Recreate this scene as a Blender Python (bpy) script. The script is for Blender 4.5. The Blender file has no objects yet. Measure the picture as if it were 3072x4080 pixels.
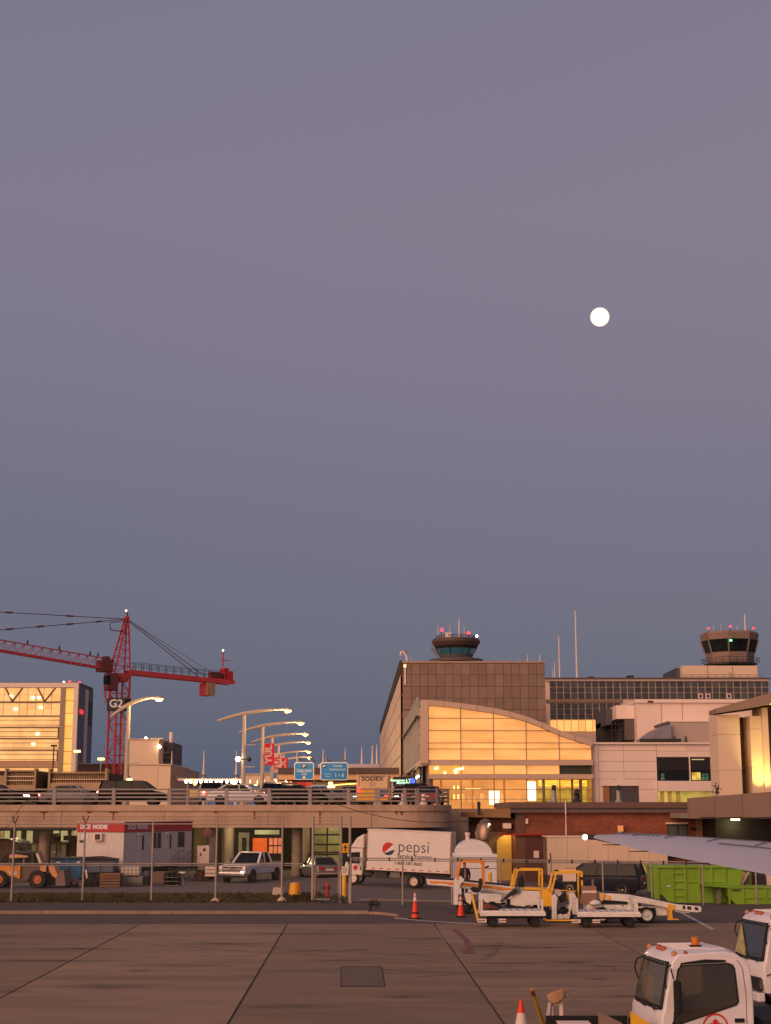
import bpy, bmesh, math, random
from mathutils import Vector, Matrix
random.seed(7)
sc = bpy.context.scene
C = sc.collection
R = math.radians
PI = math.pi

# ------------------------------------------------------------------ camera
F = 6000.0; PW, PH = 3072.0, 4080.0
HORIZON = 3230.0
EYE = 4.65
TH = math.atan((HORIZON - PH / 2) / F)
cam = bpy.data.cameras.new('camera'); co = bpy.data.objects.new('camera', cam); C.objects.link(co)
co.location = (0, 0, EYE); co.rotation_euler = (PI / 2 + TH, 0, 0)
cam.sensor_fit = 'VERTICAL'; cam.sensor_height = 36.0; cam.lens = 36.0 * F / PH
cam.clip_start = 0.1; cam.clip_end = 6000
sc.camera = co

# ------------------------------------------------------------------ light
SUN_EL, SUN_AZ = R(22), R(36)      # low glow behind the camera, to the left
world = bpy.data.worlds.new('World'); sc.world = world; world.use_nodes = True
wn, wl = world.node_tree.nodes, world.node_tree.links
for n in list(wn): wn.remove(n)
wo = wn.new('ShaderNodeOutputWorld')
bg = wn.new('ShaderNodeBackground'); bg.inputs['Strength'].default_value = 1.0
sky = wn.new('ShaderNodeTexSky'); sky.sky_type = 'NISHITA'; sky.sun_disc = False
sky.sun_elevation = R(2); sky.sun_rotation = PI + SUN_AZ; sky.altitude = 30; sky.dust_density = 2.0
tc = wn.new('ShaderNodeTexCoord'); sx = wn.new('ShaderNodeSeparateXYZ')
wl.new(tc.outputs['Generated'], sx.inputs[0])
ramp = wn.new('ShaderNodeValToRGB')
def lin(c):
    return tuple(((v / 255) / 12.92 if v / 255 <= 0.04045 else ((v / 255 + 0.055) / 1.055) ** 2.4) for v in c)
SKYC = [(0.00, (83, 92, 114)), (0.05, (93, 99, 119)), (0.10, (103, 105, 124)), (0.20, (114, 111, 131)), (0.29, (125, 117, 136)), (0.38, (130, 121, 139)), (0.52, (124, 118, 138)), (1.0, (104, 103, 124))]
cr = ramp.color_ramp
while len(cr.elements) < len(SKYC): cr.elements.new(0.5)
for e, (p, c) in zip(cr.elements, SKYC):
    e.position = p; e.color = (*lin(c), 1)
wl.new(sx.outputs['Z'], ramp.inputs[0])
scl = wn.new('ShaderNodeVectorMath'); scl.operation = 'SCALE'; scl.inputs['Scale'].default_value = 0.012
wl.new(sky.outputs[0], scl.inputs[0])
add = wn.new('ShaderNodeVectorMath'); add.operation = 'ADD'
wl.new(ramp.outputs[0], add.inputs[0]); wl.new(scl.outputs[0], add.inputs[1])
# the western side (right of the frame) stays a touch pinker
pk1 = wn.new('ShaderNodeMath'); pk1.operation = 'MULTIPLY_ADD'; pk1.inputs[1].default_value = .16; pk1.inputs[2].default_value = 1.0; wl.new(sx.outputs['X'], pk1.inputs[0])
pk2 = wn.new('ShaderNodeMath'); pk2.operation = 'MULTIPLY_ADD'; pk2.inputs[1].default_value = .06; pk2.inputs[2].default_value = 1.0; wl.new(sx.outputs['X'], pk2.inputs[0])
pkc = wn.new('ShaderNodeCombineXYZ'); wl.new(pk1.outputs[0], pkc.inputs[0]); wl.new(pk2.outputs[0], pkc.inputs[1]); pkc.inputs[2].default_value = 1.0
mul = wn.new('ShaderNodeVectorMath'); mul.operation = 'MULTIPLY'; wl.new(add.outputs[0], mul.inputs[0]); wl.new(pkc.outputs[0], mul.inputs[1])
wl.new(mul.outputs[0], bg.inputs['Color']); wl.new(bg.outputs[0], wo.inputs['Surface'])

sl = bpy.data.lights.new('sun', 'SUN'); so = bpy.data.objects.new('sun', sl); C.objects.link(so)
sl.energy = 2.8; sl.angle = R(60); sl.color = (1.0, 0.56, 0.34)
d_sun = Vector((-math.sin(SUN_AZ) * math.cos(SUN_EL), -math.cos(SUN_AZ) * math.cos(SUN_EL), math.sin(SUN_EL)))
so.rotation_euler = d_sun.to_track_quat('Z', 'Y').to_euler()
so.location = d_sun * 50

sc.view_settings.view_transform = 'Standard'; sc.view_settings.look = 'None'
sc.view_settings.exposure = 0.0; sc.view_settings.gamma = 1.0
sc.view_settings.use_curve_mapping = False
sc.cycles.max_bounces = 6; sc.cycles.diffuse_bounces = 3; sc.cycles.glossy_bounces = 3
sc.cycles.transmission_bounces = 4; sc.cycles.transparent_max_bounces = 24
sc.cycles.sample_clamp_indirect = 4.0
sc.cycles.use_denoising = True

# ------------------------------------------------------------------ pixel of the photograph -> place
CT, ST = math.cos(TH), math.sin(TH)
def ray(px, py):
    x = (px - PW / 2) / F; y = (PH / 2 - py) / F
    return Vector((x, CT - y * ST, ST + y * CT))
def W(px, py, Y):
    d = ray(px, py); s = Y / d.y
    return Vector((d.x * s, Y, EYE + d.z * s))
def G(px, py, z=0.0):
    d = ray(px, py); s = (z - EYE) / d.z
    return Vector((d.x * s, d.y * s, z))
def mpp(Y): return Y * CT / F       # metres per photograph pixel near the horizon

# ------------------------------------------------------------------ mesh builder
class MB:
    def __init__(s): s.v = []; s.f = []
    def _add(s, vs, fs):
        o = len(s.v); s.v += [tuple(v) for v in vs]; s.f += [tuple(o + i for i in f) for f in fs]; return s
    def box(s, x0, x1, y0, y1, z0, z1):
        return s._add([(x0, y0, z0), (x1, y0, z0), (x1, y1, z0), (x0, y1, z0), (x0, y0, z1), (x1, y0, z1), (x1, y1, z1), (x0, y1, z1)],
                      [(0, 3, 2, 1), (4, 5, 6, 7), (0, 1, 5, 4), (1, 2, 6, 5), (2, 3, 7, 6), (3, 0, 4, 7)])
    def hexa(s, p):   # 8 points, bottom ring then top ring
        return s._add(p, [(0, 3, 2, 1), (4, 5, 6, 7), (0, 1, 5, 4), (1, 2, 6, 5), (2, 3, 7, 6), (3, 0, 4, 7)])
    def poly(s, pts): return s._add(pts, [tuple(range(len(pts)))])
    def prism(s, poly, a, b, axis='y'):
        n = len(poly)
        def P(q, t):
            return (q[0], t, q[1]) if axis == 'y' else ((t, q[0], q[1]) if axis == 'x' else (q[0], q[1], t))
        vs = [P(q, a) for q in poly] + [P(q, b) for q in poly]
        fs = [tuple(range(n)), tuple(range(2 * n - 1, n - 1, -1))] + [(i, i + n, (i + 1) % n + n, (i + 1) % n) for i in range(n)]
        return s._add(vs, fs)
    def tube(s, p0, p1, r0, r1=None, n=8, cap=True):
        r1 = r0 if r1 is None else r1
        p0, p1 = Vector(p0), Vector(p1); d = (p1 - p0)
        if d.length < 1e-9: return s
        q = d.to_track_quat('Z', 'Y'); vs = []
        for p, r in ((p0, r0), (p1, r1)):
            for k in range(n):
                a = 2 * PI * (k + .5) / n
                vs.append(p + q @ Vector((r * math.cos(a), r * math.sin(a), 0)))
        fs = [(k, (k + 1) % n, (k + 1) % n + n, k + n) for k in range(n)]
        if cap: fs += [tuple(range(n - 1, -1, -1)), tuple(range(n, 2 * n))]
        return s._add(vs, fs)
    def path(s, pts, r, n=6, r1=None):
        m = len(pts)
        for i in range(m - 1):
            ra = r if r1 is None else r + (r1 - r) * i / (m - 1); rb = r if r1 is None else r + (r1 - r) * (i + 1) / (m - 1)
            s.tube(pts[i], pts[i + 1], ra, rb, n)
        return s
    def bar(s, p0, p1, w, h):   # rectangular bar
        p0, p1 = Vector(p0), Vector(p1); d = (p1 - p0).normalized()
        up = Vector((0, 0, 1)) if abs(d.z) < .95 else Vector((0, 1, 0))
        a = d.cross(up).normalized() * (w / 2); b = a.cross(d).normalized() * (h / 2)
        return s.hexa([p0 - a - b, p0 + a - b, p0 + a + b, p0 - a + b, p1 - a - b, p1 + a - b, p1 + a + b, p1 - a + b])
    def lathe(s, prof, n=20, c=(0, 0), axis='z', cap=True):
        vs = []; m = len(prof)
        for r, z in prof:
            for k in range(n):
                a = 2 * PI * k / n
                x, y = r * math.cos(a), r * math.sin(a)
                vs.append((c[0] + x, c[1] + y, z) if axis == 'z' else ((c[0] + x, z, c[1] + y) if axis == 'y' else (z, c[0] + x, c[1] + y)))
        fs = [(i * n + k, i * n + (k + 1) % n, (i + 1) * n + (k + 1) % n, (i + 1) * n + k) for i in range(m - 1) for k in range(n)]
        if cap: fs += [tuple(range(n - 1, -1, -1)), tuple(range((m - 1) * n, m * n))]
        return s._add(vs, fs)
    def ball(s, c, r, n=10, sz=1.0):
        k = n // 2
        return s.lathe([(max(r * math.sin(PI * i / k), 1e-4), c[2] - r * sz * math.cos(PI * i / k)) for i in range(k + 1)], n, (c[0], c[1]))
    def loft(s, rings, cap=True):
        n = len(rings[0]); o = []
        vs = [p for r in rings for p in r]
        fs = [(i * n + k, i * n + (k + 1) % n, (i + 1) * n + (k + 1) % n, (i + 1) * n + k) for i in range(len(rings) - 1) for k in range(n)]
        if cap: fs += [tuple(range(n - 1, -1, -1)), tuple(range((len(rings) - 1) * n, len(rings) * n))]
        return s._add(vs, fs)
    def mesh(s, name, material, smooth=False):
        me = bpy.data.meshes.new(name); me.from_pydata(s.v, [], s.f)
        bm = bmesh.new(); bm.from_mesh(me); bmesh.ops.recalc_face_normals(bm, faces=bm.faces)
        if smooth:
            for f in bm.faces: f.smooth = True
            for e in bm.edges:
                if len(e.link_faces) == 2 and e.calc_face_angle(0) > R(38): e.smooth = False
        bm.to_mesh(me); bm.free(); me.update()
        if material: me.materials.append(material)
        return me
    def build(s, name, material, parent=None, bevel=0, smooth=False, label=None):
        o = bpy.data.objects.new(name, s.mesh(name, material, smooth)); C.objects.link(o); o.parent = parent
        if bevel:
            b = o.modifiers.new('bevel', 'BEVEL'); b.width = bevel; b.segments = 2; b.limit_method = 'ANGLE'; b.angle_limit = R(35)
        if label: o['label'] = label
        return o
def B(x0, x1, y0, y1, z0, z1): return MB().box(x0, x1, y0, y1, z0, z1)

def tag(o, label=None, cat=None, group=None, kind=None):
    if label: o['label'] = label
    if cat: o['category'] = cat
    if group: o['group'] = group
    if kind: o['kind'] = kind
    return o
def thing(name, label, cat, loc=(0, 0, 0), rz=0.0, group=None):
    o = bpy.data.objects.new(name, None); C.objects.link(o); o.empty_display_size = .3
    o.location = loc; o.rotation_euler = (0, 0, rz)
    return tag(o, label, cat, group)
def rep(o, parent, loc, rot=(0, 0, 0), scale=None):   # same mesh again
    c = o.copy(); C.objects.link(c); c.parent = parent; c.location = loc; c.rotation_euler = rot
    if scale: c.scale = scale
    return c
def copy_tree(o, parent=None):
    c = o.copy(); C.objects.link(c)
    if parent is not None: c.parent = parent
    for ch in list(o.children): copy_tree(ch, c)
    return c
def text(name, s, size, material, parent, loc, rot=(PI / 2, 0, 0), extrude=0.004, align='CENTER', sx=1.0, bold=0.0):
    cu = bpy.data.curves.new('t', 'FONT'); cu.body = s; cu.size = size; cu.align_x = align; cu.align_y = 'CENTER'
    cu.extrude = extrude; cu.offset = bold; cu.resolution_u = 3
    to = bpy.data.objects.new('t', cu); C.objects.link(to)
    dg = bpy.context.evaluated_depsgraph_get(); me = bpy.data.meshes.new_from_object(to.evaluated_get(dg))
    bpy.data.objects.remove(to); bpy.data.curves.remove(cu)
    me.name = name; me.materials.clear(); me.materials.append(material)
    o = bpy.data.objects.new(name, me); C.objects.link(o); o.parent = parent; o.location = loc; o.rotation_euler = rot; o.scale = (sx, 1, 1)
    return o

# ------------------------------------------------------------------ materials
MATS = {}
def mat(name, col, rough=.6, metal=0.0, var=.18, scale=3.0, bump=0.0, bscale=40.0, dirt=0.0, dirtcol=(60, 45, 35), streak=None, spec=.5, coat=0.0, obj_var=0.0):
    if name in MATS: return MATS[name]
    m = bpy.data.materials.new(name); m.use_nodes = True; nt = m.node_tree; N, L = nt.nodes, nt.links
    b = N['Principled BSDF']; b.inputs['Roughness'].default_value = rough; b.inputs['Metallic'].default_value = metal
    b.inputs['Specular IOR Level'].default_value = spec; b.inputs['Coat Weight'].default_value = coat
    t = N.new('ShaderNodeTexCoord'); mp = N.new('ShaderNodeMapping'); L.new(t.outputs['Object'], mp.inputs[0])
    if streak: mp.inputs['Scale'].default_value = streak
    oi = N.new('ShaderNodeObjectInfo')
    av = N.new('ShaderNodeVectorMath'); av.operation = 'ADD'
    rr = N.new('ShaderNodeVectorMath'); rr.operation = 'SCALE'; rr.inputs[0].default_value = (31, 17, 23); L.new(oi.outputs['Random'], rr.inputs['Scale'])
    L.new(mp.outputs[0], av.inputs[0]); L.new(rr.outputs[0], av.inputs[1])
    nz = N.new('ShaderNodeTexNoise'); nz.inputs['Scale'].default_value = scale; nz.inputs['Detail'].default_value = 8; nz.inputs['Roughness'].default_value = .62
    L.new(av.outputs[0], nz.inputs['Vector'])
    c = lin(col)
    mr = N.new('ShaderNodeMapRange'); mr.inputs[1].default_value = .28; mr.inputs[2].default_value = .72
    mr.inputs[3].default_value = 1 - var; mr.inputs[4].default_value = 1 + var; L.new(nz.outputs[0], mr.inputs[0])
    fac = mr.outputs[0]
    if obj_var:
        m2 = N.new('ShaderNodeMapRange'); m2.inputs[3].default_value = 1 - obj_var; m2.inputs[4].default_value = 1 + obj_var
        L.new(oi.outputs['Random'], m2.inputs[0])
        mm = N.new('ShaderNodeMath'); mm.operation = 'MULTIPLY'; L.new(fac, mm.inputs[0]); L.new(m2.outputs[0], mm.inputs[1]); fac = mm.outputs[0]
    vs = N.new('ShaderNodeVectorMath'); vs.operation = 'SCALE'; vs.inputs[0].default_value = c; L.new(fac, vs.inputs['Scale'])
    out = vs.outputs[0]
    if dirt:
        n2 = N.new('ShaderNodeTexNoise'); n2.inputs['Scale'].default_value = scale * .45; n2.inputs['Detail'].default_value = 10; n2.inputs['Roughness'].default_value = .7
        L.new(av.outputs[0], n2.inputs['Vector'])
        m3 = N.new('ShaderNodeMapRange'); m3.inputs[1].default_value = .5; m3.inputs[2].default_value = .72; m3.inputs[4].default_value = dirt; L.new(n2.outputs[0], m3.inputs[0])
        mx = N.new('ShaderNodeMix'); mx.data_type = 'RGBA'; L.new(m3.outputs[0], mx.inputs[0]); L.new(out, mx.inputs[6]); mx.inputs[7].default_value = (*lin(dirtcol), 1)
        out = mx.outputs[2]
    L.new(out, b.inputs['Base Color'])
    m4 = N.new('ShaderNodeMapRange'); m4.inputs[3].default_value = max(rough - .1, .02); m4.inputs[4].default_value = min(rough + .12, 1); L.new(nz.outputs[0], m4.inputs[0]); L.new(m4.outputs[0], b.inputs['Roughness'])
    if bump:
        n5 = N.new('ShaderNodeTexNoise'); n5.inputs['Scale'].default_value = bscale; n5.inputs['Detail'].default_value = 4; L.new(av.outputs[0], n5.inputs['Vector'])
        bp = N.new('ShaderNodeBump'); bp.inputs['Strength'].default_value = bump; bp.inputs['Distance'].default_value = .02; L.new(n5.outputs[0], bp.inputs['Height']); L.new(bp.outputs[0], b.inputs['Normal'])
    MATS[name] = m; return m
def emit(name, col, strength, var=0.0, scale=1.0, streak=None, sample=False, obj_var=0.0):
    if name in MATS: return MATS[name]
    m = bpy.data.materials.new(name); m.use_nodes = True; nt = m.node_tree; N, L = nt.nodes, nt.links
    b = N['Principled BSDF']; b.inputs['Base Color'].default_value = (*[v * .5 for v in lin(col)], 1); b.inputs['Roughness'].default_value = .25
    b.inputs['Emission Color'].default_value = (*lin(col), 1); b.inputs['Emission Strength'].default_value = strength
    if var or obj_var:
        t = N.new('ShaderNodeTexCoord'); mp = N.new('ShaderNodeMapping'); L.new(t.outputs['Object'], mp.inputs[0])
        if streak: mp.inputs['Scale'].default_value = streak
        oi = N.new('ShaderNodeObjectInfo'); av = N.new('ShaderNodeVectorMath'); av.operation = 'ADD'
        rr = N.new('ShaderNodeVectorMath'); rr.operation = 'SCALE'; rr.inputs[0].default_value = (31, 17, 23); L.new(oi.outputs['Random'], rr.inputs['Scale'])
        L.new(mp.outputs[0], av.inputs[0]); L.new(rr.outputs[0], av.inputs[1])
        nz = N.new('ShaderNodeTexNoise'); nz.inputs['Scale'].default_value = scale; nz.inputs['Detail'].default_value = 5; L.new(av.outputs[0], nz.inputs['Vector'])
        mr = N.new('ShaderNodeMapRange'); mr.inputs[1].default_value = .3; mr.inputs[2].default_value = .7; mr.inputs[3].default_value = strength * (1 - var); mr.inputs[4].default_value = strength * (1 + var)
        L.new(nz.outputs[0], mr.inputs[0]); out = mr.outputs[0]
        if obj_var:
            m2 = N.new('ShaderNodeMapRange'); m2.inputs[3].default_value = 1 - obj_var; m2.inputs[4].default_value = 1 + obj_var; L.new(oi.outputs['Random'], m2.inputs[0])
            mm = N.new('ShaderNodeMath'); mm.operation = 'MULTIPLY'; L.new(out, mm.inputs[0]); L.new(m2.outputs[0], mm.inputs[1]); out = mm.outputs[0]
        L.new(out, b.inputs['Emission Strength'])
    if not sample: m.cycles.emission_sampling = 'NONE'
    MATS[name] = m; return m
def glass(name, tint, alpha=.25, rough=.03):
    if name in MATS: return MATS[name]
    m = bpy.data.materials.new(name); m.use_nodes = True; nt = m.node_tree; N, L = nt.nodes, nt.links
    for n in list(N): N.remove(n)
    o = N.new('ShaderNodeOutputMaterial'); tr = N.new('ShaderNodeBsdfTransparent'); gl = N.new('ShaderNodeBsdfGlossy'); df = N.new('ShaderNodeBsdfDiffuse')
    tr.inputs[0].default_value = (*[max(v, .02) for v in lin(tint)], 1); gl.inputs['Roughness'].default_value = rough; df.inputs[0].default_value = (*lin(tint), 1)
    fr = N.new('ShaderNodeFresnel'); fr.inputs[0].default_value = 1.5
    m1 = N.new('ShaderNodeMixShader'); m1.inputs[0].default_value = alpha; L.new(tr.outputs[0], m1.inputs[1]); L.new(df.outputs[0], m1.inputs[2])
    m2 = N.new('ShaderNodeMixShader'); L.new(fr.outputs[0], m2.inputs[0]); L.new(m1.outputs[0], m2.inputs[1]); L.new(gl.outputs[0], m2.inputs[2])
    L.new(m2.outputs[0], o.inputs[0]); MATS[name] = m; return m

M_WHITE = mat('white_paint', (226, 224, 222), .38, var=.05, scale=2, dirt=.22, dirtcol=(120, 100, 85))
M_WHITE_W = mat('worn_white_paint', (226, 220, 214), .5, var=.08, scale=4, dirt=.36, dirtcol=(105, 82, 65))
M_YELLOW = mat('yellow_paint', (240, 180, 44), .45, var=.12, scale=4, dirt=.3, dirtcol=(110, 70, 30))
M_ORANGE = mat('orange_paint', (226, 142, 56), .45, var=.12, scale=4, dirt=.3, dirtcol=(120, 70, 40))
M_BLACK = mat('black_rubber', (22, 21, 21), .8, var=.25, scale=8)
M_DARK = mat('dark_metal', (38, 35, 34), .55, var=.25, scale=5)
M_GREY = mat('grey_metal', (120, 118, 118), .45, metal=.5, var=.15, scale=6)
M_GALV = mat('galvanised_steel', (150, 146, 142), .5, metal=.3, var=.12, scale=8)
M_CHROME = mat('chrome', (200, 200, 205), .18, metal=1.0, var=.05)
M_GLASSDK = mat('dark_glass', (16, 19, 22), .16, var=.3, scale=1.5, spec=.22)
M_RED = mat('red_paint', (170, 24, 28), .45, var=.1, dirt=.15)
M_TAIL = emit('tail_lamp', (255, 40, 30), 9.0)
M_TAILC = emit('tail_lamp_core', (255, 170, 150), 16.0)
M_HEAD = emit('head_lamp', (255, 244, 224), 9.0)
M_AMBER = mat('amber_lens', (160, 62, 22), .25, var=.1, spec=.7)
M_STREETLAMP = emit('sodium_lens', (255, 186, 88), 9.0)
M_REDLAMP = emit('red_beacon', (255, 40, 45), 6.0)
M_WLAMP = emit('white_lamp', (255, 236, 205), 14.0)
# ================================================================== ground
M_ASPH = mat('asphalt', (84, 70, 64), .85, var=.22, scale=.7, bump=.3, bscale=60, dirt=.5, dirtcol=(48, 43, 42))
M_ASPH2 = mat('lot_asphalt', (96, 84, 82), .85, var=.16, scale=.5, bump=.3, bscale=60, dirt=.3, dirtcol=(60, 55, 54))
M_CONC_SLAB = mat('apron_concrete', (136, 111, 86), .78, var=.2, scale=.55, bump=.15, bscale=25, dirt=.7, dirtcol=(92, 72, 54), streak=(.3, 1.5, 1), obj_var=.13)
M_JOINT = mat('joint_sealant', (48, 36, 29), .8, var=.2)
M_CONC = mat('concrete', (196, 178, 160), .8, var=.1, scale=.8, dirt=.35, dirtcol=(140, 112, 92), bump=.2, streak=(1, 1, .25))
M_CONC_D = mat('weathered_concrete', (150, 134, 120), .85, var=.18, scale=1.5, dirt=.45, dirtcol=(90, 72, 60), bump=.2)
M_PAINTW = mat('road_paint_white', (176, 168, 164), .7, var=.3, scale=3, dirt=.7, dirtcol=(110, 98, 92))
M_PAINTF = mat('road_paint_faded', (150, 122, 104), .75, var=.2, scale=2, dirt=.9, dirtcol=(108, 97, 90))
M_PAINTR = mat('road_paint_red', (120, 66, 62), .75, var=.2, scale=3, dirt=.6, dirtcol=(100, 88, 82))
M_PAINTY = mat('road_paint_yellow', (150, 122, 88), .75, var=.25, scale=3, dirt=.6, dirtcol=(95, 84, 76))
M_SOIL = mat('soil_verge', (78, 64, 56), .95, var=.25, scale=1.2, bump=.6, bscale=14, dirt=.5, dirtcol=(56, 50, 40))

g = tag(B(-2500, 2500, -40, 4200, -.4, -.05).build('ground', M_ASPH2), kind='structure')
ARZ = R(1.15)
apron = B(-46, 46, 2, 65.4, -.3, -.024).build('apron', M_JOINT); apron.rotation_euler.z = ARZ; tag(apron, kind='structure')
JX = [-2.8 + 6.15 * k for k in range(-6, 8)]
for i in range(len(JX) - 1):
    x0, x1 = JX[i] + .03, JX[i + 1] - .03
    cuts = [2, 65.3] if JX[i] < 3.2 else [2, 11, 16.2, 21.4, 26.6, 31.8, 37.1, 42.4, 47.6, 52.9, 58.1, 65.3]
    for a, b in zip(cuts[:-1], cuts[1:]):
        m = MB().box(-(x1 - x0) / 2, (x1 - x0) / 2, -(b - a) / 2 + .012, (b - a) / 2 - .012, -.06, 0)
        s = m.build('concrete_slab', M_CONC_SLAB, apron); s.location = ((x0 + x1) / 2, (a + b) / 2, random.uniform(-.003, 0))
def decal(name, pts, material, parent=None, z=.004, structure=True):
    vs = [tuple(G(x, y, z)) for x, y in pts]
    m = MB(); n = len(vs)
    m._add(vs + [(x, y, zz - .003) for x, y, zz in vs], [tuple(range(n)), tuple(range(2 * n - 1, n - 1, -1))] + [(i, (i + 1) % n, (i + 1) % n + n, i + n) for i in range(n)])
    o = m.build(name, material, None)
    if parent:
        o.parent = parent; o.matrix_parent_inverse = parent.matrix_world.inverted()
    elif structure: tag(o, kind='structure')
    return o
apron_inv = Matrix.Rotation(-ARZ, 4, 'Z')
def adecal(name, pts, material, z=.004):
    o = decal(name, pts, material, None, z, False); o.parent = apron; o.matrix_parent_inverse = apron_inv; return o
M_PATCH = mat('patch_asphalt', (104, 82, 70), .8, var=.2, scale=1.5, dirt=.4, dirtcol=(60, 55, 53), streak=(.4, 1.5, 1))
adecal('patch_border', [(1357, 3850), (1523, 3850), (1536, 3931), (1356, 3931)], M_JOINT, .004)
adecal('asphalt_patch', [(1361, 3853), (1519, 3853), (1531, 3928), (1361, 3928)], M_PATCH, .008)
# paint on the apron
adecal('red_marking', [(1800, 3702), (1822, 3702), (1872, 3745), (1846, 3745)], M_PAINTR, .005)
adecal('red_marking', [(1836, 3784), (1888, 3783), (1898, 3800), (1846, 3801)], M_PAINTR, .005)
adecal('red_marking', [(1846, 3746), (1871, 3746), (1889, 3782), (1862, 3782)], M_PAINTR, .005)
for k in range(6):
    y = 3704 + k * 9
    adecal('faded_stripe', [(1738 + k * 6, y), (2070 - k * 4, y - 3), (2075 - k * 4, y + 1), (1742 + k * 6, y + 4)], M_PAINTF, .0045)
adecal('white_line', [(2708, 3636), (2722, 3636), (2850, 3702), (2832, 3703)], M_PAINTW, .005)
adecal('white_line', [(2560, 3700), (2760, 3703), (2764, 3706), (2560, 3703)], M_PAINTF, .005)
# oil and rubber stains with soft ragged outlines
def stainmat():
    m = bpy.data.materials.new('oil_stain'); m.use_nodes = True; N, L = m.node_tree.nodes, m.node_tree.links; b = N['Principled BSDF']; o = N['Material Output']
    b.inputs['Base Color'].default_value = (*lin((58, 44, 36)), 1); b.inputs['Roughness'].default_value = .6
    t = N.new('ShaderNodeTexCoord'); s = N.new('ShaderNodeVectorMath'); s.operation = 'SUBTRACT'; s.inputs[1].default_value = (.5, .5, 0); L.new(t.outputs['Generated'], s.inputs[0])
    sp = N.new('ShaderNodeSeparateXYZ'); L.new(s.outputs[0], sp.inputs[0]); cb = N.new('ShaderNodeCombineXYZ'); L.new(sp.outputs[0], cb.inputs[0]); L.new(sp.outputs[1], cb.inputs[1])
    ln = N.new('ShaderNodeVectorMath'); ln.operation = 'LENGTH'; L.new(cb.outputs[0], ln.inputs[0])
    nz = N.new('ShaderNodeTexNoise'); nz.inputs['Scale'].default_value = 2.2; nz.inputs['Detail'].default_value = 8; nz.inputs['Roughness'].default_value = .75; mpp_ = N.new('ShaderNodeMapping'); mpp_.inputs['Scale'].default_value = (.5, 1.6, 1); L.new(t.outputs['Object'], mpp_.inputs[0]); L.new(mpp_.outputs[0], nz.inputs[0])
    a = N.new('ShaderNodeMapRange'); a.inputs[1].default_value = .5; a.inputs[2].default_value = .05; a.inputs[3].default_value = 0; a.inputs[4].default_value = 1.0; L.new(ln.outputs['Value'], a.inputs[0])
    mu = N.new('ShaderNodeMath'); mu.operation = 'MULTIPLY'; L.new(a.outputs[0], mu.inputs[0]); q = N.new('ShaderNodeMapRange'); q.inputs[1].default_value = .35; q.inputs[2].default_value = .65; q.inputs[3].default_value = .0; q.inputs[4].default_value = .34; L.new(nz.outputs[0], q.inputs[0]); L.new(q.outputs[0], mu.inputs[1])
    tr = N.new('ShaderNodeBsdfTransparent'); ms = N.new('ShaderNodeMixShader'); L.new(mu.outputs[0], ms.inputs[0]); L.new(tr.outputs[0], ms.inputs[1]); L.new(b.outputs[0], ms.inputs[2]); L.new(ms.outputs[0], o.inputs[0]); return m
M_STAIN = stainmat()
for px, py, w, h in ((1230, 3788, 75, 7), (1420, 3785, 45, 6), (560, 3868, 45, 8), (980, 3890, 40, 7), (180, 3828, 260, 9), (700, 3845, 200, 8), (1350, 3826, 120, 7), (1440, 3876, 100, 7), (60, 3950, 50, 14), (1600, 3970, 90, 12), (300, 3780, 140, 8), (1980, 3770, 90, 9), (2290, 3834, 60, 9), (2380, 3900, 45, 7), (2150, 3775, 100, 6), (2480, 3970, 70, 8), (900, 3760, 160, 8), (420, 3930, 160, 14), (1150, 4010, 180, 14), (2050, 3838, 140, 7), (1700, 3740, 120, 8), (1250, 3720, 200, 7)):
    adecal('oil_stain', [(px + w * 1.5 * math.cos(2 * PI * k / 16), py + h * .8 * math.sin(2 * PI * k / 16)) for k in range(16)], M_STAIN, .0035)
# hairline cracks and curved tyre tracks on the slabs
for k in range(11):
    x = random.uniform(-14, 9); y = random.uniform(37, 64); a = random.uniform(0, 2 * PI); pts = [(x, y)]
    for _ in range(random.randint(5, 9)):
        a += random.uniform(-.6, .6); st_ = random.uniform(.25, .7); x += st_ * math.cos(a); y += st_ * math.sin(a) * .8; pts.append((x, y))
    m = MB()
    for (xa, ya), (xb, yb) in zip(pts[:-1], pts[1:]): m.bar((xa, ya, .0015), (xb, yb, .0015), .022, .004)
    o = m.build('crack', M_JOINT, None); o.parent = apron; o.matrix_parent_inverse = apron_inv
def trackmat():
    m = bpy.data.materials.new('tyre_track'); m.use_nodes = True; N, L = m.node_tree.nodes, m.node_tree.links; b = N['Principled BSDF']; o = N['Material Output']
    b.inputs['Base Color'].default_value = (*lin((52, 42, 36)), 1); b.inputs['Roughness'].default_value = .7
    t = N.new('ShaderNodeTexCoord'); nz = N.new('ShaderNodeTexNoise'); nz.inputs['Scale'].default_value = 1.1; nz.inputs['Detail'].default_value = 9; nz.inputs['Roughness'].default_value = .7; L.new(t.outputs['Object'], nz.inputs[0])
    q = N.new('ShaderNodeMapRange'); q.inputs[1].default_value = .42; q.inputs[2].default_value = .7; q.inputs[3].default_value = .0; q.inputs[4].default_value = .38; L.new(nz.outputs[0], q.inputs[0])
    tr = N.new('ShaderNodeBsdfTransparent'); ms = N.new('ShaderNodeMixShader'); L.new(q.outputs[0], ms.inputs[0]); L.new(tr.outputs[0], ms.inputs[1]); L.new(b.outputs[0], ms.inputs[2]); L.new(ms.outputs[0], o.inputs[0]); return m
M_TRACK = trackmat()
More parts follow.
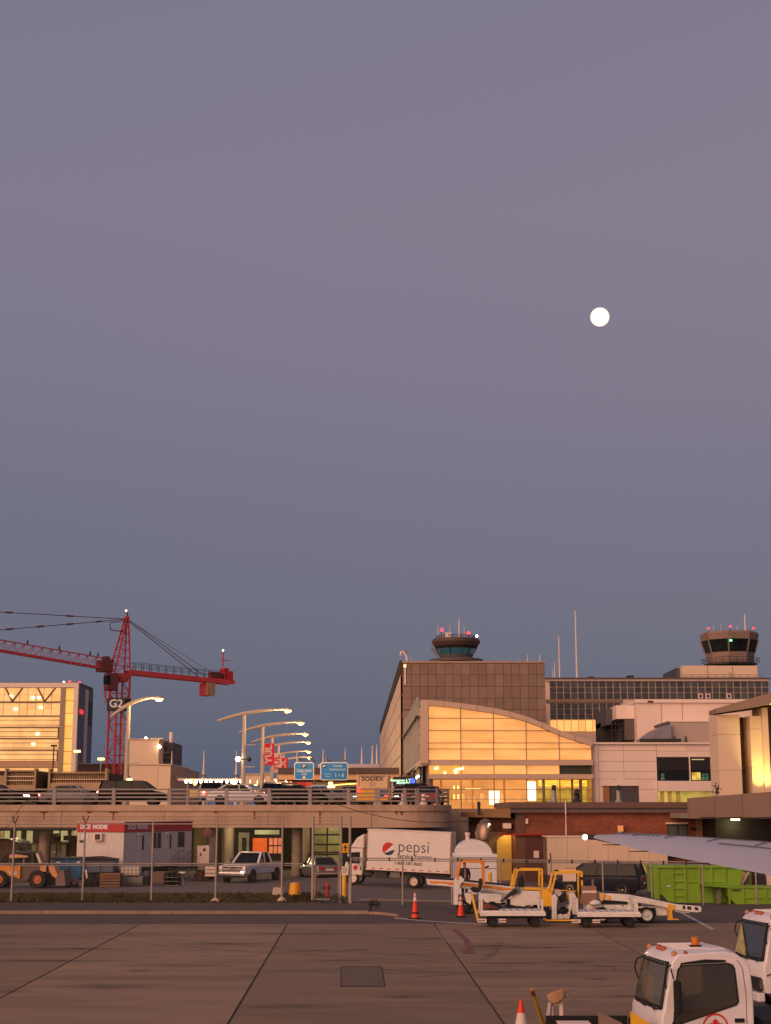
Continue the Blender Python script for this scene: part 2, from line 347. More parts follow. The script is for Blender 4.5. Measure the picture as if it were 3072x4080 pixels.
for cx0, cy0, rad, a0, a1 in ((-4, 95, 42, -1.9, -1.15), (-3.2, 96.5, 42, -1.95, -1.2), (14, 80, 33, -2.5, -1.7), (15, 81.4, 33, -2.5, -1.7), (-30, 58, 34, -.25, .1), (4, 20, 26, .9, 1.7), (5, 21.5, 26, .95, 1.75)):
    m = MB(); n = 26; vs = []
    for i in range(n + 1):
        a = a0 + (a1 - a0) * i / n
        for rr in (rad, rad + .26): vs.append((cx0 + rr * math.cos(a), cy0 + rr * math.sin(a), .0028))
    m._add(vs, [(2 * i, 2 * i + 1, 2 * i + 3, 2 * i + 2) for i in range(n)])
    if max(v[1] for v in vs) > 65: m.f = [f_ for f_ in m.f if max(m.v[j][1] for j in f_) < 64.8]
    if m.f:
        o = m.build('tyre_track', M_TRACK, None); o.parent = apron; o.matrix_parent_inverse = apron_inv
# taxi-lane asphalt strip, verge, lot
tag(B(-60, -.55, 65.45, 71.6, -.3, -.012).build('service_road', M_ASPH), kind='structure')
tag(B(-.54, 60, 65.45, 80.5, -.3, -.010).build('service_road', M_ASPH), kind='structure')
verge = tag(MB().box(-60, -.75, 71.76, 79.2, -.3, .05).build('verge', M_SOIL), kind='structure')
grass_bed = tag(B(-60, -3.3, 79.22, 87.5, -.3, .07).build('grass_bed', mat('dry_grass_soil', (64, 56, 38), .95, var=.3, scale=1.0, bump=.6, bscale=12)), kind='structure')
# lot behind the fence with a gentle hump where the lane crosses it
def lot_z(x, y):
    def ss(a, b, t):
        t = min(max((t - a) / (b - a), 0), 1); return t * t * (3 - 2 * t)
    return .19 * ss(-9, -2.2, x) * (1 - ss(-2.2, 2.4, x)) * ss(88, 93, y)
m = MB(); nx, ny = 90, 16; X0, X1, Y0, Y1 = -60.0, 30.0, 80.52, 135.0
for j in range(ny + 1):
    for i in range(nx + 1):
        x = X0 + (X1 - X0) * i / nx; y = Y0 + (Y1 - Y0) * j / ny; m.v.append((x, y, .004 + lot_z(x, y)))
for j in range(ny):
    for i in range(nx):
        a = j * (nx + 1) + i; m.f.append((a, a + 1, a + nx + 2, a + nx + 1))
tag(m.build('lot', M_ASPH2, None, smooth=True), kind='structure')
decal('lane_edge', [(1425, 3579), (1800, 3588), (1800, 3595), (1430, 3587)], M_PAINTY, z=.012)
decal('lane_line', [(1395, 3512), (1600, 3516), (1600, 3519), (1395, 3515)], M_PAINTW, z=.02)
# kerb of separate stones
kerb = tag(B(-60, -.8, 71.62, 71.74, -.3, .03).build('kerb', M_JOINT), kind='structure')
M_KERB = mat('kerb_concrete', (150, 126, 104), .8, var=.18, scale=3, dirt=.5, dirtcol=(110, 84, 64), obj_var=.08)
k0 = MB().box(-1.49, 1.49, -.12, .10, -.2, .13).mesh('kerb_stone', M_KERB)
for i in range(12):
    o = bpy.data.objects.new('kerb_stone', k0); C.objects.link(o); o.parent = kerb; o.location = (-2.3 - 3.0 * i, 71.64 + random.uniform(-.01, .01), random.uniform(-.012, .006)); o.rotation_euler.z = random.uniform(-.003, .003)
MB().prism([(-.8, 71.52), (-.1, 70.9), (.5, 69.8), (.62, 69.86), (.02, 71.1), (-.7, 71.75)], -.2, .09, 'z').build('kerb_stone', M_KERB, kerb)
decal('kerb_line', [(1570, 3655), (1700, 3668), (1930, 3681), (1930, 3684), (1700, 3671), (1570, 3659)], M_PAINTW, z=.006)

# grass and low weeds: nobody could count them
M_GRASS = mat('dry_grass', (82, 70, 40), .9, var=.35, scale=2.5)
M_WEED = mat('weed_leaves', (52, 58, 30), .9, var=.35, scale=3)
def tufts(n, box, hmin, hmax, dens=None):
    m = MB()
    for _ in range(n):
        x = random.uniform(box[0], box[1]); y = random.uniform(box[2], box[3])
        if dens and random.random() > dens(x, y): continue
        h = random.uniform(hmin, hmax)
        for _ in range(3):
            a = random.uniform(0, PI); dx, dy = math.cos(a) * .05, math.sin(a) * .05; lx, ly = random.uniform(-.1, .1), random.uniform(-.1, .1)
            m._add([(x - dx, y - dy, .05), (x + dx, y + dy, .05), (x + lx, y + ly, .07 + h)], [(0, 1, 2)])
    return m
tag(tufts(6500, (-24, -3.6, 79.2, 87.4), .03, .14).build('grass', M_GRASS), 'dry olive grass strip running under the left chain link fence', 'grass', kind='stuff')
wm = MB()
for px, py, w in ((205, 3597, 1.1), (300, 3598, 1.6), (545, 3597, 1.4), (480, 3590, .6), (1195, 3592, 1.0), (1290, 3596, 2.2), (1340, 3598, .8), (1490, 3620, .5), (760, 3594, .5), (950, 3590, .6)):
    p = G(px, py)
    for _ in range(170):
        a = random.uniform(0, 2 * PI); r = w * .6 * math.sqrt(random.random()); x = p.x + r * math.cos(a); y = p.y + .4 * r * math.sin(a)
        h = random.uniform(.05, .42) * (1 - .6 * (r / (w * .6)) ** 2)
        t = Vector((random.uniform(-.09, .09), random.uniform(-.09, .09), random.uniform(-.05, .09)))
        u = Vector((random.uniform(-.09, .09), random.uniform(-.09, .09), random.uniform(-.05, .09)))
        wm._add([(x, y, .05 + h), tuple(Vector((x, y, .05 + h)) + t), tuple(Vector((x, y, .05 + h)) + u)], [(0, 1, 2)])
tag(wm.build('weeds', M_WEED), 'dark low weeds growing in clumps at the foot of the fence', 'weeds', kind='stuff')

# ================================================================== overpass
DZ = 5.06
over = thing('overpass', 'long concrete road overpass with slatted metal railing and rust streaks', 'overpass', (0, 110, 0))
FRONT = [(-70.0, 0.0)] + [(-70 + 71.0, 0.0)] + [(1.0 + 3.8 * math.sin(R(a)), 3.8 - 3.8 * math.cos(R(a))) for a in range(10, 91, 10)] + [(4.4, 110.0), (4.0, 220.0)]
def sweep(path, prof):   # prof: (outward offset, z) closed loop
    rings = []
    for i, (x, y) in enumerate(path):
        a = Vector(path[max(i - 1, 0)]); b = Vector(path[min(i + 1, len(path) - 1)]); d = (b - a).normalized(); nrm = Vector((d.y, -d.x))
        rings.append([(x + nrm.x * o, y + nrm.y * o, z) for o, z in prof])
    return MB().loft(rings)
M_FASC = mat('overpass_concrete', (188, 160, 136), .85, var=.12, scale=.9, dirt=.5, dirtcol=(132, 96, 72), bump=.25, streak=(1, 1, .18))
sweep(FRONT, [(.0, 4.62), (.10, 4.62), (.10, 5.06), (-.35, 5.06), (-.35, 4.62)]).build('parapet_ledge', M_FASC, over)
FX = [-70, -62, -54, -46, -38, -30.6, -23.2, -15.8, -8.4, -1.0]
for a, b in zip(FX[:-1], FX[1:]):
    m = MB().box(a + .015, b - .015, .0, .3, 3.46, 4.6)
    for z in (3.72, 3.98, 4.2): m.box(a + .015, b - .015, -.02, .0, z, z + .06)
    m.build('fascia_panel', M_FASC, over)
sweep([(-.985, 0.0)] + FRONT[1:], [(.0, 3.46), (.0, 4.6), (-.3, 4.6), (-.3, 3.46)]).build('fascia_curve', M_FASC, over, smooth=True)
MB().box(-70, 1.0, .31, 16, 4.3, 5.055).box(-70, -16, 1, 16, 3.9, 4.3).build('deck', M_ASPH, over)
MB().prism([(-16, 16), (-16, 220), (3.6, 220), (4.05, 110), (4.42, 3.9), (3.9, 2.1), (2.9, 1.0), (1.01, .36), (1.01, 16)], 4.3, 5.05, 'z').build('deck', M_ASPH, over)
for x in (-58, -48, -38, -28, -18, -8): B(x - .3, x + .3, .4, 15.8, 3.7, 4.3).build('girder', M_CONC_D, over)
colm = MB().lathe([(.38, 0), (.38, 3.7)], 18).mesh('column', M_CONC_D, True)
for x in (-55.2, -49.1, -43, -36.9, -30.8, -24.7, -18.6, -12.5, -6.4, -.3):
    for y in (1.6, 13.0):
        o = bpy.data.objects.new('column', colm); C.objects.link(o); o.parent = over; o.location = (x, y, 0)
# railing
M_RAIL = mat('railing_paint', (150, 140, 136), .55, var=.12, scale=3, dirt=.35, dirtcol=(90, 70, 58))
rail_path = [(-70.0, .1)] + [(1.0, .1)] + [(1.0 + 3.7 * math.sin(R(a)), 3.8 - 3.7 * math.cos(R(a))) for a in range(10, 91, 10)] + [(4.45, 60.0)]
for z, h in ((6.15, .055), (5.87, .05), (5.6, .05), (5.33, .05)):
    sweep(rail_path, [(-.03, z - h), (.03, z - h), (.03, z + h), (-.03, z + h)]).build('rail', M_RAIL, over)
pm = MB().box(-.13, .13, -.08, .05, 5.06, 6.24).mesh('railing_post', M_RAIL)
for px in (-260, -22, 215, 452, 674, 902, 1072, 1235, 1388, 1500, 1612):
    o = bpy.data.objects.new('railing_post', pm); C.objects.link(o); o.parent = over; o.location = (W(px, 3180, 110).x, .1, 0)
for a in (20, 48, 76):
    o = bpy.data.objects.new('railing_post', pm); C.objects.link(o); o.parent = over; o.location = (1.0 + 3.7 * math.sin(R(a)), 3.8 - 3.7 * math.cos(R(a)), 0); o.rotation_euler.z = R(a)
# rust streaks run down from the drain slots
M_RUST = mat('rust_stain', (122, 66, 40), .9, var=.35, scale=3, streak=(3, 1, .6))
for px, w, h in ((175, .75, .55), (452, .8, .75), (1014, .3, .6), (1695, .5, 1.05), (1600, .4, .25), (1580, .35, .2), (355, .5, .14), (860, .35, .13), (1275, .3, .9), (1750, .2, .9)):
    if px > 1600: continue
    x = W(px, 3240, 110).x
    MB().prism([(x - w / 2, 4.58), (x + w / 2, 4.58), (x + w / 2 - .1, 4.5), (x + .06, 4.47), (x + .05, 4.58 - h), (x - .05, 4.58 - h), (x - .06, 4.47), (x - w / 2 + .1, 4.5)], -.003, -.001).build('rust_streak', M_RUST, over)
MB().tube((-70, -.15, 3.36), (W(306, 3300, 110).x, -.15, 3.36), .12, n=10).build('drain_pipe', M_DARK, over)
# underside: the ground floor behind the columns
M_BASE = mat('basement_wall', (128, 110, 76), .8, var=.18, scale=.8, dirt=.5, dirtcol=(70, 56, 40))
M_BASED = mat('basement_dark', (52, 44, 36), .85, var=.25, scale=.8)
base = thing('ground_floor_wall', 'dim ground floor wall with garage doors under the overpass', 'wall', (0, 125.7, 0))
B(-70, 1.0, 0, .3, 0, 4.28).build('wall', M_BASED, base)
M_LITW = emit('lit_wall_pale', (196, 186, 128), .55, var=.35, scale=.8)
M_GARP = emit('garage_pane', (150, 132, 70), .42, var=.5, scale=.9, obj_var=.3)
gd = B(W(1243, 3300, 125).x, W(1358, 3300, 125).x, -.1, -.02, 0, 3.6).build('garage_door', M_DARK, base)
for i in range(2):
    for j in range(4):
        xa = W(1252 + i * 54, 3300, 125).x; xb = W(1300 + i * 54, 3300, 125).x
        B(xa, xb, -.14, -.11, .45 + j * .78, 1.1 + j * .78).build('pane', M_GARP, gd)
for (a, b, z0, z1, mt, nm) in ((1005, 1062, 1.15, 2.45, emit('orange_lit', (236, 96, 34), .75, var=.2), 'orange_panel'),
                               (948, 990, .9, 2.9, mat('white_door', (190, 186, 170), .6), 'door'),
                               (1012, 1110, 2.75, 3.1, M_LITW, 'lit_panel'), (962, 980, 1.2, 2.5, M_DARK, 'door_pane')):
    B(W(a, 3350, 125).x, W(b, 3350, 125).x, -.12 if nm != 'door_pane' else -.16, -.02 if nm != 'door_pane' else -.13, z0, z1).build(nm, mt, base)
og = B(W(1066, 3350, 125).x, W(1126, 3350, 125).x, -.12, -.02, 1.15, 2.55).build('orange_window', M_DARK, base)
for i in range(3):
    for j in range(2):
        xa = W(1070 + i * 18.5, 3350, 125).x; B(xa, xa + .3, -.16, -.13, 1.25 + j * .65, 1.8 + j * .65).build('pane', emit('orange_pane', (240, 130, 80), .7, var=.3), og)
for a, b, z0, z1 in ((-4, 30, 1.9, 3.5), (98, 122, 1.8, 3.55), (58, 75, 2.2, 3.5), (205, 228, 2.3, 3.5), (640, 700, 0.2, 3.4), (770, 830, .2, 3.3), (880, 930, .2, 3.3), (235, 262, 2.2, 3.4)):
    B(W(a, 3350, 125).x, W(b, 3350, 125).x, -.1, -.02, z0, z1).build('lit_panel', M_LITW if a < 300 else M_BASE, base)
# ceiling lamps under the overpass
for i, (px, y, e) in enumerate(((972, 120.5, 220), (1130, 119.5, 110), (300, 120.5, 240), (75, 120.5, 300), (820, 120, 200), (1310, 121, 130))):
    p = W(px, 3308, y); z = 3.82
    lt = thing('ceiling_lamp', ['ceiling lamp above the white pickup', 'ceiling lamp behind the middle concrete column', 'ceiling lamp left of the white site trailer', 'ceiling lamp above the backhoe cab', 'ceiling lamp over the white cabinet', 'ceiling lamp in front of the garage door'][i], 'lamp', (p.x, y, z), 0, 'ceiling lamps under the overpass')
    MB().box(-.5, .5, -.09, .09, -.06, .5 if i in (2, 3) and False else .07).build('housing', M_GREY, lt); B(-.46, .46, -.06, .06, -.09, -.061).build('tube', emit('fluorescent', (255, 240, 200), 6), lt)
    B(-.03, .03, -.03, .03, .07, .49).build('hanger', M_GREY, lt)
    l = bpy.data.lights.new('lamp_light', 'POINT'); l.energy = e; l.color = (1, .78, .42); l.shadow_soft_size = .2
    lo = bpy.data.objects.new('lamp_light', l); C.objects.link(lo); lo.parent = lt; lo.location = (0, 0, -.25)

# ================================================================== fences
def chainlink():
    m = bpy.data.materials.new('chain_link'); m.use_nodes = True; N, L = m.node_tree.nodes, m.node_tree.links
    for n in list(N): N.remove(n)
    o = N.new('ShaderNodeOutputMaterial'); t = N.new('ShaderNodeTexCoord'); s = N.new('ShaderNodeSeparateXYZ'); L.new(t.outputs['Object'], s.inputs[0])
    hits = []
    for sg in (1, -1):
        a = N.new('ShaderNodeMath'); a.operation = 'MULTIPLY_ADD'; a.inputs[1].default_value = sg; L.new(s.outputs['Z'], a.inputs[0]); L.new(s.outputs['X'], a.inputs[2])
        b = N.new('ShaderNodeMath'); b.operation = 'PINGPONG'; b.inputs[1].default_value = .036; L.new(a.outputs[0], b.inputs[0])
        c = N.new('ShaderNodeMath'); c.operation = 'LESS_THAN'; c.inputs[1].default_value = .0008; L.new(b.outputs[0], c.inputs[0]); hits.append(c)
    mx = N.new('ShaderNodeMath'); mx.operation = 'MAXIMUM'; L.new(hits[0].outputs[0], mx.inputs[0]); L.new(hits[1].outputs[0], mx.inputs[1])
    tr = N.new('ShaderNodeBsdfTransparent'); d = N.new('ShaderNodeBsdfPrincipled'); d.inputs['Base Color'].default_value = (.3, .28, .27, 1); d.inputs['Metallic'].default_value = .5; d.inputs['Roughness'].default_value = .5
    ms = N.new('ShaderNodeMixShader'); L.new(mx.outputs[0], ms.inputs[0]); L.new(tr.outputs[0], ms.inputs[1]); L.new(d.outputs[0], ms.inputs[2]); L.new(ms.outputs[0], o.inputs[0])
    return m
M_LINK = chainlink()
M_POST = mat('fence_post', (165, 152, 142), .5, metal=.2, var=.12, scale=4, dirt=.3, dirtcol=(110, 86, 68))
FY = 79.8
fl = thing('chain_link_fence', 'tall chain link security fence with barbed arms along the grass strip', 'fence', (0, FY, 0))
def top_z(py, Y): return W(1536, py, Y).z
zt, zm = top_z(3283, FY), top_z(3441, FY)
fx = [W(px, 3440, FY).x for px in (-230, 52, 333, 607, 861, 1124)]
for i, x in enumerate(fx):
    lean = (-.02, .0, .02, -.015, .01, 0)[i]
    MB().tube((x, 0, .02), (x + lean, 0, zt), .055, .05, 10).build('post', M_POST, fl)
    if i < 3: MB().tube((x + lean, 0, zt), (x + lean - .14, -.05, zt + .42), .025, n=6).tube((x + lean, 0, zt), (x + lean + .16, .05, zt + .42), .025, n=6).build('barb_arm', M_DARK, fl)
    else: MB().tube((x + lean, 0, zt), (x + lean, 0, zt + .42), .045, .03, n=8).build('post_cap', M_POST, fl)
for i in (3, 4): MB().lathe([(.28, 0), (.26, .12), (.12, .26), (.06, .3)], 10, (fx[i + 1] if i == 4 else fx[4], 0)).build('concrete_footing', M_CONC, fl) if i == 4 else MB().lathe([(.26, 0), (.26, .12), (.1, .24)], 10, (fx[4], -.02)).build('concrete_footing', M_CONC, fl)
MB().tube((fx[0], 0, zt), (fx[-1], 0, zt), .03, n=6).build('top_rail', M_POST, fl)
MB().tube((fx[0], .07, zm), (fx[-1] + 1.1, .07, zm), .028, n=6).build('middle_rail', M_POST, fl)
MB().tube((fx[0], .07, zm - .09), (fx[-1] + 1.1, .07, zm - .09), .022, n=6).build('middle_rail', M_POST, fl)
x9 = fx[-1] + 1.1; zu = top_z(3396, FY)
MB().path([(x9, .07, zm), (x9 + .12, .07, zm + .05), (x9 + .32, .07, zu - .06), (x9 + .45, .07, zu), (W(1362, 3400, FY).x, .07, zu)], .04).build('step_rail', M_DARK, fl)
for k in range(3):
    z = zt + .12 + k * .13
    MB().tube((fx[0], 0, z), (fx[-1], 0, z), .009, n=4).build('barbed_wire', M_DARK, fl)
for a, b in zip(fx[:-1], fx[1:]): MB().poly([(a, 0, .06), (b, 0, .06), (b, 0, zt), (a, 0, zt)]).build('mesh_panel', M_LINK, fl)
# gate section
gt = thing('fence_gate', 'chain link gate with tall posts beside the yellow crossing sign', 'gate', (0, FY, 0))
for px, r in ((1246, .07), (1358, .075), (1394, .075)):
    x = W(px, 3440, FY).x; MB().tube((x, 0, .0), (x, 0, top_z(3252, FY)), r, n=10).build('post', M_POST, gt)
xa, xb, xc = (W(p, 3440, FY).x for p in (1246, 1358, 1394))
MB().tube((xa, 0, zt), (xb, 0, zt), .03, n=6).tube((xb, 0, zt), (xc, 0, zt), .03, n=6).build('top_rail', M_POST, gt)
zg = top_z(3481, FY)
MB().tube((xa + .1, .04, zg), (xb - .1, .04, zg), .035, n=6).tube((xa + .1, .04, .18), (xb - .1, .04, .18), .035, n=6).tube((xa + .12, .04, .18), (xa + .12, .04, zg + .9), .03, n=6).tube((xb - .12, .04, .18), (xb - .12, .04, zg + .9), .03, n=6).build('leaf_frame', M_POST, gt)
MB().poly([(xa, 0, .1), (xb, 0, .1), (xb, 0, zt), (xa, 0, zt)]).build('mesh_panel', M_LINK, gt)
B(xb - .12, xb + .1, -.12, .1, zm - .3, zm + .55).build('lock_box', M_GREY, gt)
# right fence
fr = thing('chain_link_fence', 'lower chain link fence with double top rail right of the gate', 'fence', (0, 78.4, 0))
def fz(px): return top_z(3419 + (px - 1430) / 1640 * 20, 78.4)
pts = (1398, 1604, 1800, 1994, 2196, 2402, 2596, 2800, 3012, 3230)
for px in pts:
    x = W(px, 3500, 78.4).x
    MB().tube((x, 0, -.02), (x, 0, fz(px) + .02), .045, n=8).build('post', M_POST, fr)
for dz, r in ((0, .03), (-.1, .024)):
    MB().path([(W(px, 3430, 78.4).x, 0 if not dz else .05, fz(px) + dz) for px in pts], r).build('top_rail', M_POST, fr)
for px in range(1460, 3100, 91):
    x = W(px, 3430, 78.4).x; B(x - .035, x + .035, -.05, .09, fz(px) - .14, fz(px) + .06).build('rail_clamp', M_DARK, fr)
for a, b in zip(pts[:-1], pts[1:]):
    MB().poly([(W(a, 3430, 78.4).x, .02, .04), (W(b, 3430, 78.4).x, .02, .04), (W(b, 3430, 78.4).x, .02, fz(b)), (W(a, 3430, 78.4).x, .02, fz(a))]).build('mesh_panel', M_LINK, fr)
x = W(2196, 3430, 78.4).x
MB().tube((x, 0, fz(2196)), (x - .06, -.1, fz(2196) + .38), .03, n=6).build('barb_arm', M_DARK, fr)
# sagging cable in front of the overpass
cab = MB(); q = []
for i in range(25):
    t = i / 24; px = 1345 + (1885 - 1345) * t; py = 3205 + (3268 - 3205) * t + 60 * (1 - (2 * t - 1) ** 2) * .55
    q.append(tuple(W(px, py, 107)))
tag(cab.path(q, .022, 5).build('sagging_cable', M_DARK), 'thin dark cable sagging from the overpass to the brick building', 'cable')
q = [tuple(W(px, py, 108)) for px, py in ((105, 3190), (96, 3200), (72, 3230), (52, 3268), (30, 3292), (18, 3298))]
tag(MB().path(q, .02, 5).path([tuple(W(px, py, 108)) for px, py in ((105, 3190), (150, 3194), (220, 3204))], .02, 5).build('hanging_cable', M_DARK), 'dark cable hanging down the overpass at the far left', 'cable')
# ================================================================== far buildings
class Face:          # a frontal plane at distance Y; pixel coordinates of the photograph -> metres on it
    def __init__(s, Y, ref=3000): s.Y = Y; s.ref = ref
    def x(s, px, py=None): return W(px, s.ref if py is None else py, s.Y).x
    def z(s, py): return W(1536, py, s.Y).z
    def box(s, p0, p1, q0, q1, y0, y1, m=None): # q0 top, q1 bottom; y local
        return (m or MB()).box(s.x(p0), s.x(p1), y0, y1, s.z(q1), s.z(q0))
    def thing(s, name, label, cat, group=None): return thing(name, label, cat, (0, s.Y, 0), 0, group)

M_CREAM = mat('cream_cladding', (222, 196, 168), .6, var=.06, scale=.15, dirt=.15, dirtcol=(160, 130, 105))
M_PINKW = mat('white_cladding', (230, 208, 194), .55, var=.05, scale=.2, dirt=.18, dirtcol=(150, 128, 116))
M_SLATE = mat('slate_cladding', (78, 74, 80), .6, var=.15, scale=.3)
M_MULL = mat('mullion', (120, 96, 76), .5, var=.1)
# ---- hotel at the far left
f = Face(420, 2900)
ht = f.thing('hotel', 'yellow lit glass hotel block with V shaped braces at the far left', 'building')
M_HGL = emit('hotel_pane', (252, 190, 118), .76, var=.22, scale=.22, obj_var=.1)
M_HGL2 = emit('hotel_pane_blind', (255, 196, 120), .72, var=.12, scale=.5)
f.box(-260, 307, 2722, 3140, .6, 20.9).build('core', mat('hotel_core', (120, 96, 70), .8), ht)
f.box(-260, 308, 2721, 2739, -.5, .6).build('parapet', M_PINKW, ht)
B(f.x(-260), f.x(307), .6, 20.9, f.z(2721), f.z(2718)).build('roof', M_SLATE, ht)
f.box(290, 308, 2739, 3095, -.5, .59).build('corner_pier', M_PINKW, ht)
f.box(237, 256, 2739, 3095, -.4, .58).build('pier', mat('pier_grey', (160, 138, 120), .6), ht)
ys = [2740, 2762, 2797]
rows = [(2741, 2767), (2768, 2794), (2801, 2824), (2825, 2850), (2856, 2895), (2901, 2940), (2946, 2986), (2992, 3031)]
colx = [-250, -186, -122, -58, 6, 38, 102, 134, 166, 230]
colx = [-250, -185, -120, -56, 8, 72, 104, 136, 168, 200, 237]
for j, (a, b) in enumerate(rows):
    cx = colx if j < 4 else [-250, -154, -26, 102, 230] if j % 2 else [-250, -90, 38, 166, 237]
    for p, q in zip(cx[:-1], cx[1:]):
        f.box(p + 1.2, q - 1.2, a, b, .3, .55).build('pane', M_HGL, ht)
        if j >= 4:
            f.box(p - 8, p + 12, a + 3, b - 4, .05, .28).build('window_panel', M_HGL2, ht)
for y in (2797, 2852, 2897, 2942, 2988): f.box(-260, 237, y, y + 4, -.2, .54).build('floor_band', M_MULL, ht)
for j in range(4): f.box(-260, 237, 2868 + 45.5 * j, 2870 + 45.5 * j, .0, .29).build('rail', M_MULL, ht)
for j in range(4): f.box(-260, 237, 2888 + 45.5 * j, 2890 + 45.5 * j, .0, .29).build('rail', M_MULL, ht)
f.box(-260, 237, 3033, 3058, -.2, .54).build('base_band', mat('hotel_base', (190, 150, 118), .7), ht)
f.box(-260, 237, 3060, 3076, .2, .5).build('lit_strip', M_HGL, ht)
for k in range(7): f.box(257, 289, 2742 + k * 50.5, 2790 + k * 50.5, .2, .55).build('pane', emit('hotel_strip', (252, 184, 90), .85, var=.3, scale=.15), ht)
for xs in ((-118, -88, -48), (15, 44, 83), (144, 173, 214)):
    z0, z1 = f.z(2742), f.z(2795)
    MB().bar((f.x(xs[0]), .0, z0), (f.x(xs[1]), .0, z1), .5, .35).bar((f.x(xs[1]), .0, z1), (f.x(xs[2]), .0, z0), .5, .35).build('brace', mat('brace_brown', (92, 70, 50), .6), ht)
for px, py in ((38, 2773), (150, 2780), (58, 2825), (160, 2818), (150, 2924), (135, 2964), (125, 2780)):
    B(f.x(px) - .35, f.x(px) + .35, .0, .28, f.z(py) - .22, f.z(py) + .22).build('room_lamp', M_WLAMP, ht)
# right side of the hotel
M_HSIDE = mat('hotel_side', (112, 108, 118), .6, var=.12, scale=.2)
xs_h = f.x(308.5)
for y0, y1, top, mt in ((.7, 8.5, 2728, M_HSIDE), (8.5, 12.5, 2736, M_PINKW), (12.5, 21, 2740, M_HSIDE)):
    B(xs_h - .6, xs_h + (.02 if mt is M_HSIDE else .3), y0 + .02, y1 - .02, f.z(3140), f.z(top)).build('side_wall', mt, ht)
B(xs_h + .02, xs_h + .12, 14.5, 19.5, f.z(2880), f.z(2778)).build('louvre', M_DARK, ht)
B(xs_h + .02, xs_h + .2, 1.5, 6.5, f.z(2842), f.z(2824)).build('red_sign', emit('red_sign', (235, 25, 40), 1.1), ht)
for px, py in ((265, 2713), (304, 2717)): MB().ball((f.x(px), 2, f.z(py)), .32).build('roof_beacon', M_REDLAMP, ht)
MB().ball((f.x(244), 1, f.z(2717)), .25).build('roof_beacon', M_WLAMP, ht)

# ---- parking structure in front of it
f = Face(165, 3100)
M_PARK = mat('parking_concrete', (176, 148, 116), .85, var=.15, scale=.6, dirt=.4, dirtcol=(110, 84, 60))
pk = f.thing('parking_garage', 'low beige parking structure with slatted screens behind the overpass', 'garage')
f.box(-200, 140, 3070, 3250, 1.2, 14).build('core', mat('garage_dark', (66, 52, 40), .9), pk)
f.box(190, 432, 3080, 3250, 1.2, 14).build('core', MATS['garage_dark'], pk)
f.box(140, 190, 3078, 3250, 6, 14).build('core', MATS['garage_dark'], pk)
f.box(26, 141, 3068, 3074, -.1, 1.19).build('coping', M_PARK, pk); f.box(20, 145, 3128, 3150, -.2, 1.18).build('base_wall', M_PARK, pk)
f.box(205, 432, 3078, 3082, -.1, 1.19).build('coping', M_PARK, pk); f.box(200, 436, 3120, 3150, -.2, 1.18).build('base_wall', M_PARK, pk)
for y in (3092, 3108): f.box(28, 141, y, y + 4, -.05, .2).build('rail', M_CREAM, pk)
for y in (3104, 3119): f.box(206, 430, y, y + 3, -.05, .2).build('rail', M_CREAM, pk)
sm = f.box(-1.6, 1.6, 3074, 3128, .2, .4).mesh('slat', M_PARK)
x0 = f.x(0)
for k, px in enumerate(list(range(30, 140, 7)) + list(range(210, 430, 7))):
    o = bpy.data.objects.new('slat', sm); C.objects.link(o); o.parent = pk; o.location = (f.x(px) - x0, 0, 0)
for px in (24, 141, 198, 424): f.box(px - 4, px + 4, 3062, 3150, -.3, 1.0).build('pier', M_PARK, pk)
MB().hexa([(f.x(144), 0, f.z(3150)), (f.x(196), 5, f.z(3150)), (f.x(196), 6, f.z(3150)), (f.x(144), 5, f.z(3150)), (f.x(144), 0, f.z(3072)), (f.x(196), 5, f.z(3083)), (f.x(196), 6, f.z(3083)), (f.x(144), 5, f.z(3072))]).build('return_wall', mat('garage_return', (104, 84, 62), .85, var=.15), pk)
f.box(-60, 20, 3090, 3140, -.2, 1.0).build('end_pier', M_PARK, pk)
for i, (px, py, lit) in enumerate(((212, 2975, 0), (306, 2997, 1), (402, 3028, 1))):
    fl2 = Face(180, 3040); lp = fl2.thing('parking_lamp', ['unlit square headed parking lamp in front of the hotel', 'lit parking lamp at the right edge of the hotel', 'lit yellow parking lamp left of the crane mast'][i], 'lamp')
    MB().tube((fl2.x(px), 0, 0), (fl2.x(px), 0, fl2.z(py)), .1, .07, 8).build('pole', M_DARK if not lit else M_GALV, lp)
    B(fl2.x(px) - .35, fl2.x(px) + .35, -.2, .2, fl2.z(py), fl2.z(py) + .22).build('lamp_head', M_DARK if not lit else M_STREETLAMP, lp)

# dark low building behind
f = Face(300, 3060)
t = f.thing('dark_shed', 'dark brown low building between the hotel and the crane', 'building')
f.box(310, 500, 3046, 3200, 0, 20).build('wall', mat('dark_brown', (54, 34, 28), .8), t); f.box(308, 502, 3041, 3046, -.3, 20.3).build('roof', M_SLATE, t)
# white plant building
f = Face(260, 3050)
t = f.thing('plant_building', 'stepped pale plant building with a white flue right of the crane', 'building')
f.box(512, 630, 2946, 3250, 0, 16).build('upper_block', M_CREAM, t); f.box(630.5, 680, 3048, 3250, .05, 24).build('lower_block', M_CREAM, t)
f.box(512, 634, 2943, 2947, -.2, 16.2).build('coping', M_CREAM, t); f.box(630, 683, 3044, 3048, -.2, 24).build('coping', M_CREAM, t)
f.box(512, 680, 3047, 3049, -.1, -.01).build('joint_line', M_MULL, t)
f.box(631, 668, 2952, 3044, 6, 18).build('plant_tower', M_SLATE, t)
MB().hexa([(f.x(680.5), .1, 0), (f.x(727), 24, 0), (f.x(700), 24, 0), (f.x(660), 12, 0)] + [(f.x(680.5), .1, f.z(3046)), (f.x(727), 24, f.z(3062)), (f.x(700), 24, f.z(3062)), (f.x(660), 12, f.z(3046))]).build('side_wall', mat('plant_cream_shaded', (176, 150, 136), .6, var=.06), t)  # front's cream cladding, with the side's shade put into its colour
